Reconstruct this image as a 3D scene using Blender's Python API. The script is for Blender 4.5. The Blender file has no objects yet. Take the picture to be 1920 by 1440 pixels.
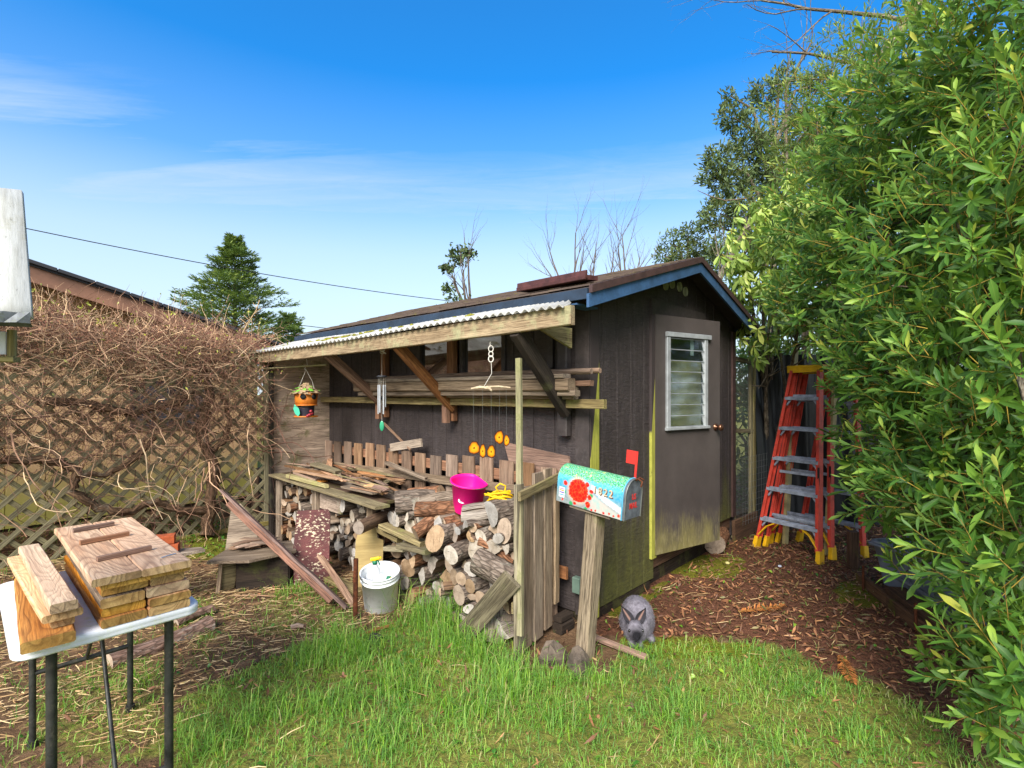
import bpy, math, random
import numpy as np
from mathutils import Vector as V, Matrix, noise as mnoise
R_ = random.Random(7)
NR = np.random.default_rng(11)
scene = bpy.context.scene
COL = scene.collection
pi = math.pi
def U(a, b): return R_.uniform(a, b)
# ---------------------------------------------------------------- measured frames
CAM_H = 1.6; F = 960.0; HZ = 737.0
def at(u, v, d):                      # reading of the photograph -> point at distance d
    return V(((u-960)/F*d, d, CAM_H+(HZ-v)/F*d))
def gnd(u, v, z=0.0):                 # reading on the ground
    d = F*(CAM_H-z)/(v-HZ); return V(((u-960)/F*d, d, z))
RX, RY = 0.6795, 0.7337               # along the shed front; the side wall runs square to it
def P(a, b, z=0.0):                   # shed frame
    return V((0.53+a*RX-b*RY, 3.53+a*RY+b*RX, z))
AR = V((RX, RY, 0)); AL = V((-RY, RX, 0)); UP = V((0, 0, 1))
def ab(x, y):
    dx, dy = x-0.53, y-3.53
    return dx*RX+dy*RY, -dx*RY+dy*RX
def sm(x): x = max(0., min(1., x)); return x*x*(3-2*x)
def gz(x, y):
    a, b = ab(x, y)
    h = 0.22*sm((b-2.1)/1.9)*sm((-a-0.55)/0.8)
    h += 0.012*mnoise.noise(V((x*1.3, y*1.3, 3)))+0.006*mnoise.noise(V((x*5, y*5, 1)))
    return h
def gp(x, y, dz=0.): return V((x, y, gz(x, y)+dz))
# ---------------------------------------------------------------- mesh builder
class M:
    def __init__(s): s.v=[]; s.f=[]; s.m=[]; s.g=[]; s.sm=[]
    def add(s, vs, fs, m=0, gs=None, smooth=False):
        o = len(s.v); s.v += [tuple(q) for q in vs]
        s.g += [tuple(q) for q in (gs if gs is not None else vs)]
        for f in fs: s.f.append([i+o for i in f]); s.m.append(m); s.sm.append(smooth)
        return o
    def beam(s, p0, p1, w, h, up=UP, seg=1, jit=0.0, ch=None, m=0, me=None, taper=1.0, endj=0.0, bow=0.0, off=None):
        """timber from p0 to p1; w across, h along up"""
        p0 = V(p0); p1 = V(p1); d = (p1-p0); L = d.length; d.normalize()
        x = d.cross(V(up)); 
        if x.length < 1e-5: x = d.cross(V((1, 0, 0)))
        x.normalize(); z = x.cross(d).normalized()
        if ch is None: ch = min(w, h)*0.12
        if me is None: me = m
        hw, hh = w/2, h/2
        cs = [(-hw+ch,-hh),(hw-ch,-hh),(hw,-hh+ch),(hw,hh-ch),(hw-ch,hh),(-hw+ch,hh),(-hw,hh-ch),(-hw,-hh+ch)]
        g0 = off if off is not None else (U(0, 90), U(0, 9), U(0, 9))
        vs=[]; gs=[]
        for i in range(seg+1):
            t = i/seg; k = 1+(taper-1)*t
            bx = bow*math.sin(pi*t)
            jx = U(-jit, jit); jz = U(-jit, jit)
            for n,(cx, cz) in enumerate(cs):
                ex = 0
                if endj and i in (0, seg): ex = U(-endj, endj)
                q = p0+d*(L*t+ex)+x*(cx*k+jx+U(-jit,jit)*.3)+z*(cz*k+jz+bx+U(-jit,jit)*.3)
                vs.append(q); gs.append((g0[0]+L*t+ex, g0[1]+cx, g0[2]+cz))
        o = s.add(vs, [], m, gs)
        for i in range(seg):
            for n in range(8):
                a=o+i*8+n; b=o+i*8+(n+1)%8
                s.f.append([a,b,b+8,a+8]); s.m.append(m); s.sm.append(False)
        # ends get their own verts so the end grain reads by itself
        for k,(i,rev) in enumerate(((0,True),(seg,False))):
            e=[vs[i*8+n] for n in range(8)]
            ge=[(g0[0]+i*3.3, g0[1]+cs[n][0], g0[2]+cs[n][1]) for n in range(8)]
            ff=list(range(8)); 
            if rev: ff=ff[::-1]
            s.add(e,[ff],me,ge)
        return s
    def box(s, c, sx, sy, sz, rz=0.0, m=0, ch=None, up=UP):
        c=V(c); dx=V((math.cos(rz),math.sin(rz),0))
        return s.beam(c-dx*sx/2, c+dx*sx/2, sy, sz, up, 1, 0, ch, m)
    def tube(s, pts, rad, n=8, m=0, me=None, cap=True, g0=None, smooth=True, irr=0.0):
        pts=[V(p) for p in pts]
        if not isinstance(rad,(list,tuple)): rad=[rad]*len(pts)
        if g0 is None: g0=(U(0,90),U(0,9),U(0,9))
        if me is None: me=m
        t0=(pts[1]-pts[0]).normalized(); x=t0.orthogonal().normalized()
        vs=[];gs=[];L=0; ir=[1+U(-irr,irr) for _ in range(n)]
        for i,p in enumerate(pts):
            t=(pts[min(i+1,len(pts)-1)]-pts[max(i-1,0)])
            if t.length<1e-7: t=t0
            t.normalize(); x=(x-t*x.dot(t)).normalized(); y=t.cross(x)
            if i: L+=(p-pts[i-1]).length
            for k in range(n):
                an=2*pi*k/n; r=rad[i]*ir[k]*(1+U(-irr,irr)*.35)
                vs.append(p+x*(math.cos(an)*r)+y*(math.sin(an)*r))
                gs.append((g0[0]+L,g0[1]+math.cos(an)*r,g0[2]+math.sin(an)*r))
        o=s.add(vs,[],m,gs)
        for i in range(len(pts)-1):
            for k in range(n):
                a=o+i*n+k;b=o+i*n+(k+1)%n
                s.f.append([a,b,b+n,a+n]);s.m.append(m);s.sm.append(smooth)
        if cap:
            for i,rev in ((0,True),(len(pts)-1,False)):
                e=vs[i*n:i*n+n]; c=sum(e,V((0,0,0)))/n
                ge=[(g0[0]+i*5.1,)+(g[1],g[2]) for g in gs[i*n:i*n+n]]+[(g0[0]+i*5.1,g0[1],g0[2])]
                fs=[[k,(k+1)%n,n] for k in range(n)]
                if rev: fs=[f[::-1] for f in fs]
                s.add(e+[c],fs,me,ge)
        return s
    def lathe(s, c, prof, n=24, m=0, axis=UP, closed=False, smooth=True, sq=None):
        """prof = (radius, height) along axis"""
        c=V(c); ax=V(axis).normalized(); x=ax.orthogonal().normalized(); y=ax.cross(x)
        vs=[];gs=[]
        for (r,h) in prof:
            for k in range(n):
                an=2*pi*k/n
                vs.append(c+x*(r*math.cos(an))+y*(r*math.sin(an))+ax*h)
                gs.append((h,math.cos(an)*r,math.sin(an)*r))
        fs=[]
        for i in range(len(prof)-1):
            for k in range(n):
                a=i*n+k;b=i*n+(k+1)%n
                fs.append([a,b,b+n,a+n])
        s.add(vs,fs,m,gs,smooth)
        return s
    def prism(s, pts, o, ex, ey, th, m=0, g0=None, me=None):
        """outline pts (x,y) in plane (ex,ey) at o, thickness th along ex x ey"""
        o=V(o);ex=V(ex).normalized();ey=V(ey).normalized();ez=ex.cross(ey)
        if g0 is None: g0=(U(0,90),U(0,9),0)
        n=len(pts)
        a=[o+ex*p[0]+ey*p[1] for p in pts]; b=[q+ez*th for q in a]
        g=[(g0[0]+p[0],g0[1]+p[1],g0[2]) for p in pts]
        s.add(a,[list(range(n))[::-1]],m,g); s.add(b,[list(range(n))],m,[(q[0],q[1],q[2]+th) for q in g])
        s.add(a+b,[[i,(i+1)%n,n+(i+1)%n,n+i] for i in range(n)],m if me is None else me,g+[(q[0],q[1],q[2]+th) for q in g])
        return s
    def blob(s, c, rx, ry, rz, n=12, k=8, nz=0.0, sc=3.0, m=0, seed=None, rot=None, smooth=True):
        c=V(c); sd=seed if seed is not None else U(0,100)
        vs=[];fs=[]
        for j in range(k+1):
            th=pi*j/k
            for i in range(n):
                ph=2*pi*i/n
                d=V((math.sin(th)*math.cos(ph),math.sin(th)*math.sin(ph),math.cos(th)))
                q=1+nz*mnoise.noise(d*sc+V((sd,sd,sd)))
                p=V((d.x*rx*q,d.y*ry*q,d.z*rz*q))
                if rot is not None: p=rot@p
                vs.append(c+p)
        for j in range(k):
            for i in range(n):
                a=j*n+i;b=j*n+(i+1)%n
                fs.append([a,a+n,b+n,b])
        s.add(vs,fs,m,None,smooth); return s
    def rod(s,p0,p1,r,n=6,m=0): return s.tube([p0,p1],r,n,m)
def make_obj(name, mb, mats, loc, parent=None):
    me=bpy.data.meshes.new(name)
    l=V(loc)
    me.from_pydata([(a-l.x,b-l.y,c-l.z) for a,b,c in mb.v],[],mb.f)
    if not isinstance(mats,(list,tuple)): mats=[mats]
    for q in mats: me.materials.append(q)
    at_=me.attributes.new('gc','FLOAT_VECTOR','POINT')
    at_.data.foreach_set('vector',np.array(mb.g,dtype=np.float32).ravel())
    me.polygons.foreach_set('material_index',mb.m)
    me.polygons.foreach_set('use_smooth',mb.sm)
    me.update()
    o=bpy.data.objects.new(name,me); COL.objects.link(o)
    if parent is not None: o.parent=parent
    return o
def tag(o,label=None,cat=None,group=None,kind=None):
    if label: o['label']=label
    if cat: o['category']=cat
    if group: o['group']=group
    if kind: o['kind']=kind
    return o
def base_of(ms):
    xs=[q for mb in ms for q in mb.v]
    x0=min(q[0] for q in xs);x1=max(q[0] for q in xs);y0=min(q[1] for q in xs);y1=max(q[1] for q in xs);z0=min(q[2] for q in xs)
    return V(((x0+x1)/2,(y0+y1)/2,z0))
class Thing:
    """an Empty at the thing's base; parts are added as meshes in world coordinates"""
    def __init__(s,name,label,cat,group=None): s.n=name;s.l=label;s.c=cat;s.g=group;s.p=[]
    def part(s,name,mb,mats,under=None,label=None):
        s.p.append([name,mb,mats,under,label]); return len(s.p)-1
    def done(s):
        loc=base_of([q[1] for q in s.p if isinstance(q[1],M)])
        e=bpy.data.objects.new(s.n,None); e.empty_display_size=.1; COL.objects.link(e); e.location=loc
        tag(e,s.l,s.c,s.g,'thing'); s.o=e; made=[]
        for name,mb,mats,under,label in s.p:
            par=e if under is None else made[under]
            if isinstance(mb,M): o=make_obj(name,mb,mats,loc,par)
            else: o=mb(name,mats,loc,par)
            if label: o['label']=label
            made.append(o)
        s.made=made
        return e
def single(name,mb,mats,label,cat,group=None,kind=None):
    loc=base_of([mb]); o=make_obj(name,mb,mats,loc); o.location=loc
    return tag(o,label,cat,group,kind or 'thing')
def text_part(body,size,origin,ex,ey,ext=0.001,xs=1.0):
    """a FONT part whose plane is (ex,ey) with its centre at origin"""
    def mk(name,mats,loc,par):
        c=bpy.data.curves.new(name,'FONT'); c.body=body; c.size=size; c.extrude=ext; c.align_x='CENTER'; c.align_y='CENTER'; c.offset=size*0.012
        c.materials.append(mats if not isinstance(mats,(list,tuple)) else mats[0])
        tmp=bpy.data.objects.new(name,c); me=bpy.data.meshes.new_from_object(tmp); bpy.data.objects.remove(tmp); bpy.data.curves.remove(c)
        if not me.materials: me.materials.append(mats if not isinstance(mats,(list,tuple)) else mats[0])
        o=bpy.data.objects.new(name,me); COL.objects.link(o); o.parent=par
        x=V(ex).normalized(); y=V(ey).normalized(); z=x.cross(y)
        mt=Matrix((x*xs,y,z)).transposed().to_4x4(); mt.translation=V(origin)-V(loc)
        o.matrix_local=mt; return o
    return mk
# ---------------------------------------------------------------- numpy bulk meshes
def bulk(name,verts,faces_flat,loop_tot,mats,mat_idx,g,loc,parent=None,smooth=True):
    """verts (n,3); faces as flat loops"""
    me=bpy.data.meshes.new(name); verts=np.asarray(verts,dtype=np.float32)-np.array(loc,dtype=np.float32)
    me.vertices.add(len(verts)); me.vertices.foreach_set('co',verts.ravel())
    me.loops.add(len(faces_flat)); me.loops.foreach_set('vertex_index',np.asarray(faces_flat,dtype=np.int32))
    lt=np.asarray(loop_tot,dtype=np.int32); ls=np.concatenate([[0],np.cumsum(lt)[:-1]]).astype(np.int32)
    me.polygons.add(len(lt)); me.polygons.foreach_set('loop_start',ls)
    if not isinstance(mats,(list,tuple)): mats=[mats]
    for q in mats: me.materials.append(q)
    me.polygons.foreach_set('material_index',np.asarray(mat_idx,dtype=np.int32))
    me.polygons.foreach_set('use_smooth',np.full(len(lt),smooth,dtype=bool))
    a=me.attributes.new('gc','FLOAT_VECTOR','POINT'); a.data.foreach_set('vector',np.asarray(g,dtype=np.float32).ravel())
    me.update(calc_edges=True); me.validate()
    o=bpy.data.objects.new(name,me); COL.objects.link(o)
    if parent is not None: o.parent=parent
    return o
def nrm(a): return a/np.maximum(np.linalg.norm(a,axis=-1,keepdims=True),1e-9)
class NB:
    """collects numpy geometry blocks"""
    def __init__(s): s.v=[];s.f=[];s.t=[];s.m=[];s.g=[];s.n=0
    def block(s,v,tmpl,m,g):
        """v (k,nv,3) copies of one template of faces"""
        k,nv,_=v.shape
        off=(np.arange(k)*nv+s.n)
        fl=np.concatenate([np.array(f) for f in tmpl]); 
        s.f.append((fl[None,:]+off[:,None]).ravel())
        s.t.append(np.tile(np.array([len(f) for f in tmpl]),k))
        s.m.append(np.full(len(tmpl)*k,m)); s.v.append(v.reshape(-1,3)); s.g.append(g.reshape(-1,3)); s.n+=k*nv
    def obj(s,name,mats,loc,parent=None,smooth=True):
        return bulk(name,np.concatenate(s.v),np.concatenate(s.f),np.concatenate(s.t),mats,np.concatenate(s.m),np.concatenate(s.g),loc,parent,smooth)
LEAF8=[(0,2,1),(0,3,2),(1,2,5,4),(2,3,6,5),(4,5,7),(5,6,7)]
def leaves(nb,p,d,nrml,ln,wd,curl,m,rnd,wide=0.45):
    """p base (k,3), d direction, nrml up of blade, ln, wd (k,)"""
    d=nrm(d); x=nrm(np.cross(d,nrml)); z=np.cross(x,d)
    k=len(p); v=np.zeros((k,8,3)); L=ln[:,None]; W=wd[:,None]/2
    c=curl[:,None]
    v[:,0]=p
    for j,(t,w) in enumerate(((0.36,0.78),(0.70,1.0))):
        q=p+d*L*t-z*(c*L*t*t); e=W*w*(1 if j==0 else (1.0 if wide>.4 else .8))
        v[:,1+3*j]=q-x*e+z*(W*.35); v[:,2+3*j]=q; v[:,3+3*j]=q+x*e+z*(W*.35)
    v[:,7]=p+d*L-z*(c*L)
    g=np.zeros((k,8,3)); g[:,:,0]=rnd[:,None]
    g[:,:,1]=np.array([0,.33,.33,.33,.68,.68,.68,1])[None]; g[:,:,2]=np.array([0,-1,0,1,-1,0,1,0])[None]
    nb.block(v,LEAF8,m,g)
def sticks(nb,p0,p1,r0,r1,m,rnd):
    """3-sided straight twigs"""
    d=nrm(p1-p0); a=np.where(np.abs(d[:,2:3])<.9,np.array([[0,0,1.]]),np.array([[1.,0,0]]))
    x=nrm(np.cross(d,a)); y=np.cross(d,x); k=len(p0); v=np.zeros((k,6,3))
    for j in range(3):
        an=2*pi*j/3; e=x*math.cos(an)+y*math.sin(an)
        v[:,j]=p0+e*r0[:,None]; v[:,3+j]=p1+e*r1[:,None]
    g=np.zeros((k,6,3)); g[:,:,0]=rnd[:,None]; g[:,3:,1]=1
    nb.block(v,[(0,1,4,3),(1,2,5,4),(2,0,3,5)],m,g)
def sprigs(nb,p,d,ls,nl,ll,lw,ml,mstem,beta=(75,25),sr=0.002,droop=0.0,rj=0.25,col=None,t0=0.12):
    """leafy shoots: p base, d direction, ls stem length"""
    d=nrm(d); k=len(p)
    a=np.where(np.abs(d[:,2:3])<.9,np.array([[0,0,1.]]),np.array([[1.,0,0]])); x=nrm(np.cross(d,a)); y=np.cross(d,x)
    if sr: sticks(nb,p,p+d*ls[:,None],np.full(k,sr*1.3),np.full(k,sr*.6),mstem,NR.random(k))
    if col is None: col=NR.random(k)
    ph0=NR.random(k)*6.28
    for j in range(nl):
        t=t0+(1-t0)*(j+.5)/nl
        an=ph0+j*2.39996+NR.normal(0,.2,k); be=np.radians(beta[0]+(beta[1]-beta[0])*t+NR.normal(0,9,k))
        rad=x*np.cos(an)[:,None]+y*np.sin(an)[:,None]
        dd=d*np.cos(be)[:,None]+rad*np.sin(be)[:,None]; dd[:,2]-=droop; dd=nrm(dd)
        up=nrm(d*np.sin(be)[:,None]-rad*np.cos(be)[:,None]+NR.normal(0,.25,(k,3)))
        sz=(1-.35*abs(t-.45))*(1+NR.normal(0,rj,k)); sz=np.clip(sz,.4,1.5)
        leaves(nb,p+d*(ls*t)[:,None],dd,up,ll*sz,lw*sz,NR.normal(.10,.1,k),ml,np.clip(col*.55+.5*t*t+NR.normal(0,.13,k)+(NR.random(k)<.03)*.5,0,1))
# ---------------------------------------------------------------- materials
def S(r,g,b):
    def f(c): c/=255.; return c/12.92 if c<=.04045 else ((c+.055)/1.055)**2.4
    return (f(r),f(g),f(b),1)
class NT:
    def __init__(s,name):
        s.mat=bpy.data.materials.new(name); s.mat.use_nodes=True; s.t=s.mat.node_tree; s.t.nodes.clear()
    def n(s,ty,ins=None,**pr):
        q=s.t.nodes.new(ty)
        for k,v in pr.items(): setattr(q,k,v)
        for k,v in (ins or {}).items(): s.set(q.inputs[k],v)
        return q
    def set(s,i,v):
        if isinstance(v,bpy.types.NodeSocket): s.t.links.new(v,i)
        elif isinstance(v,bpy.types.Node): s.t.links.new(v.outputs[0],i)
        else: i.default_value=v
    def gc(s): return s.n('ShaderNodeAttribute',attribute_name='gc').outputs['Vector']
    def pos(s): return s.n('ShaderNodeNewGeometry').outputs['Position']
    def rnd(s): return s.n('ShaderNodeObjectInfo').outputs['Random']
    def mp(s,v,sc=(1,1,1),lo=(0,0,0),ro=(0,0,0)):
        return s.n('ShaderNodeMapping',{0:v,'Scale':sc,'Location':lo,'Rotation':ro}).outputs[0]
    def off(s,v,k=37.):
        r=s.n('ShaderNodeMath',{0:s.rnd(),1:k},operation='MULTIPLY').outputs[0]
        return s.n('ShaderNodeVectorMath',{0:v,1:r},operation='ADD').outputs[0]
    def noise(s,v,sc=5.,det=3.,ro=.55,dist=0.):
        return s.n('ShaderNodeTexNoise',{'Vector':v,'Scale':sc,'Detail':det,'Roughness':ro,'Distortion':dist}).outputs[0]
    def ramp(s,f,st,interp='LINEAR'):
        q=s.n('ShaderNodeValToRGB',{0:f}); e=q.color_ramp.elements; q.color_ramp.interpolation=interp
        while len(e)<len(st): e.new(.5)
        for i,(p,c) in enumerate(st):
            e[i].position=p; e[i].color=c if isinstance(c,(tuple,list)) else (c,c,c,1)
        return q.outputs[0]
    def mix(s,f,a,b,mode='MIX'):
        q=s.n('ShaderNodeMix',data_type='RGBA',blend_type=mode); s.set(q.inputs[0],f); s.set(q.inputs[6],a); s.set(q.inputs[7],b); return q.outputs[2]
    def math(s,op,a,b=0.,c=0.,cl=False):
        q=s.n('ShaderNodeMath',operation=op,use_clamp=cl); s.set(q.inputs[0],a); s.set(q.inputs[1],b); s.set(q.inputs[2],c); return q.outputs[0]
    def sep(s,v): q=s.n('ShaderNodeSeparateXYZ',{0:v}); return q.outputs
    def bump(s,h,st=.3,di=.01,nrm_=None):
        q=s.n('ShaderNodeBump',{'Height':h,'Strength':st,'Distance':di})
        if nrm_ is not None: s.set(q.inputs['Normal'],nrm_)
        return q.outputs[0]
    def out(s,col,rough=.8,bump=None,spec=.3,metal=0.,trans=0.,extra=None,sub=None):
        b=s.n('ShaderNodeBsdfPrincipled',{'Base Color':col,'Roughness':rough,'Specular IOR Level':spec,'Metallic':metal})
        if bump is not None: s.set(b.inputs['Normal'],bump)
        if extra: 
            for k,v in extra.items(): s.set(b.inputs[k],v)
        sh=b.outputs[0]
        if trans:
            t=s.n('ShaderNodeBsdfTranslucent',{0:sub if sub is not None else col})
            sh=s.n('ShaderNodeMixShader',{0:trans,1:sh,2:t.outputs[0]}).outputs[0]
        o=s.n('ShaderNodeOutputMaterial',{0:sh}); return s.mat
def wood(name,c1,c2,dark,fib=1.,grain=0.,moss=0.,mossc=(118,120,50),rough=.85,var=.25,knots=.5,blotch=.5):
    t=NT(name); g=t.off(t.gc())
    n1=t.noise(t.mp(g,(1.2,16,16)),1.,4,.6,.3)
    c=t.ramp(n1,[(.3,S(*c1)),(.7,S(*c2))])
    n2=t.noise(t.mp(g,(5,170,170)),1.,3,.7)
    c=t.mix(t.math('MULTIPLY',t.ramp(n2,[(.38,1.),(.56,0.)]),.75*fib),c,S(*dark))
    hb=n2
    if grain:
        n3=t.noise(t.mp(g,(1.1,6.5,3)),1.,1.5,.4,.6)
        w=t.math('FRACT',t.math('MULTIPLY',n3,24.)); w=t.ramp(w,[(0.,1.),(.35,.25),(.55,0.),(.9,.1),(1.,1.)])
        c=t.mix(t.math('MULTIPLY',w,grain),c,S(*dark)); hb=t.math('ADD',n2,t.math('MULTIPLY',w,-.4))
    if knots:
        vv=t.n('ShaderNodeTexVoronoi',{'Vector':t.mp(g,(1.6,7,7)),'Scale':1.,'Randomness':1.})
        k=t.ramp(vv.outputs['Distance'],[(0.04,1.),(.11,0.)])
        c=t.mix(t.math('MULTIPLY',k,knots),c,S(*[x*.7 for x in dark]))
    b=t.noise(t.mp(g,(2.2,9,9)),1.,5,.65)
    c=t.mix(t.math('MULTIPLY',t.ramp(b,[(.45,0.),(.75,1.)]),blotch),c,S(*[x*.8 for x in dark]))
    if moss:
        p=t.pos(); mm=t.noise(p,4.5,6,.7); mk=t.ramp(mm,[(.62-.3*moss,0.),(.72-.25*moss,1.)])
        c=t.mix(t.math('MULTIPLY',mk,.75),c,S(*mossc))
        nn=t.noise(p,60.,3,.6); c=t.mix(t.math('MULTIPLY',t.ramp(nn,[(.4,0.),(.7,1.)]),t.math('MULTIPLY',mk,.4)),c,S(*[x*.55 for x in mossc]))
    v=t.math('ADD',t.math('MULTIPLY',t.rnd(),var*2),1-var)
    hs=t.n('ShaderNodeHueSaturation',{'Value':v,'Color':c,'Saturation':t.math('ADD',t.math('MULTIPLY',t.math('FRACT',t.math('MULTIPLY',t.rnd(),7.3)),.45),.7)})
    return t.out(hs.outputs[0],rough,t.bump(hb,.5,.004),.2)
def plain(name,c,rough=.5,metal=0.,spec=.4,nz=.08,nsc=8.,dirt=None,bmp=0.):
    t=NT(name); p=t.pos(); n=t.noise(p,nsc,5,.65)
    col=t.mix(t.ramp(n,[(.3,0.),(.75,1.)]),S(*c),S(*[max(0,x*(1-nz*2.2)) for x in c]))
    if dirt:
        n2=t.noise(p,nsc*3.3,7,.75); col=t.mix(t.math('MULTIPLY',t.ramp(n2,[(.52,0.),(.68,1.)]),dirt[1]),col,S(*dirt[0]))
    return t.out(col,rough,t.bump(n,bmp,.003) if bmp else None,spec,metal)
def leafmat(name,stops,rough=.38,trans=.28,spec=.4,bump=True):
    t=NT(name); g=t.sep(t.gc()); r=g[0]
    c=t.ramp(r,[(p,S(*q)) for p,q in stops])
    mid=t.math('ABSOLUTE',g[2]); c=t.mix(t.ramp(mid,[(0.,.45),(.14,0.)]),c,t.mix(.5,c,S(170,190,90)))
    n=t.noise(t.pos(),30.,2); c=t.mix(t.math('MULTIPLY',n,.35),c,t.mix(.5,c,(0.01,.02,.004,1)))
    bf=t.n('ShaderNodeNewGeometry').outputs['Backfacing']
    c=t.mix(t.math('MULTIPLY',bf,.35),c,S(120,150,95))
    sub=t.mix(.35,c,S(190,215,60))
    return t.out(c,rough,None,spec,0.,trans,None,sub)
W={}
W['weather']=wood('weathered_grey_wood',(168,148,124),(122,103,84),(66,52,42))
W['weathg']=wood('weathered_mossy_wood',(160,146,110),(118,104,74),(62,52,38),moss=.25,mossc=(132,130,82))
W['beam']=wood('rafter_wood',(176,158,132),(136,118,96),(76,62,48),grain=.25,moss=.36,mossc=(156,154,122),knots=.9)
W['post']=wood('pale_post_wood',(184,172,124),(148,138,94),(90,82,54),moss=.35,mossc=(150,148,84),blotch=.3)
W['strut']=wood('strut_wood',(150,108,74),(116,80,54),(70,46,32),grain=.3,blotch=.3)
W['red']=wood('reddish_wood',(160,116,86),(126,88,64),(72,50,40),blotch=.3,var=.15)
W['pick']=wood('picket_wood',(158,128,100),(122,92,68),(70,50,38),var=.3,blotch=.5)
W['pale']=wood('pale_fir_wood',(224,184,128),(200,148,92),(138,98,58),grain=.45,fib=.5,var=.12,blotch=.15)
W['gold']=wood('sawn_fir_wood',(214,158,98),(178,114,60),(104,66,40),grain=.6,fib=.6,var=.12,blotch=.3)
W['board']=wood('table_board_wood',(220,182,138),(198,144,94),(124,84,54),grain=.6,fib=.5,var=.08,blotch=.18,knots=.2)
W['end']=wood('end_grain_wood',(206,168,104),(166,124,70),(84,58,30),grain=.5,fib=.25,knots=0,blotch=.6)
W['maroon']=wood('maroon_painted_slab',(98,54,52),(70,40,40),(44,28,28),blotch=.6,knots=0,moss=.0)
W['dark']=wood('dark_brown_wood',(62,50,40),(44,36,30),(24,19,15),moss=.35,mossc=(78,78,40),var=.1)
W['rust']=wood('rusty_brown_plank',(162,98,52),(112,66,38),(50,32,24),blotch=.5,knots=.2)
W['planktop']=wood('pinkish_worn_plank',(156,130,118),(118,92,82),(60,44,38))
W['scrap']=wood('scrap_lath_wood',(172,140,110),(132,96,70),(76,54,42),var=.4,blotch=.25)
W['ply']=wood('weathered_plywood',(214,182,150),(172,144,118),(76,56,42),fib=.9,blotch=.6,knots=.3,grain=.25,moss=.25,mossc=(110,108,52),var=.0)
W['plytan']=wood('tan_plywood_offcut',(172,150,98),(146,124,78),(100,82,50),fib=.3,blotch=.4,knots=0)
W['olive']=wood('olive_stained_lattice',(164,150,100),(130,118,74),(74,66,42),moss=.15,mossc=(120,124,58),var=.0,knots=0)
W['bed']=wood('brown_bed_timber',(110,82,62),(82,60,46),(50,38,30),moss=.3,mossc=(92,88,40))
W['bark']=None
def bark(name,c1,c2,c3,lich=.2):
    t=NT(name); g=t.off(t.gc())
    n1=t.noise(t.mp(g,(9,38,38)),1.,6,.7,.6); c=t.ramp(n1,[(.28,S(*c3)),(.5,S(*c1)),(.72,S(*c2))])
    vv=t.n('ShaderNodeTexVoronoi',{'Vector':t.mp(g,(12,42,42)),'Scale':1.},feature='DISTANCE_TO_EDGE').outputs[0]
    c=t.mix(t.math('MULTIPLY',t.ramp(vv,[(0.,1.),(.16,0.)]),.65),c,S(*[x*.45 for x in c3]))
    l=t.noise(t.mp(g,(6,12,12)),1.,6,.7); c=t.mix(t.math('MULTIPLY',t.ramp(l,[(.56,0.),(.68,1.)]),lich),c,S(158,156,140))
    v=t.math('ADD',t.math('MULTIPLY',t.rnd(),.5),.75)
    hs=t.n('ShaderNodeHueSaturation',{'Value':v,'Color':c})
    return t.out(hs.outputs[0],.92,t.bump(t.math('ADD',n1,t.math('MULTIPLY',vv,1.5)),.9,.012),.15)
W['bark']=bark('log_bark',(116,102,90),(154,140,126),(62,52,44),.5)
W['bark2']=bark('red_brown_log_bark',(134,94,68),(166,122,92),(74,50,38),.3)
W['trunk']=bark('grey_tree_bark',(112,100,84),(150,138,118),(62,54,46),.5)
W['vinebark']=bark('vine_bark',(104,80,60),(146,116,88),(56,42,32),.3)
def cutend(name,c1,c2,crack):
    t=NT(name); g0=t.gc(); g=t.off(g0); q=t.sep(g0)
    # rings: gc.yz hold the cross-section, offset per log
    n=t.noise(t.mp(g,(0,26,26)),1.,2,.5,.3)
    r=t.math('FRACT',t.math('MULTIPLY',n,16.)); ring=t.ramp(r,[(0.,.9),(.4,.2),(.9,.1),(1.,.9)])
    c=t.ramp(t.noise(t.mp(g,(0,18,18)),1.,5,.6),[(.3,S(*c1)),(.7,S(*c2))])
    c=t.mix(t.math('MULTIPLY',ring,.4),c,S(*crack))
    cr=t.noise(t.mp(g,(0,90,9)),1.,4,.6,.4); cr2=t.noise(t.mp(g,(0,9,80)),1.,4,.6,.4)
    k=t.math('MAXIMUM',t.ramp(cr,[(.30,1.),(.38,0.)]),t.ramp(cr2,[(.28,1.),(.36,0.)]))
    c=t.mix(t.math('MULTIPLY',k,.85),c,S(*[x*.4 for x in crack]))
    v=t.math('ADD',t.math('MULTIPLY',t.math('FRACT',t.math('MULTIPLY',t.rnd(),5.7)),.55),.72)
    hs=t.n('ShaderNodeHueSaturation',{'Value':v,'Color':c,'Saturation':t.math('ADD',t.math('MULTIPLY',t.rnd(),.7),.5)})
    return t.out(hs.outputs[0],.9,t.bump(t.math('SUBTRACT',n,k),.6,.006),.15)
W['cut']=cutend('cut_log_end',(192,182,168),(148,136,120),(92,76,62))
W['cutd']=cutend('brown_cut_log_end',(186,160,132),(142,118,94),(72,56,44))
W['split']=wood('split_firewood',(186,170,150),(138,120,102),(70,54,42),fib=1.2,var=.3,knots=.2)
W['splitd']=wood('split_firewood_brown',(150,118,88),(112,84,62),(60,44,34),fib=1.2,var=.3,knots=.2)
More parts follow.
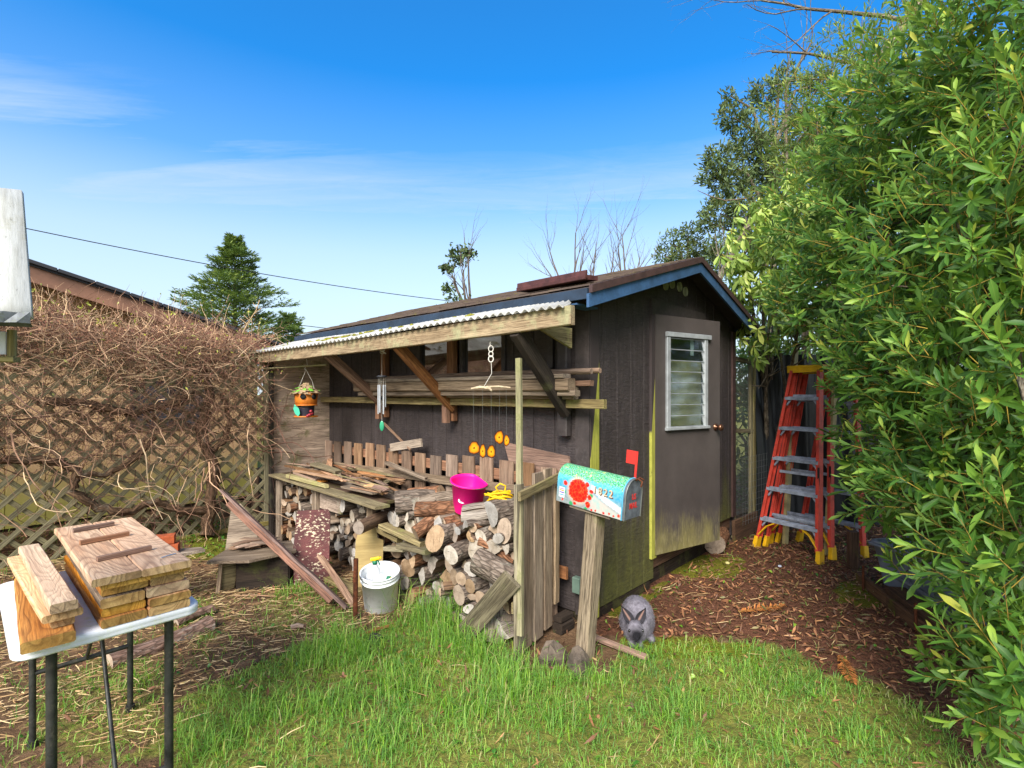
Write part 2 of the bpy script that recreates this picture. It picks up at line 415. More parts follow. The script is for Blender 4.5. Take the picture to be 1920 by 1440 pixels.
def siding(name,algae):
    t=NT(name); p=t.pos(); g=t.gc(); q=t.sep(g)
    n=t.noise(t.mp(g,(26,26,5)),1.,4,.6)
    c=t.ramp(n,[(.3,S(56,49,48)),(.7,S(72,64,62))])
    # embossed rough-sawn figure
    w=t.noise(t.mp(g,(14,14,60)),1.,3,.6,1.2)
    st=t.noise(t.mp(g,(7,7,.7)),1.,5,.75); c=t.mix(t.math('MULTIPLY',t.ramp(st,[(.56,0.),(.72,1.)]),.35),c,S(104,96,98))
    sp=t.noise(g,70.,2,.5); c=t.mix(t.math('MULTIPLY',t.ramp(sp,[(.72,0.),(.78,1.)]),.5),c,S(150,146,144))
    if algae:
        z=q[2]; an=t.noise(t.mp(g,(9,9,1.3)),1.,6,.7)
        mk=t.math('SUBTRACT',t.math('MULTIPLY',an,1.5),t.math('MULTIPLY',z,.75)); mk=t.ramp(mk,[(.12,0.),(.62,1.)])
        c=t.mix(t.math('MULTIPLY',mk,.8),c,S(98,99,46))
        a2=t.noise(t.mp(g,(24,24,5)),1.,5,.7); c=t.mix(t.math('MULTIPLY',t.ramp(a2,[(.5,0.),(.75,1.)]),t.math('MULTIPLY',mk,.6)),c,S(58,54,38))
    c=t.mix(t.math('MULTIPLY',t.ramp(w,[(.42,1.),(.58,0.)]),.35),c,S(36,32,32))
    return t.out(c,.6,t.bump(t.math('ADD',w,t.math('MULTIPLY',n,.5)),.7,.010),.35)
W['side']=siding('brown_siding',0); W['sidef']=siding('brown_siding_mossy',1)
def trimmat(name,zt,edge):
    """dark trim whose lower part has turned yellow-green up to a pointed tip; edge=which side the tip is on"""
    t=NT(name); g=t.gc(); q=t.sep(g)   # gc = (across 0..1, _, z)
    n=t.noise(t.mp(g,(6,6,5)),1.,5,.7)
    lim=t.math('ADD',t.math('MULTIPLY',q[0] if edge>0 else t.math('SUBTRACT',1.,q[0]),1.6),t.math('MULTIPLY',n,.12))
    # green where z < zt - 0.5*(1-across)
    h=t.math('SUBTRACT',zt,q[2]); mk=t.ramp(t.math('SUBTRACT',t.math('MULTIPLY',h,2.4),t.math('SUBTRACT',1.15,lim)),[(.0,0.),(.06,1.)])
    c=t.mix(mk,S(60,52,51),t.mix(t.ramp(n,[(.35,0.),(.7,1.)]),S(170,168,74),S(122,122,46)))
    wn=t.noise(t.mp(g,(12,12,9)),1.,5,.75); c=t.mix(t.math('MULTIPLY',t.math('MULTIPLY',t.ramp(wn,[(.6,0.),(.66,1.)]),mk),.8),c,S(84,80,48))
    return t.out(c,.7,t.bump(wn,.3,.004),.3)
W['trimc']=trimmat('corner_trim_paint',1.62,1); W['trimd']=trimmat('door_trim_paint',1.75,1)
W['trim']=plain('dark_brown_paint',(66,58,56),.6,nz=.15,nsc=12,dirt=((96,90,88),.3))
W['brownp']=plain('brown_paint',(78,56,52),.6,nz=.15,nsc=12)
W['blue']=plain('blue_trim_paint',(64,98,136),.5,nz=.18,nsc=6,dirt=((44,60,84),.5)); W['bluedk']=plain('dark_blue_fascia',(40,58,78),.75,nz=.2,nsc=6,dirt=((28,36,50),.5))  # eave fascia set to a darker blue than the rake boards
def shingle(name):
    t=NT(name); g=t.gc(); n=t.noise(t.mp(g,(3,3,3)),1.,6,.7); c=t.ramp(n,[(.3,S(70,58,52)),(.7,S(112,96,84))])
    n2=t.noise(g,160.,2,.6); c=t.mix(t.math('MULTIPLY',n2,.5),c,S(60,52,48))
    m=t.noise(t.mp(g,(5,5,5)),1.,7,.75); c=t.mix(t.math('MULTIPLY',t.ramp(m,[(.55,0.),(.68,1.)]),.8),c,S(104,98,42))
    return t.out(c,.95,t.bump(n2,.6,.006),.15)
W['shingle']=shingle('mossy_asphalt_shingle'); W['tar']=plain('black_roof_edge',(50,50,54),.8)
def corr(name):
    t=NT(name); g=t.gc(); n=t.noise(t.mp(g,(3,9,1)),1.,5,.7)
    c=t.mix(t.ramp(n,[(.35,0.),(.8,1.)]),S(232,231,226),S(176,170,156))
    m=t.noise(t.mp(g,(1.6,2.2,1)),1.,6,.7); c=t.mix(t.ramp(m,[(.58,0.),(.66,1.)]),c,S(150,138,52))
    return t.out(c,.4,None,.5,0.,.45)
W['corr']=corr('white_corrugated_plastic')
def glassm(name,tint=(.9,1,.97,1),rough=.03,alpha=.75):
    t=NT(name); tr=t.n('ShaderNodeBsdfTransparent',{0:tint}); gl=t.n('ShaderNodeBsdfGlossy',{0:(1,1,1,1),1:rough})
    fr=t.n('ShaderNodeFresnel',{0:1.5}); f=t.math('ADD',t.math('MULTIPLY',fr.outputs[0],.5),1-alpha,0,True)
    t.n('ShaderNodeOutputMaterial',{0:t.n('ShaderNodeMixShader',{0:f,1:tr.outputs[0],2:gl.outputs[0]}).outputs[0]}); return t.mat
W['glass']=glassm('louvre_glass',(.86,.94,.90,1),.12,.99); W['glass2']=glassm('window_glass',(.7,.74,.76,1),.05,.93)
W['alu']=plain('white_aluminium',(172,176,178),.45,.3,.5,nz=.12,dirt=((120,120,110),.3))
W['step']=plain('aluminium_step',(176,184,200),.45,.15,.5,nz=.2,nsc=16,dirt=((110,110,110),.4))
W['redfg']=plain('red_fibreglass',(218,74,56),.5,nz=.15,nsc=10,dirt=((120,52,46),.4)); W['tanfg']=plain('tan_fibreglass',(176,160,110),.6,nz=.15,dirt=((120,110,70),.4))
W['yel']=plain('yellow_ladder_plastic',(232,178,20),.45,nz=.1,dirt=((150,110,20),.3))
W['curtain']=plain('tan_blind_behind_glass',(214,190,150),.8,nz=.15,nsc=5)
W['brass']=plain('bronze_knob',(120,84,64),.3,.8,.5)
W['white']=plain('white_plastic',(226,228,230),.45,nz=.06,nsc=5,dirt=((120,124,112),.55))
W['tabletop']=plain('white_table_plastic',(228,230,232),.45,nz=.06,nsc=6,dirt=((196,204,120),.5))
W['steel']=plain('grey_steel_leg',(74,74,70),.5,.5,.5,nz=.3,nsc=12,dirt=((120,110,90),.3)); W['black']=plain('black_rubber',(26,26,28),.6)
W['pink']=plain('pink_plastic',(255,24,140),.5,spec=.25,nz=.04)
W['green']=plain('green_plastic',(26,120,84),.4); W['yelp']=plain('yellow_plastic',(236,200,30),.4)
W['rope']=plain('yellow_rope',(240,190,10),.7,nz=.1,nsc=60)
W['rustm']=plain('rusty_iron',(112,62,38),.9,.0,.2,nz=.35,nsc=24,dirt=((70,40,28),.6),bmp=.4)
W['wire']=plain('galvanised_wire',(130,132,128),.5,.6); W['cable']=plain('black_cable',(24,26,30),.6)
W['tarp']=plain('black_plastic_sheet',(24,27,31),.45,spec=.4,nz=.3,nsc=4,bmp=.5)
W['grey']=plain('blue_grey_plastic',(132,136,146),.5,nz=.12,nsc=4,dirt=((90,92,88),.35)); W['cloth']=plain('grey_cloth',(110,112,116),.9,nz=.2)
W['stone']=plain('brown_grey_stone',(112,98,84),.9,nz=.3,nsc=14,dirt=((60,50,44),.7),bmp=.9)
W['brick']=plain('orange_brick',(178,84,40),.9,nz=.2,nsc=18,dirt=((110,56,36),.5),bmp=.5)
W['wire2']=plain('white_cord',(214,208,196),.8)
W['whitev']=None
def wthr(name):
    t=NT(name); g=t.gc(); n=t.noise(t.mp(g,(6,40,40)),1.,5,.7); c=t.ramp(n,[(.3,S(196,196,190)),(.7,S(158,156,146))])
    m=t.noise(t.mp(g,(3,3,3)),1.,6,.75); c=t.mix(t.ramp(m,[(.5,0.),(.72,1.)]),c,S(136,128,84))
    k=t.noise(t.mp(g,(30,60,60)),1.,4,.7); c=t.mix(t.math('MULTIPLY',t.ramp(k,[(.62,0.),(.7,1.)]),.7),c,S(100,98,92))
    return t.out(c,.8,t.bump(n,.4,.003),.2)
W['whitev']=wthr('weathered_white_cover')
L_={}
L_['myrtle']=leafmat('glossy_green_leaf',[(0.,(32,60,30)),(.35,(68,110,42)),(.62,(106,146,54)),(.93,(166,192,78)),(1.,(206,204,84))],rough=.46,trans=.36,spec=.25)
L_['mid']=leafmat('grey_green_leaf',[(0.,(56,76,40)),(.5,(98,120,56)),(1.,(164,178,86))],trans=.3,rough=.5,spec=.2)
L_['rhodo']=leafmat('drooping_rhododendron_leaf',[(0.,(96,124,54)),(.5,(148,174,76)),(1.,(204,212,112))],trans=.35)
L_['rhododk']=leafmat('dark_rhododendron_leaf',[(0.,(34,58,40)),(.6,(60,92,58)),(1.,(110,148,70))],rough=.35)
L_['spruce']=leafmat('dark_needles',[(0.,(38,48,26)),(.5,(64,76,36)),(1.,(108,112,52))],rough=.7,trans=.1)
L_['fir']=leafmat('fir_needles',[(0.,(40,62,30)),(.5,(72,96,40)),(1.,(140,150,60))],rough=.7,trans=.15)
L_['grass']=leafmat('grass_blade',[(0.,(60,112,30)),(.4,(106,166,40)),(.75,(162,206,62)),(.93,(212,214,104)),(1.,(214,196,138))],rough=.55,trans=.4,spec=.3)
L_['litter']=leafmat('dead_leaf',[(0.,(62,38,32)),(.4,(112,70,52)),(.75,(160,106,72)),(1.,(206,156,104))],rough=.6,trans=.05)
L_['straw']=leafmat('dry_straw',[(0.,(120,94,60)),(.5,(176,146,98)),(1.,(216,190,140))],rough=.8,trans=.1)
L_['twig']=leafmat('bare_twig',[(0.,(70,46,38)),(.35,(116,84,64)),(.7,(160,124,92)),(1.,(206,172,126))],rough=.85,trans=.0)
L_['twigdk']=leafmat('dark_bare_twig',[(0.,(52,44,40)),(1.,(98,84,74))],rough=.9,trans=0)
L_['stem']=leafmat('yellow_brown_stem',[(0.,(112,88,44)),(1.,(164,138,58))],rough=.7,trans=0)
L_['bud']=leafmat('yellow_green_bud',[(0.,(150,150,50)),(1.,(214,206,80))],trans=.3)
L_['weed']=leafmat('weed_leaf',[(0.,(36,78,26)),(.6,(64,120,34)),(1.,(140,170,50))],trans=.2)

def twigmat(name,stops):
    t=NT(name); r=t.sep(t.gc())[0]; c=t.ramp(r,[(p,S(*q)) for p,q in stops]); return t.out(c,.85,None,.15)
L_['twig']=twigmat('bare_vine_twig',[(0.,(86,62,52)),(.4,(136,102,82)),(.75,(180,144,114)),(1.,(222,192,152))])
L_['twigdk']=twigmat('dark_bare_twig',[(0.,(70,60,56)),(1.,(122,106,94))])
L_['straw']=twigmat('dry_straw',[(0.,(104,78,52)),(.5,(160,128,88)),(1.,(208,182,136))])
L_['stem']=twigmat('yellow_brown_stem',[(0.,(112,88,44)),(1.,(164,138,58))])
L_['husk']=twigmat('dry_husk',[(0.,(96,58,54)),(.5,(140,92,78)),(1.,(196,156,118))])

t=NT('flaking_maroon_paint'); g=t.gc(); n=t.noise(t.mp(g,(6,6,6)),1.,5,.6); c=t.ramp(n,[(.3,S(64,38,38)),(.7,S(112,64,62))])
w=t.noise(t.mp(g,(2.5,9,3)),1.,1.5,.4,.8); w=t.ramp(t.math('FRACT',t.math('MULTIPLY',w,18.)),[(0.,1.),(.2,0.),(.8,0.),(1.,1.)]); c=t.mix(t.math('MULTIPLY',w,.35),c,S(48,30,30))
fk=t.noise(t.mp(g,(34,60,34)),1.,5,.75); fk2=t.noise(t.mp(g,(5,4,5)),1.,3,.6); c=t.mix(t.ramp(t.math('ADD',fk,t.math('MULTIPLY',fk2,.35)),[(.76,0.),(.79,1.)]),c,S(206,190,160))
W['maroonp']=t.out(c,.7,t.bump(t.math('ADD',n,fk),.5,.004),.3)
# ---------------------------------------------------------------- camera, sky, sun
cam=bpy.data.cameras.new('camera'); co=bpy.data.objects.new('camera',cam); COL.objects.link(co)
co.location=(0,0,CAM_H); co.rotation_euler=(pi/2,0,0); cam.sensor_width=36; cam.lens=18.0; cam.shift_y=17/1920
cam.clip_end=2000; cam.clip_start=.05; scene.camera=co
SUN=V((-.22,-.72,.60)).normalized(); elev=math.asin(SUN.z); azi=math.atan2(SUN.x,SUN.y)
w=bpy.data.worlds.new('World'); scene.world=w; w.use_nodes=True; t=w.node_tree; t.nodes.clear()
class WN(NT):
    def __init__(s,t): s.t=t
wt=WN(t)
sky=wt.n('ShaderNodeTexSky',sky_type='NISHITA',sun_disc=False,sun_elevation=elev,sun_rotation=azi,air_density=1.0,dust_density=.35,ozone_density=2.2,altitude=200)
tc=wt.n('ShaderNodeTexCoord').outputs['Generated']; satn=wt.ramp(wt.sep(tc)[2],[(0.,.45),(.25,.62),(.38,.82),(.5,1.)]); satn=wt.math('MULTIPLY',satn,1.85)
hs=wt.n('ShaderNodeHueSaturation',{'Color':sky.outputs[0],'Saturation':satn,'Value':.88,'Hue':.503})
tc=wt.n('ShaderNodeTexCoord').outputs['Generated']; q=wt.sep(tc)
zz=wt.math('MAXIMUM',q[2],.04); cx=wt.math('DIVIDE',q[0],zz); cy=wt.math('DIVIDE',q[1],zz)
vec=wt.n('ShaderNodeCombineXYZ',{0:cx,1:cy,2:0.}).outputs[0]
n1=wt.noise(wt.mp(vec,(.26,1.1,1),(2.1,.55,0),(0,0,.22)),1.,9,.62,.9)
n2=wt.noise(wt.mp(vec,(.05,.25,1),(1.7,4.,0),(0,0,.1)),1.,4,.55,.3)
n3=wt.noise(wt.mp(vec,(1.6,6.,1),(0,0,0),(0,0,.3)),1.,8,.7,1.2)
m=wt.math('MULTIPLY',wt.ramp(n1,[(.40,0.),(.58,1.)]),wt.ramp(n2,[(.30,.25),(.58,1.)]))
m=wt.math('MULTIPLY',m,wt.math('ADD',wt.math('MULTIPLY',n3,.8),.45))
low=wt.ramp(q[2],[(0.,1.),(.30,1.),(.37,.85),(.43,.25),(.50,.0)])
m=wt.math('MULTIPLY',m,low,0,True)
hz=wt.ramp(q[2],[(0.,.92),(.12,.80),(.25,.56),(.38,.24),(.52,.04)])
m=wt.math('MAXIMUM',wt.math('MULTIPLY',m,1.0,0,True),hz)
c=wt.mix(m,hs.outputs[0],(1.95,2.4,2.72,1))
bk=wt.ramp(wt.math('MULTIPLY',q[1],-1.),[(.1,0.),(.6,1.)]); c=wt.mix(wt.math('MULTIPLY',bk,.6),c,(6.2,6.4,6.6,1))  # brighter unseen haze behind the camera, added for soft fill light
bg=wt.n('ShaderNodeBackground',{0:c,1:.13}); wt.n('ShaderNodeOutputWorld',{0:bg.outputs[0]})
sl=bpy.data.lights.new('sun','SUN'); sl.energy=3.0; sl.angle=math.radians(30); sl.color=(1,.95,.87)
so=bpy.data.objects.new('sun',sl); COL.objects.link(so); so.rotation_euler=(-SUN).to_track_quat('-Z','Y').to_euler(); so.location=(0,0,30)
vs=scene.view_settings; vs.view_transform='Standard'; vs.look='None'; vs.gamma=1; vs.exposure=1.42; vs.use_curve_mapping=False
scene.cycles.max_bounces=6; scene.cycles.diffuse_bounces=3; scene.cycles.glossy_bounces=3; scene.cycles.transmission_bounces=4; scene.cycles.transparent_max_bounces=8
scene.cycles.use_denoising=True
# ---------------------------------------------------------------- ground zones (outlines read off the ground)
def inpoly(x,y,pl):
    r=False; j=len(pl)-1
    for i in range(len(pl)):
        xi,yi=pl[i];xj,yj=pl[j]
        if (yi>y)!=(yj>y) and x<(xj-xi)*(y-yi)/(yj-yi)+xi: r=not r
        j=i
    return r
def gpoly(p): return [tuple(gnd(u,v)[:2]) for u,v in p]
Z_MULCH=gpoly([(1110,1195),(1105,1130),(1300,1040),(1400,1000),(1500,960),(1760,960),(2300,1000),(2300,1440),(1840,1430),(1740,1345),(1650,1282),(1500,1225),(1380,1195),(1240,1205)])
Z_GRASS=gpoly([(240,1700),(280,1440),(320,1340),(420,1275),(560,1210),(700,1190),(790,1145),(850,1165),(900,1205),(1000,1235),(1110,1275),(1170,1225),(1260,1205),(1400,1200),(1520,1235),(1650,1290),(1760,1345),(1850,1440),(2300,1440),(2300,1700)])
Z_MID=[gpoly([(480,1190),(520,1095),(600,1085),(650,1140),(660,1200)]),gpoly([(60,1440),(40,1330),(150,1240),(260,1200),(330,1230),(300,1330),(260,1440)]),gpoly([(330,1130),(400,1130),(400,1230),(300,1190)])]
Z_WEED=gpoly([(345,1075),(360,1015),(400,990),(440,980),(440,1040),(410,1075)])
Z_MOSS=[gpoly([(1240,1065),(1300,1035),(1400,1050),(1380,1080),(1280,1085)]),gpoly([(1140,1175),(1150,1130),(1260,1090),(1180,1160)]),gpoly([(1560,1110),(1600,1080),(1650,1100),(1640,1140),(1580,1130)]),gpoly([(700,1240),(760,1220),(860,1240),(780,1260)]),gpoly([(1150,1190),(1420,1200),(1400,1240),(1200,1230)])]
def fz(x,y,s=.09,k=0):
    return x+s*mnoise.noise(V((x*3.1,y*3.1,k)))+s*.5*mnoise.noise(V((x*11,y*11,k+4))), y+s*mnoise.noise(V((x*3.1+9,y*3.1,k)))+s*.5*mnoise.noise(V((x*11,y*11,k+8)))
def zone(x,y):
    """grass, mulch, weed/moss weights"""
    X,Y=fz(x,y); a,b=ab(x,y)
    gr=0.12; mu=0.0; mo=0.0
    if inpoly(X,Y,Z_MULCH): mu=1.; gr=0.02
    if inpoly(X,Y,Z_GRASS): gr=1.; mu=0
    for z in Z_MID:
        if inpoly(X,Y,z): gr=max(gr,.5)
    if inpoly(X,Y,Z_WEED): mo=1.
    for z in Z_MOSS:
        if inpoly(X,Y,z): mo=1.
    if -0.75<a<0 and -.2<b<3.8: gr*=.1
    if y<2.0: gr=max(gr,.85) if x<2.5 else gr
    return gr,mu,mo
# ---------------------------------------------------------------- ground: one sheet to the horizon
def axis_pts():
    a=[-400,-150,-60,-30,-18,-12,-9]; q=-7.0
    while q<=7.001: a.append(q); q+=.09
    return a+[9,12,18,30,60,150,400]
xs=axis_pts(); ys=[-400,-150,-60,-20,-8,-4,-2]
q=-1.0
while q<=9.001: ys.append(q); q+=.09
ys+=[10,12,15,20,30,60,150,400]
gb=M(); vs_=[]; zc=[]
for y in ys:
    for x in xs:
        near=abs(x)<8 and -1.5<y<10
        vs_.append((x,y,gz(x,y) if near else gz(max(-7,min(7,x)),max(-1,min(9,y)))))
        zc.append(zone(x,y) if near else (.8,0,.3))
nx=len(xs); fs=[[j*nx+i,j*nx+i+1,(j+1)*nx+i+1,(j+1)*nx+i] for j in range(len(ys)-1) for i in range(nx-1)]
gb.add(vs_,fs,0,zc,True)
t=NT('garden_soil'); p=t.pos(); q=t.sep(t.gc())
n=t.noise(p,9.,7,.7); c=t.ramp(n,[(.3,S(74,56,42)),(.55,S(108,84,62)),(.75,S(150,120,90))])
gcol=t.ramp(t.noise(p,22.,4,.6),[(.3,S(78,86,36)),(.7,S(146,144,68))])
e=t.noise(p,14.,4,.6); gm=t.ramp(t.math('ADD',q[0],t.math('MULTIPLY',t.math('SUBTRACT',e,.5),.9)),[(.35,0.),(.65,1.)])
c=t.mix(t.math('MULTIPLY',gm,.85),c,gcol)
mc=t.ramp(t.noise(p,40.,4,.6),[(.3,S(66,44,34)),(.7,S(122,82,62))]); mm=t.ramp(t.math('ADD',q[1],t.math('MULTIPLY',t.math('SUBTRACT',e,.5),.8)),[(.4,0.),(.6,1.)])
c=t.mix(mm,c,mc)
mo=t.ramp(t.noise(p,60.,3,.6),[(.3,S(70,78,16)),(.7,S(128,130,36))]); mf=t.ramp(t.math('ADD',q[2],t.math('MULTIPLY',t.math('SUBTRACT',e,.5),.8)),[(.4,0.),(.65,1.)])
c=t.mix(t.math('MULTIPLY',mf,.8),c,mo)
hgt=t.math('ADD',n,t.math('MULTIPLY',t.noise(p,70.,4,.7),.5))
t.out(c,.95,t.bump(hgt,.9,.03),.1)
single('ground',gb,t.mat,None,None,None,'structure').location
# ================================================================ the shed
WID,DEP=2.775,3.65; RID=1.39; EZ=2.28; RZ=2.775; ZB=.08
def roofz(a): return (RZ-.045)-(RZ-EZ)/1.66*abs(a-RID)       # underside of the roof deck
sh=Thing('garden_shed','dark brown wooden garden shed with blue trimmed gable roof','shed')
def groove_wall(o,ex,ez_fn,L,z0_fn,nout,step=.2032,gw=.008,gd=.008,m=0,ph=0.0,holes=(),gc0=0):
    """sheet of grooved siding: plank faces with real recessed grooves"""
    mb=M(); x=0.0
    edges=[];q=-ph
    while q<L+.01: edges.append(q); q+=step
    for i in range(len(edges)):
        x0=max(0,edges[i]+gw/2); x1=min(L,edges[i]+step-gw/2)
        if x1<=x0: continue
        spans=[]
        def face(xa,xb,za0,za1,zb0,zb1,d):
            v=[V(o)+V(ex)*xa+UP*za0+V(nout)*d,V(o)+V(ex)*xb+UP*zb0+V(nout)*d,V(o)+V(ex)*xb+UP*zb1+V(nout)*d,V(o)+V(ex)*xa+UP*za1+V(nout)*d]
            mb.add(v,[[0,1,2,3]],m,[(xa+gc0,d*5,za0),(xb+gc0,d*5,zb0),(xb+gc0,d*5,zb1),(xa+gc0,d*5,za1)])
        cuts=sorted(set([x0,x1]+[h for H in holes for h in (H[0],H[1]) if x0<h<x1]+([RID] if x0<RID<x1 and gc0 else [])))
        for xa,xb in zip(cuts,cuts[1:]):
            xm=(xa+xb)/2; hh=[H for H in holes if H[0]<=xm<=H[1]]
            if hh:
                H=hh[0]
                if H[2]>z0_fn(xm): face(xa,xb,z0_fn(xm),H[2],z0_fn(xm),H[2],0)
                if H[3]<ez_fn(xm): face(xa,xb,H[3],ez_fn(xa),H[3],ez_fn(xb),0)
            else: face(xa,xb,z0_fn(xm),ez_fn(xa),z0_fn(xm),ez_fn(xb),0)
        # groove to the right of this plank
        if x1<L-.001:
            xm=x1+gw/2; hh=[H for H in holes if H[0]<=xm<=H[1]]  # inner shoots get darker leaf colour, painting shade inside the crown
            segs=[(z0_fn(xm),ez_fn(xm))] if not hh else [(z0_fn(xm),hh[0][2]),(hh[0][3],ez_fn(xm))]
            for za,zb in segs:
                if zb-za<.01: continue
                pts=[(x1,0),(x1+.002,-gd),(x1+gw-.002,-gd),(x1+gw,0)]
                for (pa,da),(pb,db) in zip(pts,pts[1:]):
                    v=[V(o)+V(ex)*pa+UP*za+V(nout)*da,V(o)+V(ex)*pb+UP*za+V(nout)*db,V(o)+V(ex)*pb+UP*zb+V(nout)*db,V(o)+V(ex)*pa+UP*zb+V(nout)*da]
                    mb.add(v,[[0,1,2,3]],m,[(pa+gc0,0,za),(pb+gc0,0,za),(pb+gc0,0,zb),(pa+gc0,0,zb)])
    return mb
# front (gable) wall faces -AL ; doorway hole
DA0,DA1,DZ0,DZ1=.93,1.79,.27,2.24
fw=groove_wall(P(0,0),AR,roofz,WID,lambda x: ZB if x<.86 else .27,-AL,holes=[(DA0,DA1,.20,DZ1)],gc0=10,ph=.04)
sh.part('front_wall',fw,W['sidef'])
sw=groove_wall(P(0,0),AL,lambda x: 2.27,DEP,lambda x:.06,-AR,holes=[(.78,1.92,1.70,2.16)],ph=.11)
sh.part('side_wall',sw,W['side'])
bw=M(); bw.prism([(0,.05),(WID,.05),(WID,2.29),(RID,2.72),(0,2.27)],P(0,DEP),AR,UP,.01); sh.part('rear_wall',bw,W['side'])
rw=M(); rw.prism([(0,.05),(DEP,.05),(DEP,2.27),(0,2.27)],P(WID,0),AL,UP,.01); sh.part('far_side_wall',rw,W['side'])
sb=M()
sb.beam(P(.0,.03,.035),P(.88,.03,.035),.05,.07); sb.beam(P(.88,.05,.20),P(WID-.05,.05,.20),.04,.13,m=1)
sb.beam(P(.0,.09,.05),P(WID,.09,.05),.06,.14); sb.beam(P(.06,.10,.03),P(.06,DEP,.03),.08,.10)
sb.beam(P(0,.012,.0),P(0,.012,.09),.07,.07)
sh.part('sill_beam',sb,[W['dark'],W['bed']])
fl=M(); fl.box(P(WID/2,DEP/2,.24),DEP-.12,WID-.12,.04,math.atan2(RX,-RY)); sh.part('floor',fl,W['dark'])
# roof slabs with shingle courses
rf=M()
for sgn,ea,ezv in ((-1,-.27,EZ),(1,WID+.10,RZ-(RZ-EZ)/1.66*(WID+.10-RID))):
    n_c=12; L=abs(ea-RID)
    b0,b1=-.19,DEP+.27
    for k in range(n_c):
        f0=k/n_c; f1=(k+1)/n_c+ (.004 if k<n_c-1 else 0)
        a0=ea+(RID-ea)*f0; a1=ea+(RID-ea)*f1
        z0=ezv+(RZ-ezv)*f0+.008; z1=ezv+(RZ-ezv)*f1+.001
        NB_=int((b1-b0)/.16)
        for i in range(NB_):
            ba=b0+(b1-b0)*i/NB_; bb=b0+(b1-b0)*(i+1)/NB_; jz=U(-.002,.003); ja=U(-.006,.006)*(-1 if sgn>0 else 1)
            A=a0+ja; c=[P(A,ba,z0+jz),P(A,bb,z0+jz),P(a1,bb,z1),P(a1,ba,z1)]; d=[q-UP*.012 for q in c]
            g=[(A,ba,k*.3),(A,bb,k*.3),(a1,bb,k*.3),(a1,ba,k*.3)]
            fs=[[0,3,2,1],[0,1,5,4],[1,2,6,5],[3,0,4,7]] if sgn<0 else [[0,1,2,3],[0,4,5,1],[1,5,6,2],[3,7,4,0]]
            rf.add(c+d,fs,0,g+g)
RI=sh.part('roof',rf,W['shingle'])
dk=M()
for ea,ezv in ((-.262,EZ-.004),(WID+.092,roofz(WID+.09)+.045)):
    c=[P(ea,-.18,ezv-.008),P(ea,DEP+.26,ezv-.008),P(RID,DEP+.26,RZ-.012),P(RID,-.18,RZ-.012)]; d=[q-UP*.03 for q in c]
    dk.add(c+d,[[0,1,2,3],[7,6,5,4],[0,4,5,1],[1,5,6,2],[2,6,7,3],[3,7,4,0]],0)
sh.part('roof_deck',dk,W['trim'],RI)
# rake boards: blue board with a brown strip above; eave fascia
def rake(a0,z0,a1,z1,b,zt,zb,mat,name,th=.02):
    mb=M(); o=P(0,b)
    mb.prism([(a0,z0+zb),(a1,z1+zb),(a1,z1+zt),(a0,z0+zt)],o,AR,UP,th); sh.part(name,mb,mat)
er=WID+.10; erz=RZ-(RZ-EZ)/1.66*(er-RID)
rake(-.285,EZ-.005,RID,RZ,-.195,-.002,-.050,W['brownp'],'rake_strip',.026)
rake(RID,RZ,er+.01,erz,-.195,-.002,-.050,W['brownp'],'rake_strip',.026)
rake(-.30,EZ-.012,RID,RZ,-.187,-.050,-.135,W['blue'],'rake_board')
rake(RID,RZ,er+.0,erz,-.187,-.050,-.135,W['blue'],'rake_board')
fb=M(); fb.beam(P(-.282,-.187,EZ-.058),P(-.282,DEP+.26,EZ-.058),.022,.068,bow=0); sh.part('eave_fascia',fb,W['bluedk'])
fb=M(); fb.beam(P(er-.01,-.187,erz-.07),P(er-.01,DEP+.26,erz-.07),.022,.09); sh.part('eave_fascia',fb,W['bluedk'])
# blue soffit return at the near corner
fb=M(); fb.beam(P(-.16,-.10,EZ-.112),P(-.16,.0,EZ-.112),.24,.012); sh.part('soffit_return',fb,W['blue'])
# corner trims, gc = across, _, z
def trim(o,ex,w,z0,z1,nout,th,mat,name,under=None):
    mb=M(); o=V(o); ex=V(ex); n=V(nout)
    c=[(0,0),(w,0),(w,th),(0,th)]; vs=[];gs=[]
    for z in (z0,z1):
        for x,d in c: vs.append(o+ex*x+n*d+UP*z); gs.append((x/w,d,z))
    mb.add(vs,[[0,1,5,4],[1,2,6,5],[2,3,7,6],[3,0,4,7],[0,3,2,1],[4,5,6,7]],0,gs); return sh.part(name,mb,mat,under)
trim(P(-.004,0),AR,.105,.03,2.22,-AL,.018,W['trimc'],'corner_trim')
trim(P(0,-.014),AL,.115,.05,2.24,-AR,.018,W['trim'],'corner_trim')
trim(P(0,.30),AL,.055,1.78,2.26,-AR,.024,W['trim'],'wall_batten')
trim(P(WID-.09,0),AR,.09,.27,2.26,-AL,.018,W['brownp'],'corner_trim')
trim(P(.865,0),AR,.078,.25,2.30,-AL,.022,W['trimd'],'door_casing')
trim(P(1.79,0),AR,.07,.25,2.24,-AL,.022,W['trim'],'door_casing')
hd=M(); hd.prism([(.865,2.245),(1.93,2.245),(1.93,2.36),(.865,2.37)],P(0,-.001),AR,UP,.024); sh.part('door_header',hd,W['trim'])
# dark room seen past the door
rm=M(); rm.box(P(.9,.9,1.2),.02,1.6,2.0,math.atan2(RX,-RY)); sh.part('inner_partition',rm,W['dark'])
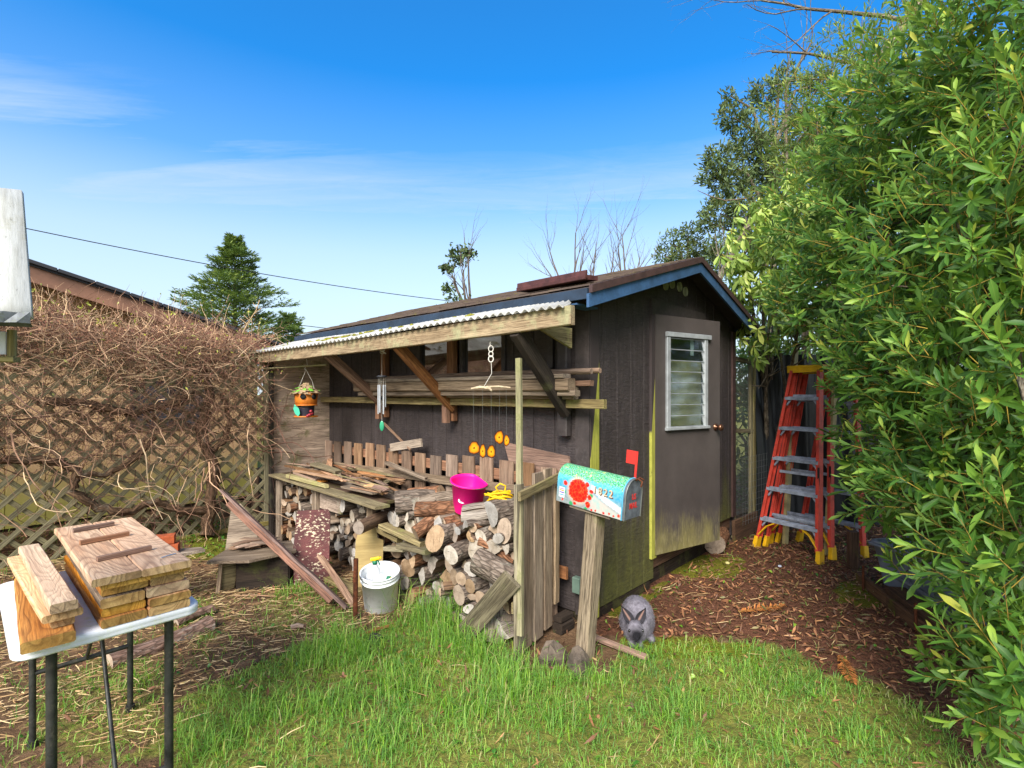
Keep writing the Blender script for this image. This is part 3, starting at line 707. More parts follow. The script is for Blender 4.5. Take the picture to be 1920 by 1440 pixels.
# door, ajar 15 degrees
H=P(.915,-.03); dth=math.radians(47.2-15); DX=V((math.cos(dth),math.sin(dth),0)); DN=V((DX.y,-DX.x,0))
DW=.832; dz0,dz1=.275,2.245
dm=M(); wa0,wa1,wz0,wz1=.125,.625,1.31,2.07
def door_panel():
    mb=M(); th=.038
    nxs=[0,wa0,wa1,DW]; nzs=[dz0,wz0,wz1,dz1]
    # split low edge so the warped skin reads
    for i in range(3):
        for j in range(3):
            if i==1 and j==1: continue
            x0,x1,z0,z1=nxs[i],nxs[i+1],nzs[j],nzs[j+1]
            for d,rev in ((0,False),(-th,True)):
                v=[H+DX*x0+UP*z0+DN*d,H+DX*x1+UP*z0+DN*d,H+DX*x1+UP*z1+DN*d,H+DX*x0+UP*z1+DN*d]
                mb.add(v,[[0,1,2,3] if not rev else [3,2,1,0]],0,[(x0,0,z0),(x1,0,z0),(x1,0,z1),(x0,0,z1)])
    def side(pa,pb):
        v=[H+DX*pa[0]+UP*pa[1],H+DX*pb[0]+UP*pb[1],H+DX*pb[0]+UP*pb[1]-DN*th,H+DX*pa[0]+UP*pa[1]-DN*th]
        mb.add(v,[[0,3,2,1]],0,[(pa[0],0,pa[1]),(pb[0],0,pb[1]),(pb[0],.1,pb[1]),(pa[0],.1,pa[1])])
    side((0,dz0),(DW,dz0));side((DW,dz0),(DW,dz1));side((DW,dz1),(0,dz1));side((0,dz1),(0,dz0))
    side((wa1,wz0),(wa0,wz0));side((wa1,wz1),(wa1,wz0));side((wa0,wz1),(wa1,wz1));side((wa0,wz0),(wa0,wz1))
    return mb
t=NT('door_paint_mossy'); g=t.gc(); q=t.sep(g)
n=t.noise(t.mp(g,(3,3,2.4)),1.,6,.65); c=t.ramp(n,[(.3,S(60,54,52)),(.7,S(76,69,66))])
an=t.noise(t.mp(g,(5,5,1.6)),1.,6,.7); mk=t.ramp(t.math('SUBTRACT',t.math('MULTIPLY',an,1.15),t.math('ADD',t.math('MULTIPLY',q[2],.95),t.math('MULTIPLY',q[0],.10))),[(.0,0.),(.34,1.)])
c=t.mix(t.math('MULTIPLY',mk,.85),c,S(118,110,66))
a2=t.noise(t.mp(g,(60,60,9)),1.,4,.7); c=t.mix(t.math('MULTIPLY',t.ramp(a2,[(.5,0.),(.68,1.)]),t.math('MULTIPLY',t.ramp(q[2],[(.3,.7),(.62,0.)]),1.)),c,S(150,140,104))
sc=t.noise(t.mp(g,(40,40,40)),1.,3,.6); c=t.mix(t.math('MULTIPLY',t.ramp(sc,[(.70,0.),(.74,1.)]),.3),c,S(130,126,122))
t.out(c,.5,t.bump(t.noise(g,90.,3,.6),.15,.003),.35); W['door']=t.mat
DI=sh.part('door',door_panel(),W['door'])
# louvre window in the door
wf=M()
for x in (wa0-.012,wa1-.03): wf.beam(H+DX*(x+.021)+UP*wz0+DN*.012,H+DX*(x+.021)+UP*wz1+DN*.012,.024,.042,up=DX)
wf.beam(H+DX*(wa0-.02)+UP*(wz1+.018)+DN*.02,H+DX*(wa1+.05)+UP*(wz1+.018)+DN*.02,.024,.04)
wf.beam(H+DX*(wa0-.02)+UP*(wz0-.008)+DN*.018,H+DX*(wa1+.03)+UP*(wz0-.008)+DN*.018,.03,.024)
sh.part('window_frame',wf,W['alu'],DI)
gl=M(); nl=8
for k in range(nl):
    z0=wz0+.01+(wz1-wz0-.02)*k/nl; z1=z0+(wz1-wz0)/nl+.012
    gl.beam(H+DX*(wa0+.028)+UP*(z0+.045)+DN*.006,H+DX*(wa1-.028)+UP*(z0+.045)+DN*.006,.005,z1-z0,up=(UP+DN*-.10))
sh.part('louvre_glass',gl,W['glass'],DI)
le=M()
for k in range(nl+1):
    z0=wz0+.008+(wz1-wz0-.02)*k/nl
    le.beam(H+DX*(wa0+.028)+UP*z0+DN*.014,H+DX*(wa1-.028)+UP*z0+DN*.014,.005,.006)
sh.part('louvre_edge',le,W['alu'],DI)
bl=M(); bl.beam(H+DX*(wa0+.02)+UP*1.60-DN*.03,H+DX*(wa1-.02)+UP*1.60-DN*.03,.006,.56); bl.beam(H+DX*(wa0+.34)+UP*2.0-DN*.028,H+DX*(wa0+.38)+UP*2.0-DN*.028,.004,.15,m=1)
sh.part('window_blind',bl,[W['curtain'],W['white']],DI)
kb=M()
for sgn in (1,-1):
    c=H+DX*(DW-.065)+UP*1.295+(DN*.0 if sgn>0 else DN*-.038)
    kb.lathe(c,[(.0,0),(.032,.001),(.032,.008),(.013,.012),(.012,.035),(.028,.045),(.031,.06),(.024,.072),(0,.075)],16,axis=DN*sgn)
sh.part('door_knob',kb,W['brass'],DI)
# outer mating knob seen past the door edge (latch side)
# side window behind the brackets
sf=M(); b0,b1,z0,z1=.78,1.92,1.70,2.16
for bb in (b0+.02,b1-.02,1.30): sf.beam(P(-.008,bb,z0),P(-.008,bb,z1),.04,.035,up=AR)
for z in (z0+.018,z1-.018): sf.beam(P(-.010,b0,z),P(-.010,b1,z),.04,.036)
SI=sh.part('side_window',sf,W['trim'])
sg=M(); sg.beam(P(.012,b0+.03,(z0+z1)/2),P(.012,b1-.03,(z0+z1)/2),.005,z1-z0-.06); sh.part('pane',sg,W['glass2'],SI)
si=M(); si.beam(P(.06,1.42,z0+.09),P(.06,1.50,z0+.09),.03,.13); sh.part('window_item',si,W['white'],SI)
# vent: four round louvres under the gable
for (u,v) in ((1247,535),(1259,532),(1273,538),(1284,547)):
    k=(u-960)/F; a=(k*3.53-.53)/(RX-k*RY); y=3.53+a*RY; z=CAM_H+(HZ-v)/F*y
    mb=M(); c=P(a,0,z); mb.lathe(c,[(.0,.004),(.026,.004),(.030,.002),(.036,.012),(.042,.014),(.042,0)],20,axis=-AL)
    for j in range(-2,3): mb.beam(c-AR*.024+UP*j*.011-AL*.008,c+AR*.024+UP*j*.011-AL*.008,.003,.004)
    sh.part('round_vent',mb,W['ventc'] if 'ventc' in W else W.setdefault('ventc',plain('cream_plastic_vent',(170,170,140),.6,dirt=((110,110,70),.5))))
sh.done()
# loose flashing lying on the roof near the corner
fm=M(); p0=P(-.16,-.13,EZ+.085); p1=P(-.10,.52,EZ+.10)
fm.beam(p0-UP*.015,p1-UP*.015,.13,.030,up=(0,-.1,1)); fm.beam(p0-AR*.055,p1-AR*.055,.014,.05)
W['flash']=plain('red_brown_metal',(98,58,54),.5,.2,nz=.2,nsc=14,dirt=((60,40,38),.5)); single('roof_flashing',fm,W['flash'],'loose red brown metal flashing lying on the shed roof','flashing')
# ================================================================ lean-to over the log rack
lt=Thing('lean_to_roof','lean-to of corrugated white plastic over the side wall','lean-to')
S0,S1=-.62,-.20; bA,bB=-.27,3.90
def cz(a): return 2.105+(a+.62)*.27
def ao(b): return -.62-.20*max(0,b)/3.9
def az(b): return -.075*max(0,b)/3.9
cr=M(); n=430; vs_=[];gs=[]
for i in range(n+1):
    b=bA+.0+(bB-bA+.06)*i/n; w_=.010*math.sin(b/.0635*2*pi)
    sag=.012*math.sin(b*2.2)
    for a in (S0-.03,-.42,S1):
        for dd in (0,-.006): vs_.append(P(a if a>-.3 else (ao(b)-.03 if a<-.6 else (ao(b)+S1)/2),b+max(0,(a+.62)/.42*.27*(1-i/60.)),cz(a)+w_+sag*.5+dd+az(b)*(1. if a<-.6 else .5 if a<-.3 else .0))); gs.append((b,a,dd))
fs=[]
for i in range(n):
    o=i*6
    for j in (0,2):
        fs+= [[o+j,o+j+6,o+j+8,o+j+2],[o+j+1,o+j+3,o+j+9,o+j+7]]
    fs.append([o,o+1,o+7,o+6])
cr.add(vs_,fs,0,gs,False); lt.part('corrugated_sheet',cr,W['corr'])
bm=M(); bm.beam(P(-.585,bA-.02,2.04),P(-.785,bB+.0,1.972),.04,.112,seg=14,jit=.003,bow=-.01); lt.part('outer_rafter',bm,[W['beam']])
bm=M(); bm.beam(P(-.05,bA+.42,2.14),P(-.05,3.6,2.14),.04,.07); lt.part('ledger',bm,W['strut'])
bm=M()
for b in (0.9,2.5): bm.beam(P(-.03,b,2.15),P(-.56,b,2.10),.04,.06)
lt.part('purlin',bm,W['strut'])
bm=M(); bm.prism([(0,0),(.30,0),(.30,-.13),(.0,-.04)],P(-.55,-.02,2.02),AR,UP,.02); lt.part('end_gusset',bm,W['weathg'])
for b,mt,nm in ((2.42,'strut','a'),(1.39,'strut','b'),(.18,'dark','c')):
    bm=M(); b2=b-.04
    bm.beam(P(-.575-.045*b,b2,1.99-.012*b),P(-.065,b2,1.47),.07 if mt=='dark' else .05,.10 if mt=='dark' else .085,up=AR,m=0); lt.part('brace',bm,W['strut'] if mt!='dark' else W['darkb'] if 'darkb' in W else W.setdefault('darkb',wood('dark_mossy_brace_wood',(66,54,42),(46,38,32),(28,24,20),moss=.3,mossc=(84,84,44))))
    bm=M(); bm.beam(P(-.045,b,1.36 if mt!='dark' else 1.30),P(-.045,b,2.10),.06,.085,up=AL); lt.part('wall_upright',bm,W['red'] if mt!='dark' else W['trim'])
    if mt!='dark': bm=M(); bm.beam(P(-.115,b-.002,1.345),P(-.115,b-.002,1.50),.052,.06,up=AL); lt.part('brace_block',bm,W['red'])
lt.done()
# moss lumps sitting on the corrugated roof
ms=M()
for _ in range(70):
    b=U(2.0,3.8) if R_.random()<.8 else U(.4,2.0); a=U(-.62,-.32); ms.blob(P(a-.04*b,b,cz(a)+az(b)+.012),U(.012,.04),U(.01,.03),U(.008,.018),7,4,.5,4)
W['mossy']=plain('yellow_green_moss',(150,146,40),.95,nz=.3,nsc=40,dirt=((96,70,36),.6),bmp=.8)
single('roof_moss',ms,W['mossy'],'yellow moss and needles lying on the corrugated lean-to','moss',kind='stuff')
# plywood end panel and its dark post
ep=Thing('plywood_end_panel','tall weathered plywood panel closing the far end of the lean-to','plywood panel')
pp=M(); pp.prism([(-.655,.73),(.03,.70),(.03,2.10),(-.655,2.0)],P(0,3.655),AR,UP,.014); ep.part('upper_sheet',pp,W['ply'])
pp=M(); pp.prism([(-.655,-.02),(.03,-.02),(.03,.68),(-.655,.70)],P(0,3.66),AR,UP,.014); ep.part('lower_sheet',pp,W['ply'])
pp=M(); pp.beam(P(-.675,3.62,-.05),P(-.675,3.62,2.03),.035,.06,up=AL); ep.part('post',pp,W['dark'])
pp=M(); pp.beam(P(-.66,3.63,.56),P(-.38,3.63,.57),.02,.05); ep.part('cleat',pp,W['weathg'])
ep.done()
# wall ledger and the boards stored on it
lb=M(); lb.beam(P(-.105,-.20,1.527),P(-.105,3.62,1.527),.035,.062,seg=8,jit=.002)
single('wall_rail',lb,W['weathg'],'mossy horizontal rail along the shed side wall ending in a pointed tip','rail')
yy=[(-.13,.02,2.30,1.60,.07,.085,'weather'),(-.19,-.04,2.62,1.60,.06,.04,'weather'),(-.20,.0,2.66,1.655,.085,.085,'weather'),(-.11,-.10,2.2,1.665,.04,.038,'strut'),(-.12,.12,2.45,1.705,.07,.03,'weather'),(-.21,.03,2.5,1.715,.085,.028,'weather'),(-.16,-.13,2.3,1.742,.035,.035,'pick'),(-.09,-.15,1.9,1.748,.035,.035,'pick')]
desc=['squared grey stud lying on the wall rail under the stack','thin grey board at the bottom front of the wall rack','wide knotty grey plank facing out on the wall rack','narrow brown batten between the planks of the wall rack','thin flat board lying inside the wall rack stack','flat pale board capping the wide plank on the wall rack','rounded brown pole on top of the wall rack','second rounded pole at the back top of the wall rack']
for (a,b0,b1,z,w_,h,mt),ds in zip(yy,desc):
    mb=M()
    if 'pole' in ds: mb.tube([P(a,b0,z),P(a,(b0+b1)/2,z+.004),P(a,b1,z)],.019,9)
    else: mb.beam(P(a,b0,z),P(a+U(-.02,.01),b1,z+U(-.006,.01)),w_,h,seg=6,jit=.0015)
    single('stored_board' if 'pole' not in ds else 'stored_pole',mb,W[mt],ds,'plank' if 'pole' not in ds else 'pole','boards stored on the wall rack')
# ================================================================ picket fence behind the log rack
pf=Thing('picket_fence','low brown picket fence panel standing against the side wall','picket fence')
k=0; b=3.44
while b>.16:
    mb=M(); h=1.075+U(-.012,.012)+ .012*math.sin(b*3); le=U(-.008,.008)
    mb.beam(P(-.115,b,.0),P(-.115+U(-.006,.006),b+le,h),.142,.018,up=AR); pf.part('picket',mb,W['pick']); b-=.212
mb=M(); mb.beam(P(-.088,3.55,.98),P(-.088,.12,.965),.022,.085); pf.part('back_rail',mb,W['red'])
mb=M(); mb.beam(P(-.145,3.5,.80),P(-.145,.1,.895),.022,.07,seg=6,jit=.002); pf.part('front_rail',mb,W['weather'])
mb=M(); mb.beam(P(-.088,3.55,.35),P(-.088,.12,.35),.022,.085); pf.part('back_rail',mb,W['red'])
pf.done()
mb=M(); mb.prism([(0,0),(.52,-.02),(.54,.06),(.50,.26),(-.12,.32)],P(-.06,.62,.90),-AL,UP,.016); single('leaning_board',mb,W['red'],'wide pinkish board standing behind the pickets near the shed corner','board')
mb=M(); mb.beam(P(-.15,2.16,1.08),P(-.12,1.72,1.155),.02,.075); single('loose_board',mb,W['weather'],'short grey board resting across the picket tops','board','loose wood on the picket tops')
mb=M(); mb.beam(P(-.10,2.35,1.30),P(-.14,1.86,1.08),.014,.022); single('loose_stick',mb,W['scrap'],'thin tan stick leaning against the wall above the pickets','stick')
# ================================================================ near end panel of the rack
A0=V((.03,3.075,0)); B0=V((.345,3.56,0)); pd=(B0-A0).normalized(); pn=V((pd.y,-pd.x,0))
npn=Thing('end_gate_panel','grey slatted panel of upright boards closing the near end of the log rack','fence panel')
for k,(t0,wd,h0,h1) in enumerate(((.02,.085,.0,1.05),(.115,.105,.03,1.02),(.245,.105,.03,1.09),(.375,.10,.05,1.10),(.495,.062,.17,.98))):
    mb=M(); q=A0+pd*t0; mb.beam(q+UP*h0,q+pd*.0+UP*h1,wd,.022,up=pn,seg=6,jit=.002); npn.part('board',mb,W['weather'] if k else W['weathg'])
mb=M(); mb.beam(A0+pn*.03-pd*.02+UP*.985,A0+pd*.60+pn*.03+UP*1.045,.022,.055,seg=3,jit=.002); npn.part('top_rail',mb,W['weathg'])
mb=M(); mb.beam(A0-pn*.03+UP*.3,A0+pd*.55-pn*.03+UP*.3,.022,.07); npn.part('bottom_rail',mb,W['weathg'])
npn.done()
mb=M(); mb.beam(A0+pn*.045-pd*.035+UP*.17,at(973,672,3.20),.030,.036,up=pn,seg=12,jit=.0015)
single('slender_post',mb,W['post'],'slender pale green stick post rising from the end panel to the lean-to','post')
mb=M(); mb.beam(gnd(878,1196)+V((-.02,0,.03)),V((.0,3.03,.50)),.028,.13,up=V((0,-.3,1)),seg=4,jit=.001)
single('diagonal_board',mb,W['weathg'],'mossy grey board propped diagonally against the end panel','board')
# ================================================================ firewood
def fr(u,v,a=-.56):
    k=(u-960)/F; b=(.53+a*RX-k*(3.53+a*RY))/(RY+k*RX); y=3.53+a*RY+b*RX
    return b,CAM_H+(HZ-v)/F*y
def xsec(kind,r):
    """closed cross-section; each point = (y,z,is_bark)"""
    pts=[]
    if kind=='round':
        e=U(.85,1.1); n=16; ph=U(0,6)
        for i in range(n):
            an=2*pi*i/n; q=r*(1+.07*math.sin(2*an+ph)+U(-.035,.035)); pts.append((q*math.cos(an)*e,q*math.sin(an)/e,1))
    else:
        span={'half':pi*U(.9,1.1),'quarter':pi*U(.45,.6),'slab':pi*.8}[kind]; n=9; R=r*{'half':1.15,'quarter':1.6,'slab':1.2}[kind]
        cyy=-R*(.35 if kind=='half' else .55)
        for i in range(n+1):
            an=-span/2+span*i/n; q=R*(1+U(-.04,.04)); pts.append((cyy+q*math.cos(an),q*math.sin(an),1 if i<n else 0))
        if kind!='half':
            for t in (.33,.66): pts.append((cyy+R*(1-t)*math.cos(span/2)+U(-.006,.006),R*(1-t)*math.sin(span/2)+U(-.006,.006),0))
            pts.append((cyy+U(-.01,.01),U(-.01,.01),0))
            for t in (.33,.66): pts.append((cyy+R*t*math.cos(-span/2)+U(-.006,.006),R*t*math.sin(-span/2)+U(-.006,.006),0))
        else:
            for t in (.25,.5,.75): pts.append((cyy+R*math.cos(span/2)+U(-.01,.012),R*math.sin(span/2)*(1-2*t),0))
    return pts
def log_mesh(p0,p1,r,kind='round',roll=None,seg=4,bend=0.01,bumps=0.03):
    mb=M(); p0=V(p0);p1=V(p1); d=(p1-p0).normalized(); x=d.cross(UP).normalized(); z=x.cross(d)
    if roll is None: roll=U(0,6.28)
    cs=xsec(kind,r); n=len(cs); c_,s_=math.cos(roll),math.sin(roll); g0=(U(0,90),U(0,9),U(0,9)); L=(p1-p0).length
    bx,bz=U(-bend,bend),U(-bend,bend); vs=[];gs=[]
    tilt=(U(-.12,.12),U(-.12,.12))
    for i in range(seg+1):
        t=i/seg; ax=p0+d*L*t+x*(bx*math.sin(pi*t))+z*(bz*math.sin(pi*t)); k=1+U(-bumps,bumps)
        for (y_,z_,bk) in cs:
            q=k*(1+U(-bumps,bumps)*.4); yy=(y_*c_-z_*s_)*q; zz=(y_*s_+z_*c_)*q
            ex=(tilt[0]*yy+tilt[1]*zz) if i in (0,seg) else 0
            vs.append(ax+x*yy+z*zz+d*ex); gs.append((g0[0]+L*t,g0[1]+yy,g0[2]+zz))
    o=mb.add(vs,[],0,gs)
    for i in range(seg):
        for k in range(n):
            a=o+i*n+k;b=o+i*n+(k+1)%n; mb.f.append([a,b,b+n,a+n]); mb.m.append(0 if cs[k][2] else 2); mb.sm.append(kind=='round' or bool(cs[k][2]))
    for i,rev in ((0,True),(seg,False)):
        e=vs[i*n:i*n+n]; c=sum(e,V((0,0,0)))/n+d*(U(-.004,.004)); ge=gs[i*n:i*n+n]; gcn=(ge[0][0],g0[1],g0[2])
        fs=[[k,(k+1)%n,n] for k in range(n)]
        if rev: fs=[f[::-1] for f in fs]
        mb.add(e+[c],fs,1,list(ge)+[gcn])
    return mb
MB=[(W['bark'],W['cut'],W['split']),(W['bark2'],W['cutd'],W['splitd']),(W['bark'],W['cutd'],W['splitd']),(W['bark'],W['cut'],W['split'])]
def pack(b0,b1,top,rs,n,z0=.04):
    """drop discs one at a time onto the lowest free spot"""
    S=[]; fails=0
    while fails<40 and len(S)<n:
        r=R_.choice(rs)*U(.88,1.12); best=None
        for _ in range(26):
            b=U(b0+r,b1-r); z=z0+r
            for (bb,zz,rr) in S:
                dx=abs(bb-b)
                if dx<rr+r: z=max(z,zz+math.sqrt((rr+r)**2-dx*dx)*.92)
            if best is None or z<best[1]: best=(b,z)
        if best[1]+r<top(best[0]): S.append((best[0],best[1],r)); fails=0
        else: fails+=1
    return S
SPEC=[]   # (b,z,half b,half z) footprints kept clear for the named logs
def fp(u,v,hb,hz,a=-.56): b,z=fr(u,v,a); SPEC.append((b,z,hb,hz))
fp(815,1010,.09,.09); fp(925,1065,.13,.05); fp(765,1005,.12,.03)
topR=lambda b: .84 if b<.6 else (.70+.03*math.sin(b*9) if b<1.05 else (.82 if b<1.55 else .62))
packR=[q for q in pack(.17,1.62,topR,[.032,.038,.045,.052,.06,.068],260) if not any(abs(q[0]-s[0])<s[2]+q[2]*.5 and abs(q[1]-s[1])<s[3]+q[2]*.5 for s in SPEC)]
packL=pack(1.66,3.58,lambda b:.68 if b>2.9 else .65,[.032,.038,.045,.055],230)
kn={'round':'round bark covered log','half':'half round split log','quarter':'wedge shaped split log'}
for bay,PK in (('R',packR),('L',packL)):
    for (b,z,r) in PK:
        kind=R_.choices(['round','half','quarter'],[.42,.24,.34] if bay=='R' else [.4,.24,.36])[0]
        af=-(U(.54,.68) if bay=='R' else U(.46,.62)); 
        if z>.5 and bay=='R': af+=.03
        ln=U(.34,.42) if bay=='R' else U(.28,.36); yaw=R_.gauss(0,.07 if r>.055 else .13)
        p0=P(af,b+yaw*-.1,z+U(-.006,.006)); p1=P(af+ln,max(b+yaw*ln,.20+r),z+U(-.012,.012))
        mb=log_mesh(p0,p1,r*(1. if kind=='round' else .98),kind)
        m3=R_.choice(MB)
        where='stacked in the open bay beside the slatted end panel' if bay=='R' else 'stacked in the shaded bay under the scrap platform'
        single('firewood_log',mb,list(m3),f'{kn[kind]} {where}','log',f'{kn[kind]}s {where}')
def wpt(u,v,a): b,z=fr(u,v,a); return P(a,b,z)
def special(lab,p0,p1,r,kind,mats,roll=None,**k):
    return single('firewood_log',log_mesh(p0,p1,r,kind,roll,**k),list(mats),lab,'log')
special('large round log with a cracked grey brown end in the middle of the open stack',wpt(815,1010,-.69),wpt(815,1010,-.69)+AR*.40+AL*.02,.088,'round',MB[2])
special('long thick bark log lying lengthwise low in the stack against the end panel',wpt(893,1050,-.66),wpt(965,1088,-.60),.082,'round',MB[0],bend=.0,seg=7)
special('thinner bark log lying lengthwise above the thick one near the end panel',wpt(900,1012,-.60),wpt(965,1050,-.52),.040,'round',MB[1],seg=6)
special('protruding thin log sticking out of the stack toward the lawn',wpt(672,990,-.86),wpt(722,968,-.50),.052,'round',(W['splitd'],W['cutd'],W['splitd']),bumps=.06)
special('big pale split log crowning the stack beside the scrap platform',wpt(742,940,-.60),wpt(742,940,-.60)+AR*.26-AL*.18-UP*.0,.105,'half',MB[3],roll=1.2)
special('rough dark bark log behind the big pale split log on the stack top',wpt(770,935,-.42),wpt(828,928,-.30),.075,'round',MB[1],bumps=.07)
special('red brown log with a round pale cut end on top of the stack',wpt(781,955,-.64),wpt(781,955,-.64)+AR*.22-AL*.30+UP*.02,.052,'round',(W['bark2'],W['cut'],W['split']))
special('long reddish branch log slanting up toward the pink bucket',wpt(778,1000,-.70),wpt(858,945,-.36),.047,'round',(W['bark2'],W['cutd'],W['splitd']),seg=6)
special('pale log with oval cut end under the crowning split log',wpt(742,975,-.62),wpt(742,975,-.62)+AR*.34-AL*.08,.060,'round',MB[0])
special('short brown log with oval end between the branch and the pink bucket',wpt(826,980,-.62),wpt(826,980,-.62)+AR*.3,.06,'half',MB[1],roll=1.)
special('chunky split log leaning below the yellow rope',wpt(922,962,-.62),wpt(922,962,-.62)+AR*.28-AL*.05+UP*.02,.075,'half',MB[3],roll=.4)
special('thick log with a rough sawn face just left of the end panel',wpt(945,995,-.62),wpt(945,995,-.62)+AR*.3-AL*.02,.072,'round',MB[2])
special('short split stick in front of the pink bucket',wpt(868,955,-.60),wpt(915,948,-.50),.030,'quarter',(W['splitd'],W['cut'],W['split']))
special('second split stick under the first in front of the pink bucket',wpt(866,968,-.62),wpt(918,962,-.52),.034,'quarter',(W['split'],W['cut'],W['split']))
special('pale wedge log beside the red slanting branch',wpt(872,985,-.66),wpt(915,980,-.5),.045,'half',MB[3],roll=2.)
special('upright short log at the foot of the end panel',gnd(925,1205)+V((0,0,.0)),gnd(925,1205)+V((.02,.05,.19)),.06,'half',MB[0])
special('pale upright wedge of firewood next to the end panel post',gnd(950,1200)+V((0,0,.12)),gnd(950,1190)+V((-.02,.03,.30)),.06,'quarter',MB[3])
for u0,v0,u1,v1,a,w_,lab in ((718,985,796,1020,-.66,.09,'upper mossy stud laid flat across the front of the stack'),(752,1022,806,1034,-.68,.10,'lower grey stud laid flat under the large round log'),(712,992,752,1012,-.62,.085,'short grey stud poking out beneath the upper stud'),(724,1028,760,1030,-.62,.06,'rotten mossy stick between the studs')):
    mb=M(); mb.beam(wpt(u0,v0,a),wpt(u1,v1,a+.03),w_,.036,seg=3,jit=.001); single('stacked_stud',mb,W['weathg'],lab,'stud')
# rack frame under the scrap platform
rk=Thing('scrap_platform','low timber platform frame carrying scrap boards over the shaded log bay','wood rack')
for (a,b) in ((-.62,2.72),(-.60,1.78),(-.62,3.55),(-.18,1.7),(-.18,3.5)):
    mb=M(); mb.beam(P(a,b,-.02),P(a,b,.67),.085,.04,up=AR); rk.part('leg',mb,W['weather'])
for a,b0,b1,m_ in ((-.66,1.50,3.56,'weathg'),(-.52,1.62,3.56,'bed'),(-.38,1.60,3.56,'weather'),(-.24,1.62,3.56,'bed')):
    mb=M(); mb.beam(P(a,b1,.73),P(a-.01,b0,.695),.135,.022,seg=4,jit=.001); rk.part('deck_board',mb,W[m_])
mb=M(); mb.prism([(0,0),(.42,0),(.42,.16),(0,.16)],P(-.60,2.28,.50),AL,UP,.016); rk.part('back_skirt',mb,W['ply'])
rk.done()
# loose scrap on the platform
cl={'weather':'grey weathered','scrap':'brown splintery','gold':'freshly sawn orange','pale':'pale yellow','red':'reddish','weathg':'mossy grey'}
cnt=0
for i in range(64):
    m_=R_.choice(['weather','scrap','scrap','scrap','red','weathg','red','gold'])
    b=U(1.75,3.35); a=-.10-U(0,.52); L=U(.22,1.0); an=R_.gauss(.12,.28); lay=.752+.012+ i/64*.075*(.4+.6*math.exp(-((a+.3)/.25)**2)) +.02*sm((b-2.0)/1.)
    d=AL*math.cos(an)+AR*math.sin(an)
    b0=max(1.62,b-L/2); e=P(a,b0,lay); e1=e+d*L; aa,bb=ab(e1.x,e1.y)
    if bb>3.55 or aa>-.1 or aa<-.72: continue
    mb=M(); wd=R_.choice([.02,.028,.04,.06,.085]); th=U(.006,.016) if wd<.05 else U(.012,.02)
    mb.beam(e,e1+UP*U(-.012,.02),wd,th,up=UP+AR*U(-.25,.25),seg=3,jit=.0015,endj=.012,taper=U(.6,1.)); cnt+=1
    size='thin' if wd<.03 else ('narrow' if wd<.05 else 'wide'); LN='short' if L<.45 else ('long' if L>.75 else 'medium')
    single('scrap_lath',mb,W[m_],f'{LN} {size} {cl[m_]} wood strip in the heap on the scrap platform','scrap wood',f'{LN} {size} {cl[m_]} scraps on the platform')
for (u0,v0,u1,v1,a,w_,h,m_,lab) in ((590,870,635,885,-.50,.10,.03,'weathg','mossy grey block lying on the scrap heap'),(540,892,612,912,-.70,.05,.04,'post','pale pointed yellow green lath overhanging the platform edge'),(585,898,608,905,-.58,.10,.035,'gold','short orange sawn block among the scraps'),(648,912,705,925,-.62,.10,.018,'weather','grey squared board at the near edge of the heap'),(690,910,722,925,-.55,.09,.02,'pale','pale pointed board tip at the near end of the heap'),(560,885,600,900,-.60,.13,.03,'scrap','stubby brown plank on the far front corner of the heap'),(725,868,800,898,-.25,.05,.03,'weather','long grey lath running behind the heap toward the pickets'),(700,945,722,952,-.60,.10,.016,'gold','orange brown offcut under the near lip of the platform')):
    b,z=fr(u0,v0,a); p0=P(a,b,z); b,z=fr(u1,v1,a+.04); p1=P(a+.04,b,z)
    mb=M(); mb.beam(p0,p1,w_,h,seg=2,jit=.001,endj=.01,taper=.8); single('scrap_block',mb,W[m_],lab,'scrap wood')
# slabs leaning in front of the shaded bay
def slab(name,lab,cat,pts,u0,v0,lean,rz,th,mat,base=None,me=None):
    g=base if base is not None else gnd(u0,v0); ex=V((math.cos(rz),math.sin(rz),0)); n=V((ex.y,-ex.x,0)); ey=(UP-n*lean).normalized()
    mb=M(); mb.prism(pts,g,ex,ey,th,m=0); return single(name,mb,mat,lab,cat)
slab('maroon_slab','maroon painted slab with flaking paint leaning upright by the shaded log bay','slab',[(-.13,0),(.12,.0),(.145,.05),(.150,.56),(.13,.60),(-.115,.60),(-.14,.3)],583,1092,.14,.25,.035,W['maroonp'])
slab('plywood_offcut','tan notched plywood offcut standing behind the white bucket','plywood offcut',[(-.11,0),(.11,0),(.11,.18),(.06,.20),(.115,.24),(.118,.40),(.07,.42),(.065,.5),(-.07,.52),(-.10,.4)],690,1110,.15,.2,.012,W['plytan'])
mb=M(); mb.beam(gnd(610,1085)+V((0,.0,.03)),gnd(668,1130)+V((0,.1,.03)),.11,.035); single('ground_board',mb,W['weathg'],'mossy board lying on the ground from the maroon slab to the bucket','board')
mb=M(); mb.beam(gnd(735,1128)+V((0,.1,.03)),gnd(790,1148)+V((0,.05,.03)),.07,.05); single('ground_board',mb,W['weathg'],'short mossy board under the stack right of the white bucket','board')
mb=M(); mb.beam(gnd(530,1060)+V((0,0,.05)),gnd(580,1085)+V((0,0,.06)),.10,.03); single('ground_board',mb,W['weathg'],'greenish board lying between the plywood panel and the maroon slab','board')
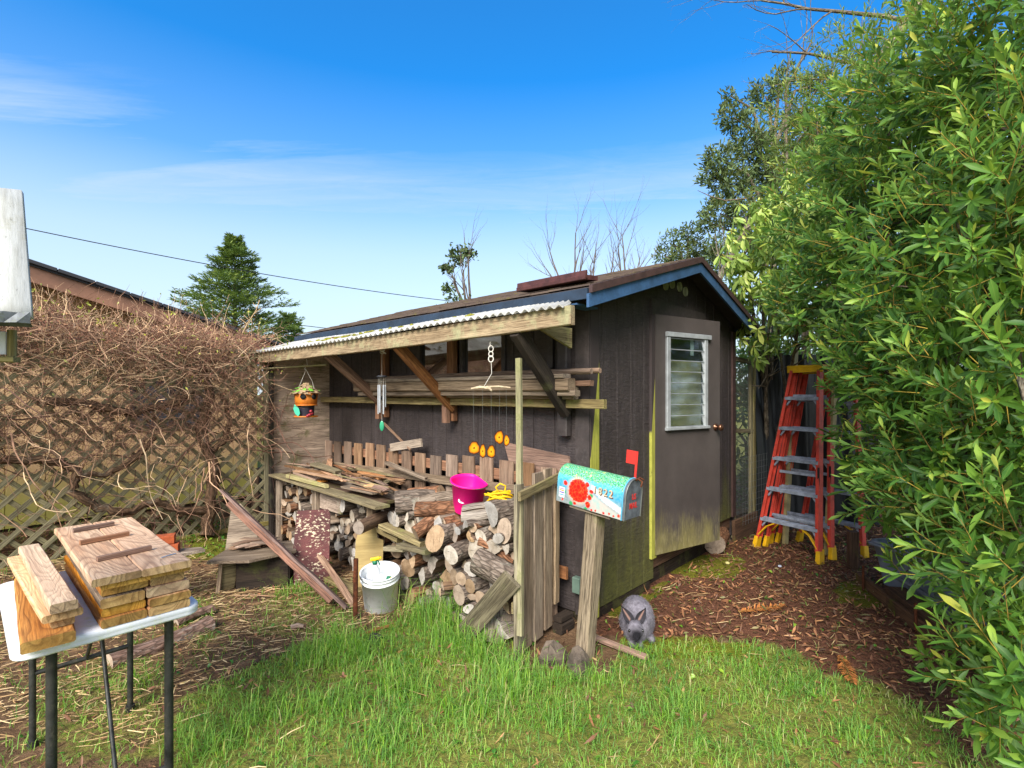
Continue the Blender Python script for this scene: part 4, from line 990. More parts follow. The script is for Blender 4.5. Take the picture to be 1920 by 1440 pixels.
# ---- long plank of two joined boards, resting on the old box
lo=gnd(652,1146)+V((0,0,.02)); hi=V((-2.46,4.36,.76)); dd=(hi-lo).normalized()
pk=Thing('leaning_plank','long rusty brown corner trim of two boards resting aslant on the old box','plank')
ray=((lo+hi)/2-V((0,0,CAM_H))).normalized(); tn=dd.cross(ray).normalized(); tn=tn if tn.z>0 else -tn; tn=(tn-ray*.22).normalized()
mb=M(); mb.beam(lo,hi,.075,.022,up=tn,seg=8,jit=.003,endj=.02); pk.part('top_board',mb,W['planktop'])
mb=M(); mb.beam(lo-tn*.036-ray*.03+dd*.14,hi-dd*.13-tn*.036-ray*.03,.052,.020,up=-ray,seg=8,jit=.002); pk.part('side_board',mb,W['rust'])
pk.done()
mb=M(); mb.beam(gnd(656,1144)+V((.02,.02,.03)),gnd(600,1090)+V((0,.0,.22)),.05,.016,seg=3,jit=.004,endj=.02); single('split_lath',mb,W['scrap'],'orange brown split lath beside the foot of the leaning plank','lath')
mb=M(); mb.beam(gnd(645,1120)+V((.02,.02,.03)),gnd(592,1076)+V((0,.0,.20)),.045,.014,seg=3,jit=.004,endj=.02); single('split_lath',mb,W['planktop'],'pinkish grey split lath lying behind the foot of the leaning plank','lath')
# ---- old box with a broken plank lid
bc=gnd(470,1108); bx=Thing('old_wooden_box','decayed dark wooden box with a broken plank lid','box')
ex=V((math.cos(.28),math.sin(.28),0)); ey=V((-ex.y,ex.x,0)); o=bc+ex*-.10
for nm,p,q,h in (('front_panel',o,o+ex*.38,.27),('side_panel',o,o+ey*.3-ex*.02,.27),('back_panel',o+ey*.3,o+ex*.38+ey*.3,.27),('side_panel',o+ex*.38,o+ex*.38+ey*.3,.27)):
    mb=M(); mb.beam(p+UP*h/2,q+UP*h/2,.02,h,seg=2,jit=.002); bx.part(nm,mb,W['dark'])
mb=M(); mb.prism([(-.19,-.10),(.12,-.16),(.44,.02),(.36,.34),(-.1,.32)],o+UP*.275,ex,ey,.02); LI=bx.part('lid',mb,W['weather'])
for i in range(9):
    mb=M(); c=o+UP*(.302+i*.008)+ex*U(-.05,.2)+ey*U(.05,.22); d=ex*U(.7,1)+ey*U(-.5,.5); mb.beam(c-d*U(.1,.16),c+d*U(.1,.17),U(.05,.1),.008,seg=3,jit=.004,endj=.03); bx.part('lid_splinter',mb,W['scrap'],LI)
mb=M(); mb.beam(o+ex*-.13+UP*0-ey*.02,o+ex*-.11+UP*.27+ey*.0,.045,.03,up=ex,seg=4,jit=.003); bx.part('corner_post',mb,W['weather'])
mb=M(); mb.prism([(0,0),(.10,.03),(.12,.25),(.02,.25)],o+ex*-.12+ey*.0+UP*.0,(ey*.5+ex).normalized(),UP,.012); bx.part('side_flap',mb,W['weathg'])
bx.done()
mb=M(); mb.prism([(-.14,-.02),(.1,0),(.12,.22),(-.05,.42),(-.12,.36)],gnd(455,1075)+UP*.2,(ex+ey*.3).normalized(),(UP+ey*.35).normalized(),.015); single('leaning_board',mb,W['weather'],'ragged grey board tilted behind the old wooden box','board')
# ================================================================ buckets and small things by the rack
def bucket(name,lab,c,ax,rt,rb,h,mat,handle_mat,hang=0.0,flat=False):
    T=Thing(name,lab,'bucket'); ax=V(ax).normalized()
    mb=M(); w_=.004
    prof=[(0,.002),(rb*.96,.0),(rb,.006),(rt*.975,h*.80),(rt*1.0,h*.80),(rt*1.03,h*.805),(rt*1.03,h*.83),(rt*.985,h*.835),(rt*.99,h*.90),(rt*1.03,h*.905),(rt*1.03,h*.925),(rt*.99,h*.93),(rt*1.0,h*.985),(rt*1.05,h*.985),(rt*1.05,h),(rt*.99,h),(rt*.97,h*.97),(rb*.96,.012),(0,.010)]
    if flat: prof=[(0,.002),(rb*.96,.0),(rb,.006),(rt*.97,h*.93),(rt*1.05,h*.94),(rt*1.06,h),(rt*.98,h),(rt*.955,h*.9),(rb*.96,.012),(0,.010)]
    mb.lathe(c,prof,40,axis=ax)
    if flat:
        x=V((.83,.55,0)); cc=V(c)
        for i,q in enumerate(mb.v):
            r=V(q)-cc; s=r.dot(x); lim=rt*.62
            if s>lim: r-=x*(s-lim)*.9; mb.v[i]=tuple(cc+r)
    T.part('tub',mb,mat)
    x=ax.orthogonal().normalized(); y=ax.cross(x)
    side=(x*math.cos(hang)+y*math.sin(hang)); fw=ax.cross(side)
    pts=[]
    for i in range(17):
        t=pi*i/16; pts.append(V(c)+ax*(h*.93+.006*math.sin(t))+side*(rt*1.07*math.cos(t))+fw*(rt*1.03*math.sin(t)))
    mb=M(); mb.tube(pts,.0028,6); T.part('bail_handle',mb,handle_mat)
    return T
ax=V((.02,-.20,1)); c=gnd(708,1150)+V((0,.10,.0))
T=bucket('white_bucket','speckled white plastic bucket holding spray bottles beside the rusty pipe',c,ax,.137,.118,.30,W['whited'] if 'whited' in W else W.setdefault('whited',plain('dirty_white_plastic',(236,238,236),.85,spec=.15,nz=.03,nsc=6,dirt=((120,122,112),.35))),W['wire'],hang=.4)
T.done()
an=V(ax).normalized(); up0=c+an*.30
def spray(name,lab,p,d,hue,bd):
    T=Thing(name,lab,'spray bottle'); d=V(d).normalized()
    mb=M(); mb.lathe(p,[(0,0),(.034,.0),(.036,.01),(.036,.09),(.030,.12),(.015,.15),(.014,.165),(0,.165)],16,axis=d); T.part('bottle',mb,W['white'])
    mb=M(); mb.lathe(p+d*.162,[(0,0),(.019,0),(.019,.025),(0,.025)],12,axis=d); T.part('collar',mb,W['green'])
    s=V(hue).normalized(); mb=M(); q=p+d*.20; mb.beam(q-s*.03,q+s*.035,.024,.024,up=d,ch=.006); mb.beam(q+s*.028-d*.00,q+s*.05+d*.002,.014,.014,up=d); mb.beam(q-d*.012,q+d*.0,.02,.02,up=s); T.part('spray_head',mb,W['yelp'])
    mb=M(); mb.beam(q+s*.022-d*.008,q+s*.034-d*.05,.008,.008,up=s); T.part('trigger',mb,W['green']); T.done()
spray('spray_bottle','white spray bottle with yellow head standing in the white bucket',c+an*.175+V((-.035,.02,0)),V((-.05,-.05,1)),V((.9,.1,.15)),0)
spray('spray_bottle','white spray bottle with yellow head lying inside the white bucket',c+an*.225+V((-.105,.045,0)),V((.8,-.20,.05)),V((.2,-.9,.2)),0)
mb=M()
for _ in range(26): mb.blob(c+an*.165+V((U(-.08,.06),U(-.07,.04),U(0,.02))),.012,.012,.01,6,4,.3)
single('grape_cluster',mb,plain('dark_blue_plastic',(34,40,66),.4),'dark blue crumpled lump inside the white bucket','debris')
mb=M(); q=gnd(666,1162); mb.tube([q-UP*.02,q+V((.005,0,.43))],.017,14,cap=False); mb.tube([q+V((.005,0,.43)),q-UP*.02],.013,14,cap=False)
single('rusty_pipe',mb,W['rustm'],'rusty iron pipe standing upright left of the white bucket','pipe')
# pink bucket on the stack
b_,z_=fr(876,957,-.40); pc=P(-.40,b_,z_+.0)
T=bucket('pink_bucket','hot pink flat-backed plastic bucket sitting on top of the log stack',pc,V((.10,-.20,1)),.135,.100,.235,W['pink'],W['wire'],hang=2.2,flat=True)
lp=pc+V((-.02,-.118,.10)); lx=V((.98,-.05,0)); ly=V((0,.14,1)).normalized()
mb=M(); mb.prism([(.034*math.cos(2*pi*i/20),.022*math.sin(2*pi*i/20)) for i in range(20)],lp+V((0,-.006,0)),lx,ly,.003); LB=T.part('label',mb,W['white'])
T.part('label_text',text_part('MY',.030,lp+V((0,-.0105,0)),lx,ly,.0006),W['black'],LB)
T.done()
# yellow rope coil
mb=M(); b_,z_=fr(938,938,-.50); rc=P(-.50,b_,z_)
pts=[]
for i in range(420):
    t=i/420*2*pi*13; k=i/420; r=.052+.012*math.sin(t*.37); pts.append(rc+V((math.cos(t)*r*1.45+.012*math.sin(t*.21),math.sin(t)*r*.85,.05*math.sin(t*.5+k*9)*.6+.03*math.sin(t*.13)+.012*math.cos(t*1.7))))
pts+= [rc+V((-.01,0,.05)),rc+V((-.03,-.01,.09)),rc+V((0,-.02,.115)),rc+V((.035,-.02,.10)),rc+V((.03,-.01,.05))]
mb.tube(pts,.0058,6); single('yellow_rope',mb,W['rope'],'bundle of bright yellow rope on the stack beside the pink bucket','rope')
# ================================================================ mailbox
mbx=Thing('mailbox','hand painted roadside mailbox with a red rose and house number 1822 on a leaning post','mailbox')
xl=at(1043,938,3.06); xr=at(1166,976,2.74); ex=(xr-xl); Lm=ex.length; ex.normalize()
eyv=ex.cross(UP).normalized()*-1         # away from camera side? computed below
side=V((ex.y,-ex.x,0)).normalized()      # camera-facing side
if side.y>0: side=-side
up=ex.cross(-side).normalized(); 
if up.z<0: up=-up
wd=.165; hh=.135; rr=wd/2
prof=[]   # (across from camera side 0..wd, height)
prof.append((0,0)); prof.append((0,hh))
for i in range(1,16): an=pi-pi*i/16; prof.append((rr+rr*math.cos(an),hh+rr*math.sin(an)))
prof+= [(wd,hh),(wd,0)]
per=[0]
for i in range(1,len(prof)): per.append(per[-1]+math.dist(prof[i],prof[i-1]))
bd=M(); vs_=[];gs=[]; nxs=24
for i in range(nxs+1):
    for k,(a_,h_) in enumerate(prof): vs_.append(xl+ex*(Lm*i/nxs)-side*a_+up*h_); gs.append((i/nxs,per[k]/.30,0))
n=len(prof); fs=[[i*n+k,(i+1)*n+k,(i+1)*n+k+1,i*n+k+1] for i in range(nxs) for k in range(n-1)]
bd.add(vs_,fs,0,gs,True)
bd.add([xl,xr,xr-side*wd,xl-side*wd],[[0,3,2,1]],0,[(0,0,5)]*4)
bd.add([xl-side*a_+up*h_ for a_,h_ in prof],[list(range(n))],0,[(0.02,.2,0)]*n)
t=NT('painted_mailbox'); g=t.gc(); q=t.sep(g); X=q[0]; Y=q[1]
cv=t.n('ShaderNodeCombineXYZ',{0:t.math('MULTIPLY',X,.45),1:t.math('MULTIPLY',Y,.30),2:0.}).outputs[0]
nw=t.noise(cv,26.,5,.65); nf=t.noise(cv,130.,2,.6); nm=t.noise(cv,60.,4,.6)
c=t.ramp(Y,[(0.,S(124,126,124)),(.2,S(112,132,136)),(.34,S(50,140,170)),(.5,S(58,160,190)),(1.,S(116,196,190))])
c=t.mix(t.math('MULTIPLY',t.ramp(nm,[(.4,0.),(.6,1.)]),.2),c,S(180,206,206))
gd=t.ramp(t.math('ADD',Y,t.math('MULTIPLY',t.math('SUBTRACT',nw,.5),.25)),[(.50,0.),(.58,1.)])
gdc=t.ramp(nf,[(.40,S(24,120,70)),(.46,S(60,160,110)),(.53,S(176,190,90)),(.58,S(90,190,190))],'CONSTANT')
c=t.mix(t.math('MULTIPLY',gd,.95),c,gdc)
yel=t.ramp(nw,[(.60,0.),(.66,1.)]); c=t.mix(t.math('MULTIPLY',t.math('MULTIPLY',yel,gd),.8),c,S(226,206,120))
# white surf sweeping down to the right
crv=t.math('SUBTRACT',Y,t.math('SUBTRACT',.52,t.math('MULTIPLY',t.math('POWER',t.math('MAXIMUM',t.math('SUBTRACT',X,.48),0.),.75),.62)))
wv=t.math('MULTIPLY',t.ramp(t.math('ABSOLUTE',t.math('ADD',crv,t.math('MULTIPLY',t.math('SUBTRACT',nm,.5),.10))),[(.03,1.),(.075,0.)]),t.ramp(X,[(.50,0.),(.56,1.)]))
c=t.mix(t.math('MULTIPLY',wv,.9),c,S(222,228,228))
bel=t.math('MULTIPLY',t.ramp(crv,[(-.01,0.) ,(0.,0.)]),1.); 
sand=t.math('MULTIPLY',t.ramp(t.math('MULTIPLY',crv,-1.),[(.05,0.),(.12,1.)]),t.ramp(X,[(.5,0.),(.56,1.)])); c=t.mix(t.math('MULTIPLY',sand,.85),c,t.ramp(nw,[(.35,S(150,178,168)),(.6,S(196,172,160))]))
# rose
def dist(cx_,cy_,kx=.45,ky=.30):
    return t.math('SQRT',t.math('ADD',t.math('POWER',t.math('MULTIPLY',t.math('SUBTRACT',X,cx_),kx),2.),t.math('POWER',t.math('MULTIPLY',t.math('SUBTRACT',Y,cy_),ky),2.)))
vo=t.n('ShaderNodeTexVoronoi',{'Vector':cv,'Scale':52.}); 
edge=t.math('MULTIPLY',t.math('SUBTRACT',nm,.5),.035)
d0=t.math('ADD',dist(.34,.31),edge); rose=t.ramp(d0,[(.066,1.),(.069,0.)])
for cx_,cy_,r_ in ((.13,.40,.014),(.47,.47,.014),(.54,.36,.011),(.50,.10,.017),(.52,.24,.012),(.30,.05,.009),(.56,.02,.006),(.62,.03,.005),(.74,.03,.006),(.82,.05,.006),(.95,.06,.007),(.1,.06,.006),(.88,.03,.005)):
    dk_=t.math('ADD',dist(cx_,cy_),t.math('MULTIPLY',edge,.4)); rose=t.math('MAXIMUM',rose,t.ramp(dk_,[(r_,1.),(r_+.002,0.)]))
for cx_,cy_ in ((.12,.22),(.54,.28),(.47,.00),(.24,.03)):
    c=t.mix(t.ramp(t.math('ADD',dist(cx_,cy_),t.math('MULTIPLY',edge,.4)),[(.011,1.),(.014,0.)]),c,S(46,140,84))
halo=t.ramp(d0,[(.066,1.),(.09,0.)]); c=t.mix(t.math('MULTIPLY',halo,.5),c,S(226,176,130))
pet=t.ramp(t.n('ShaderNodeTexVoronoi',{'Vector':t.n('ShaderNodeVectorMath',{0:cv,1:t.n('ShaderNodeTexNoise',{'Vector':cv,'Scale':40.}).outputs[1]},operation='ADD').outputs[0] if False else cv,'Scale':46.},feature='DISTANCE_TO_EDGE').outputs[0],[(0.,1.),(.07,0.)])
rc_=t.mix(t.math('MULTIPLY',pet,.7),S(222,18,12),S(238,96,40))
c=t.mix(rose,c,rc_)
t.out(c,.35,t.bump(nw,.15,.002),.5); W['mailpaint']=t.mat
BD=mbx.part('body',bd,W['mailpaint'])
# door end
dr=M(); pts=[(a_,h_) for a_,h_ in prof]
dr.prism(pts,xr+ex*.004,-side,up,-.012) if False else None
fc=[xr+ex*.010-side*a_+up*h_ for a_,h_ in prof]; fb_=[q-ex*.012 for q in fc]
dr.add(fc,[list(range(n))[::-1]],0,[(a_,h_,0) for a_,h_ in prof]); dr.add(fc+fb_,[[k,k+1,n+k+1,n+k] for k in range(n-1)]+[[n-1,0,n,2*n-1]],0)
W['galv']=plain('galvanised_steel',(120,126,134),.5,.25,.5,nz=.25,nsc=16,dirt=((84,86,84),.5))
DO=mbx.part('door',dr,W['galv'])
rim=M(); rim.tube([xr+ex*.012-side*a_+up*h_ for a_,h_ in prof],.004,6); mbx.part('door_rim',rim,W['wire'],DO); W['blue2']=plain('sky_blue_paint',(90,170,200),.4)
rim=M(); rim.tube([xr-ex*.004-side*(a_*1.03-.0025)+up*h_*1.01 for a_,h_ in prof],.004,6); mbx.part('body_rim',rim,W['blue2'],BD)
W['redp']=plain('red_paint',(214,52,44),.45,nz=.1); 
dxv=-side
mbx.part('door_text',text_part('US',.046,xr+ex*.0115-side*wd*.52+up*.118,dxv,up,.0006,.8),W['redp'],DO)
mbx.part('door_text',text_part('MAIL',.046,xr+ex*.0115-side*wd*.52+up*.070,dxv,up,.0006,.8),W['redp'],DO)
# numerals stick on the painted side
W['numeral']=plain('cream_metal_numeral',(226,206,170),.4,.2,nz=.1); W['numshadow']=plain('brown_numeral_shadow',(112,66,48),.6)
for i,ch in enumerate('1822'):
    px_=Lm*(.595+.077*i); mbx.part('number_shadow',text_part(ch,.060,xl+ex*(px_+.003)+up*.1205+side*.0015,ex,up,.001,.9),W['numshadow'],BD)  # brown digit copies set off to one side paint in the numerals' shadow
    mbx.part('number',text_part(ch,.056,xl+ex*px_+up*.124+side*.004,ex,up,.0014,.9),W['numeral'],BD)
# sticker with coloured lines
st=M(); st.prism([(0,0),(.042,0),(.042,.060),(0,.060)],xl+ex*.018+up*.03+side*.001,ex,up,.001); SK=mbx.part('sticker',st,W['white'],BD)
for i,(cc,h_) in enumerate((((220,120,150),.048),((240,150,40),.038),((110,70,170),.026),((90,160,210),.012))):
    st=M(); st.prism([(.004,0),(.038,0),(.038,.006),(.004,.006)],xl+ex*.018+up*(.03+h_)+side*.002,ex,up,.0008); mbx.part('sticker_line',st,plain('sticker_ink',cc,.5),SK)
fx=xr-ex*.035-side*(wd-.005)+up*.12
fl=M(); fl.beam(fx,fx+up*.235,.014,.003,up=side); fl.prism([(-.065,0),(0,0),(0,.075),(-.065,.075)],fx+up*.16,ex,up,.003); mbx.part('flag',fl,W['redp'])
kn_=xr+ex*.02-side*wd*.5+up*(hh+rr-.005); hk=M(); hk.tube([kn_-ex*.02,kn_+ex*.01+up*.01,kn_+ex*.035-up*.0,kn_+ex*.03-up*.03],.005,6); hk.tube([kn_,kn_-side*.03+up*.012,kn_-side*.045+ex*.02],.004,6); mbx.part('latch',hk,W['rustm'])
ptop=xl+ex*(Lm*.50)-side*wd*.5-up*.001; pbot=gnd(1082,1238)+V((.045,.03,-.05))
ps=M(); ps.beam(pbot,ptop-up*.02,.088,.088,up=side,seg=8,jit=.0015,ch=.006); mbx.part('post',ps,W['postw'] if 'postw' in W else W.setdefault('postw',wood('rough_grey_post',(172,152,122),(132,112,86),(74,60,46),moss=.25,mossc=(128,124,78),blotch=.5,fib=1.3)))
ps=M(); ps.beam(ptop-up*.012-ex*.14,ptop-up*.012+ex*.14,.13,.02); mbx.part('mounting_board',ps,W['weather'])
mbx.done()
for (u,v,rx,ry,rz_,lab,sd) in ((1040,1248,.085,.07,.085,'left squat rock at the foot of the mailbox post',3.),(1086,1268,.065,.06,.11,'taller right rock at the foot of the mailbox post',8.)):
    mb=M(); mb.blob(gnd(u,v)+V((0,.05,.03)),rx,ry,rz_,9,6,.45,2.2,seed=sd,smooth=False); single('rock',mb,W['stone'],lab,'rock')
mb=M(); mb.beam(gnd(1096,1196)+UP*.03,gnd(1214,1243)+UP*.03,.045,.022); single('ground_stick',mb,W['red'],'red brown batten lying on the grass between post and rabbit','batten')
mb=M(); q=gnd(1045,1190); mb.beam(q+UP*.04,q+V((.09,.1,.04)),.08,.07); mb.beam(q+V((.0,.0,.10)),q+V((.09,.1,.10)),.07,.035); single('wood_blocks',mb,W['dark'],'dark stacked wood block behind the mailbox post','wood block')
mb=M(); q=P(-.06,.02,.28); mb.beam(q,q+AL*.06,.05,.11); single('electrical_box',mb,plain('grey_green_box',(92,112,100),.6),'small grey green box low on the shed corner','junction box')
# ================================================================ hanging things
bp=at(574,752,5.15); bh=Thing('hanging_birdhouse','orange hanging birdhouse with a ragged leafy roof and green leaf','birdhouse')
s_=1.12
mb=M(); mb.lathe(bp+UP*-.03,[(0,0),(.098,0),(.105,.004),(.112,.115),(0,.115)],14); W['orange']=plain('orange_clay',(214,122,34),.6,nz=.12,nsc=20,dirt=((170,80,30),.5)); bh.part('body',mb,W['orange'])
for dx,dy in ((.012,-.104),(.095,-.045)):
    mb=M(); d=V((dx,dy,0)).normalized(); mb.lathe(bp+d*.102+UP*.045,[(0,.012),(.027,.012),(.029,.0)],16,axis=d); bh.part('entrance_hole',mb,W['black'])
mb=M(); mb.lathe(bp+UP*-.045,[(0,0),(.108,.0),(.108,.012),(0,.012)],18); mb.lathe(bp+UP*-.160,[(0,0),(.115,0),(.115,.012),(0,.012)],18); bh.part('tray',mb,W['orange'])
mb=M(); mb.lathe(bp+UP*-.15,[(.075,0),(.08,.11)],14); bh.part('lower_wall',mb,plain('dark_glass',(44,40,52),.3))
rf_=M()
for ring,(r,z,n_) in enumerate(((.135,.085,26),(.115,.105,22),(.085,.125,18),(.06,.15,12),(.035,.17,8))):
    for i in range(n_):
        an=2*pi*i/n_+U(-.1,.1); d=V((math.cos(an),math.sin(an),0)); tt=d.cross(UP)
        c=bp+d*(r*.55)+UP*(z+.012); e=bp+d*(r+U(-.01,.02))+UP*(z-U(.0,.02)); rf_.beam(c,e,.034,.004,up=UP+d*.4,m=0 if R_.random()<.75 or ring<1 else 1,seg=2,jit=.004)
bh.part('roof',rf_,[plain('tan_bark_shingle',(186,156,120),.9,nz=.3,nsc=40),plain('bright_moss_green',(120,196,60),.9)])
mb=M(); mb.prism([(0,0),(.025,.03),(.028,.08),(0,.125),(-.024,.08),(-.022,.03)],bp+V((-.035,-.105,-.15)),V((1,.2,0)),V((-.3,0,1)),.006); bh.part('leaf_ornament',mb,plain('teal_leaf',(60,190,150),.5))
mb=M(); mb.prism([(0,0),(.02,.02),(.05,.09),(.0,.07)],bp+V((-.13,-.02,.02)),V((-.6,.1,-.7)),V((.7,0,.7)),.005); bh.part('leaf_ornament',mb,W['green2'] if 'green2' in W else W.setdefault('green2',plain('pale_green_leaf',(110,180,120),.5)))
mb=M()
for q in ((.07,-.09,-.135),(.09,-.08,-.12),(.085,-.095,-.10),(.055,-.1,-.145)): mb.blob(bp+V(q),.017,.017,.015,8,6)
bh.part('berries',mb,plain('dark_red_berry',(150,40,50),.4)); 
top=bp+UP*.345; mb=M()
mb.tube([bp+V((-.085,0,.11)),top+V((0,0,-.03))],.0018,4); mb.tube([bp+V((.085,0,.11)),bp+V((.06,0,.2)),top+V((0,0,-.03))],.0018,4); mb.tube([top+V((0,0,-.04)),top+V((-.015,0,-.02)),top+V((.012,0,.02)),top+V((0,0,.10))],.003,5)
bh.part('hanger',mb,W['wire2']); bh.done()
mb=M(); mb.tube([at(486,692,5.5),at(612,684,4.95)],.009,8); single('yellow_rod',mb,W['post'],'thin yellow stick jutting out below the lean-to carrying the birdhouse','rod')
wp=at(716,700,4.42); wc=Thing('wind_chime','silver tube wind chime with a green teardrop sail','wind chime')
mb=M(); mb.lathe(wp+UP*-.03,[(0,.012),(.03,.012),(.045,.006),(.045,-.003),(.02,-.008),(0,-.008)],20); wc.part('top_disc',mb,plain('dark_grey_disc',(60,62,68),.5))
for i in range(6):
    an=i*pi/3+.2; q=wp+V((.030*math.cos(an),.030*math.sin(an),-.10)); mb=M(); mb.tube([q,q-UP*(.19+.025*i*(1 if i<4 else .6)*.8)],.0068,10); wc.part('chime_tube',mb,W['silver'] if 'silver' in W else W.setdefault('silver',plain('bright_aluminium',(206,208,212),.3,.5)))
mb=M(); mb.tube([wp+UP*.26,wp+UP*.2,wp-UP*.02],.0016,4); mb.tube([wp-UP*.04,wp-UP*.42],.0012,4)
for i in range(6): an=i*pi/3+.2; mb.rod(wp+V((.03*math.cos(an),.03*math.sin(an),-.10)),wp+V((.03*math.cos(an),.03*math.sin(an),-.035)),.0008,4)
for r_,dz in ((.018,.205),(.016,.185)): mb.tube([wp+V((r_*math.cos(j*.45),.004*j*.2,dz+r_*math.sin(j*.45))) for j in range(15)],.0035,5)
mb.tube([wp+V((.0,0,.19)),wp+V((.035,0,.17))],.006,6); wc.part('cord',mb,W['wire2'])
mb=M(); mb.blob(wp-UP*.215,.014,.014,.012,10,6); wc.part('striker',mb,W['black'])
mb=M(); mb.blob(wp-UP*.455,.020,.006,.045,12,8); wc.part('sail',mb,plain('green_glass_teardrop',(50,150,110),.25)); wc.done()
# agate slice mobile
ms_=Thing('slice_mobile','driftwood mobile with five amber slices on fine threads','mobile'); dm_=3.36
q=at(922,727,dm_); mb=M(); mb.tube([at(883,729,dm_),at(900,726,dm_+.02),at(918,728,dm_),at(922,733,dm_-.02)],[.006,.009,.010,.006],8,irr=.15); mb.tube([at(912,726,dm_),at(935,725,dm_+.01),at(957,727,dm_)],[.008,.007,.005],8,irr=.15); ms_.part('driftwood',mb,plain('pale_driftwood',(206,184,150),.8,nz=.2,nsc=40))
mb=M(); tp=at(919,640,dm_); pts=[tp,at(919,650,dm_)]; mb.tube(pts,.003,5)
for (v,r_) in ((654,4.5),(664,4.0),(673,4.6)): mb.tube([at(920.5+r_*math.cos(j*.5),v+r_*1.3*math.sin(j*.5),dm_) for j in range(14)],.0036,6)
mb.tube([at(921,680,dm_),at(922,700,dm_),at(908,724,dm_)],.0022,5); ms_.part('hanging_cord',mb,W['wire2'])
amb=[]
t=NT('amber_slice'); g=t.gc(); q2=t.sep(g); rr_=t.math('SQRT',t.math('ADD',t.math('POWER',q2[1],2.),t.math('POWER',q2[2],2.)))
nn=t.noise(g,60.,3); c=t.ramp(t.math('ADD',rr_,t.math('MULTIPLY',nn,.2)),[(.0,S(40,24,12)),(.22,S(120,70,14)),(.30,S(236,170,30)),(.7,S(232,150,16)),(.95,S(150,74,10)),(1.1,S(60,34,24))])
t.out(c,.25,None,.5,0,.2); W['amber']=t.mat
for (u,v,ru,rv,sx) in ((889,840,11,12.5,887),(905,846,6,13.5,905),(921,847,8,12.5,921),(936,820,9,13,937),(950,826,5.5,11,949)):
    c=at(u,v,dm_); k=dm_/F; mb=M(); vs_=[];gs=[]; n_=22; ph=U(0,6)
    for d_ in (0,.007):
        for ring in (0,.35,.7,1.):
            for i in range(n_):
                an=2*pi*i/n_; w_=1+.07*math.sin(3*an+ph)+.04*math.sin(7*an); vs_.append(c+V((ru*k*ring*w_*math.cos(an),d_+ru*k*.3*ring*math.cos(an),rv*k*ring*w_*math.sin(an)))); gs.append((d_,ring*math.cos(an),ring*math.sin(an)))
    fs=[]
    for s0 in (0,4):
        for r in range(3):
            for i in range(n_):
                a_=(s0+r)*n_+i;b_2=(s0+r)*n_+(i+1)%n_; f=[a_,b_2,b_2+n_,a_+n_]; fs.append(f if s0 else f[::-1])
    for i in range(n_): fs.append([3*n_+i,3*n_+(i+1)%n_,7*n_+(i+1)%n_,7*n_+i])
    mb.add(vs_,fs,0,gs); ms_.part('amber_slice',mb,W['amber'])
    mb=M(); mb.rod(at(sx,729,dm_),at(u,v-rv,dm_),.00065,4); ms_.part('thread',mb,W['wire'])
ms_.done()
# ================================================================ folding table with boards
NC=V((-1.655,1.69,0)); TL=.92; TW=.56; TZ=.74
tb=Thing('folding_table','white plastic folding table with grey steel legs carrying stacked boards','table')
def rrect(x0,y0,x1,y1,r,n=6):
    p=[]
    for cx,cy,a0 in ((x1-r,y1-r,0),(x0+r,y1-r,90),(x0+r,y0+r,180),(x1-r,y0+r,270)):
        for i in range(n+1): an=math.radians(a0+90*i/n); p.append((cx+r*math.cos(an),cy+r*math.sin(an)))
    return p
mb=M(); vs_=[];gs=[]; prof=[(0.014,-.045),(.004,-.040),(.0,-.034),(.003,-.028),(.0,-.022),(.0,-.008),(.004,-.002),(.012,0),(.05,.0)]
N_=None
for ins,z in prof:
    rp=rrect(ins,ins,TW-ins,TL-ins,.05)
    N_=len(rp)
    for x,y in rp: vs_.append(NC+AR*x+AL*y+UP*(TZ+z)); gs.append((x,y,z))
fs=[[i*N_+k,i*N_+(k+1)%N_,(i+1)*N_+(k+1)%N_,(i+1)*N_+k] for i in range(len(prof)-1) for k in range(N_)]
mb.add(vs_,fs,0,gs,True); o_=(len(prof)-1)*N_; mb.add(vs_[o_:],[list(range(N_))],0); mb.add(vs_[:N_],[list(range(N_))[::-1]],0)
tb.part('table_top',mb,W['tabletop'])
fr_=M(); 
for x in (.06,TW-.06): fr_.beam(NC+AR*x+AL*.08+UP*(TZ-.055),NC+AR*x+AL*(TL-.08)+UP*(TZ-.055),.02,.022)
for y in (.10,TL-.12): fr_.beam(NC+AR*.06+AL*y+UP*(TZ-.06),NC+AR*(TW-.06)+AL*y+UP*(TZ-.06),.02,.02)
tb.part('under_frame',fr_,W['steel'])
LEGS={}
for (x,y,sx,sy) in ((.11,.10,0,0),(TW-.09,.10,0,0),(.11,TL-.12,0,0),(TW-.09,TL-.12,0,0)):
    p=NC+AR*x+AL*y; g_=gp(p.x,p.y,-.01); mb=M(); mb.tube([p+UP*(TZ-.05),g_],.0165 if y<.5 else .013,12); mb.tube([g_+UP*.04,g_-UP*.005],.020,12); LEGS[(x,y)]=tb.part('leg',mb,W['steel'])
mb=M()
for y,z in ((.10,.07),(TL-.12,.33)): 
    a_=NC+AR*.11+AL*y; b_3=NC+AR*(TW-.09)+AL*y; mb.tube([a_+UP*z,b_3+UP*z],.011,10)
mid=NC+AR*(TW*.5)
mb.tube([NC+AR*.30+AL*(TL-.12)+UP*.33,NC+AR*.30+AL*.45+UP*(TZ-.06)],.008,8); mb.tube([NC+AR*.30+AL*.10+UP*.07,NC+AR*.30+AL*.5+UP*(TZ-.06)],.008,8)
tb.part('brace',mb,W['steel']); tb.done()
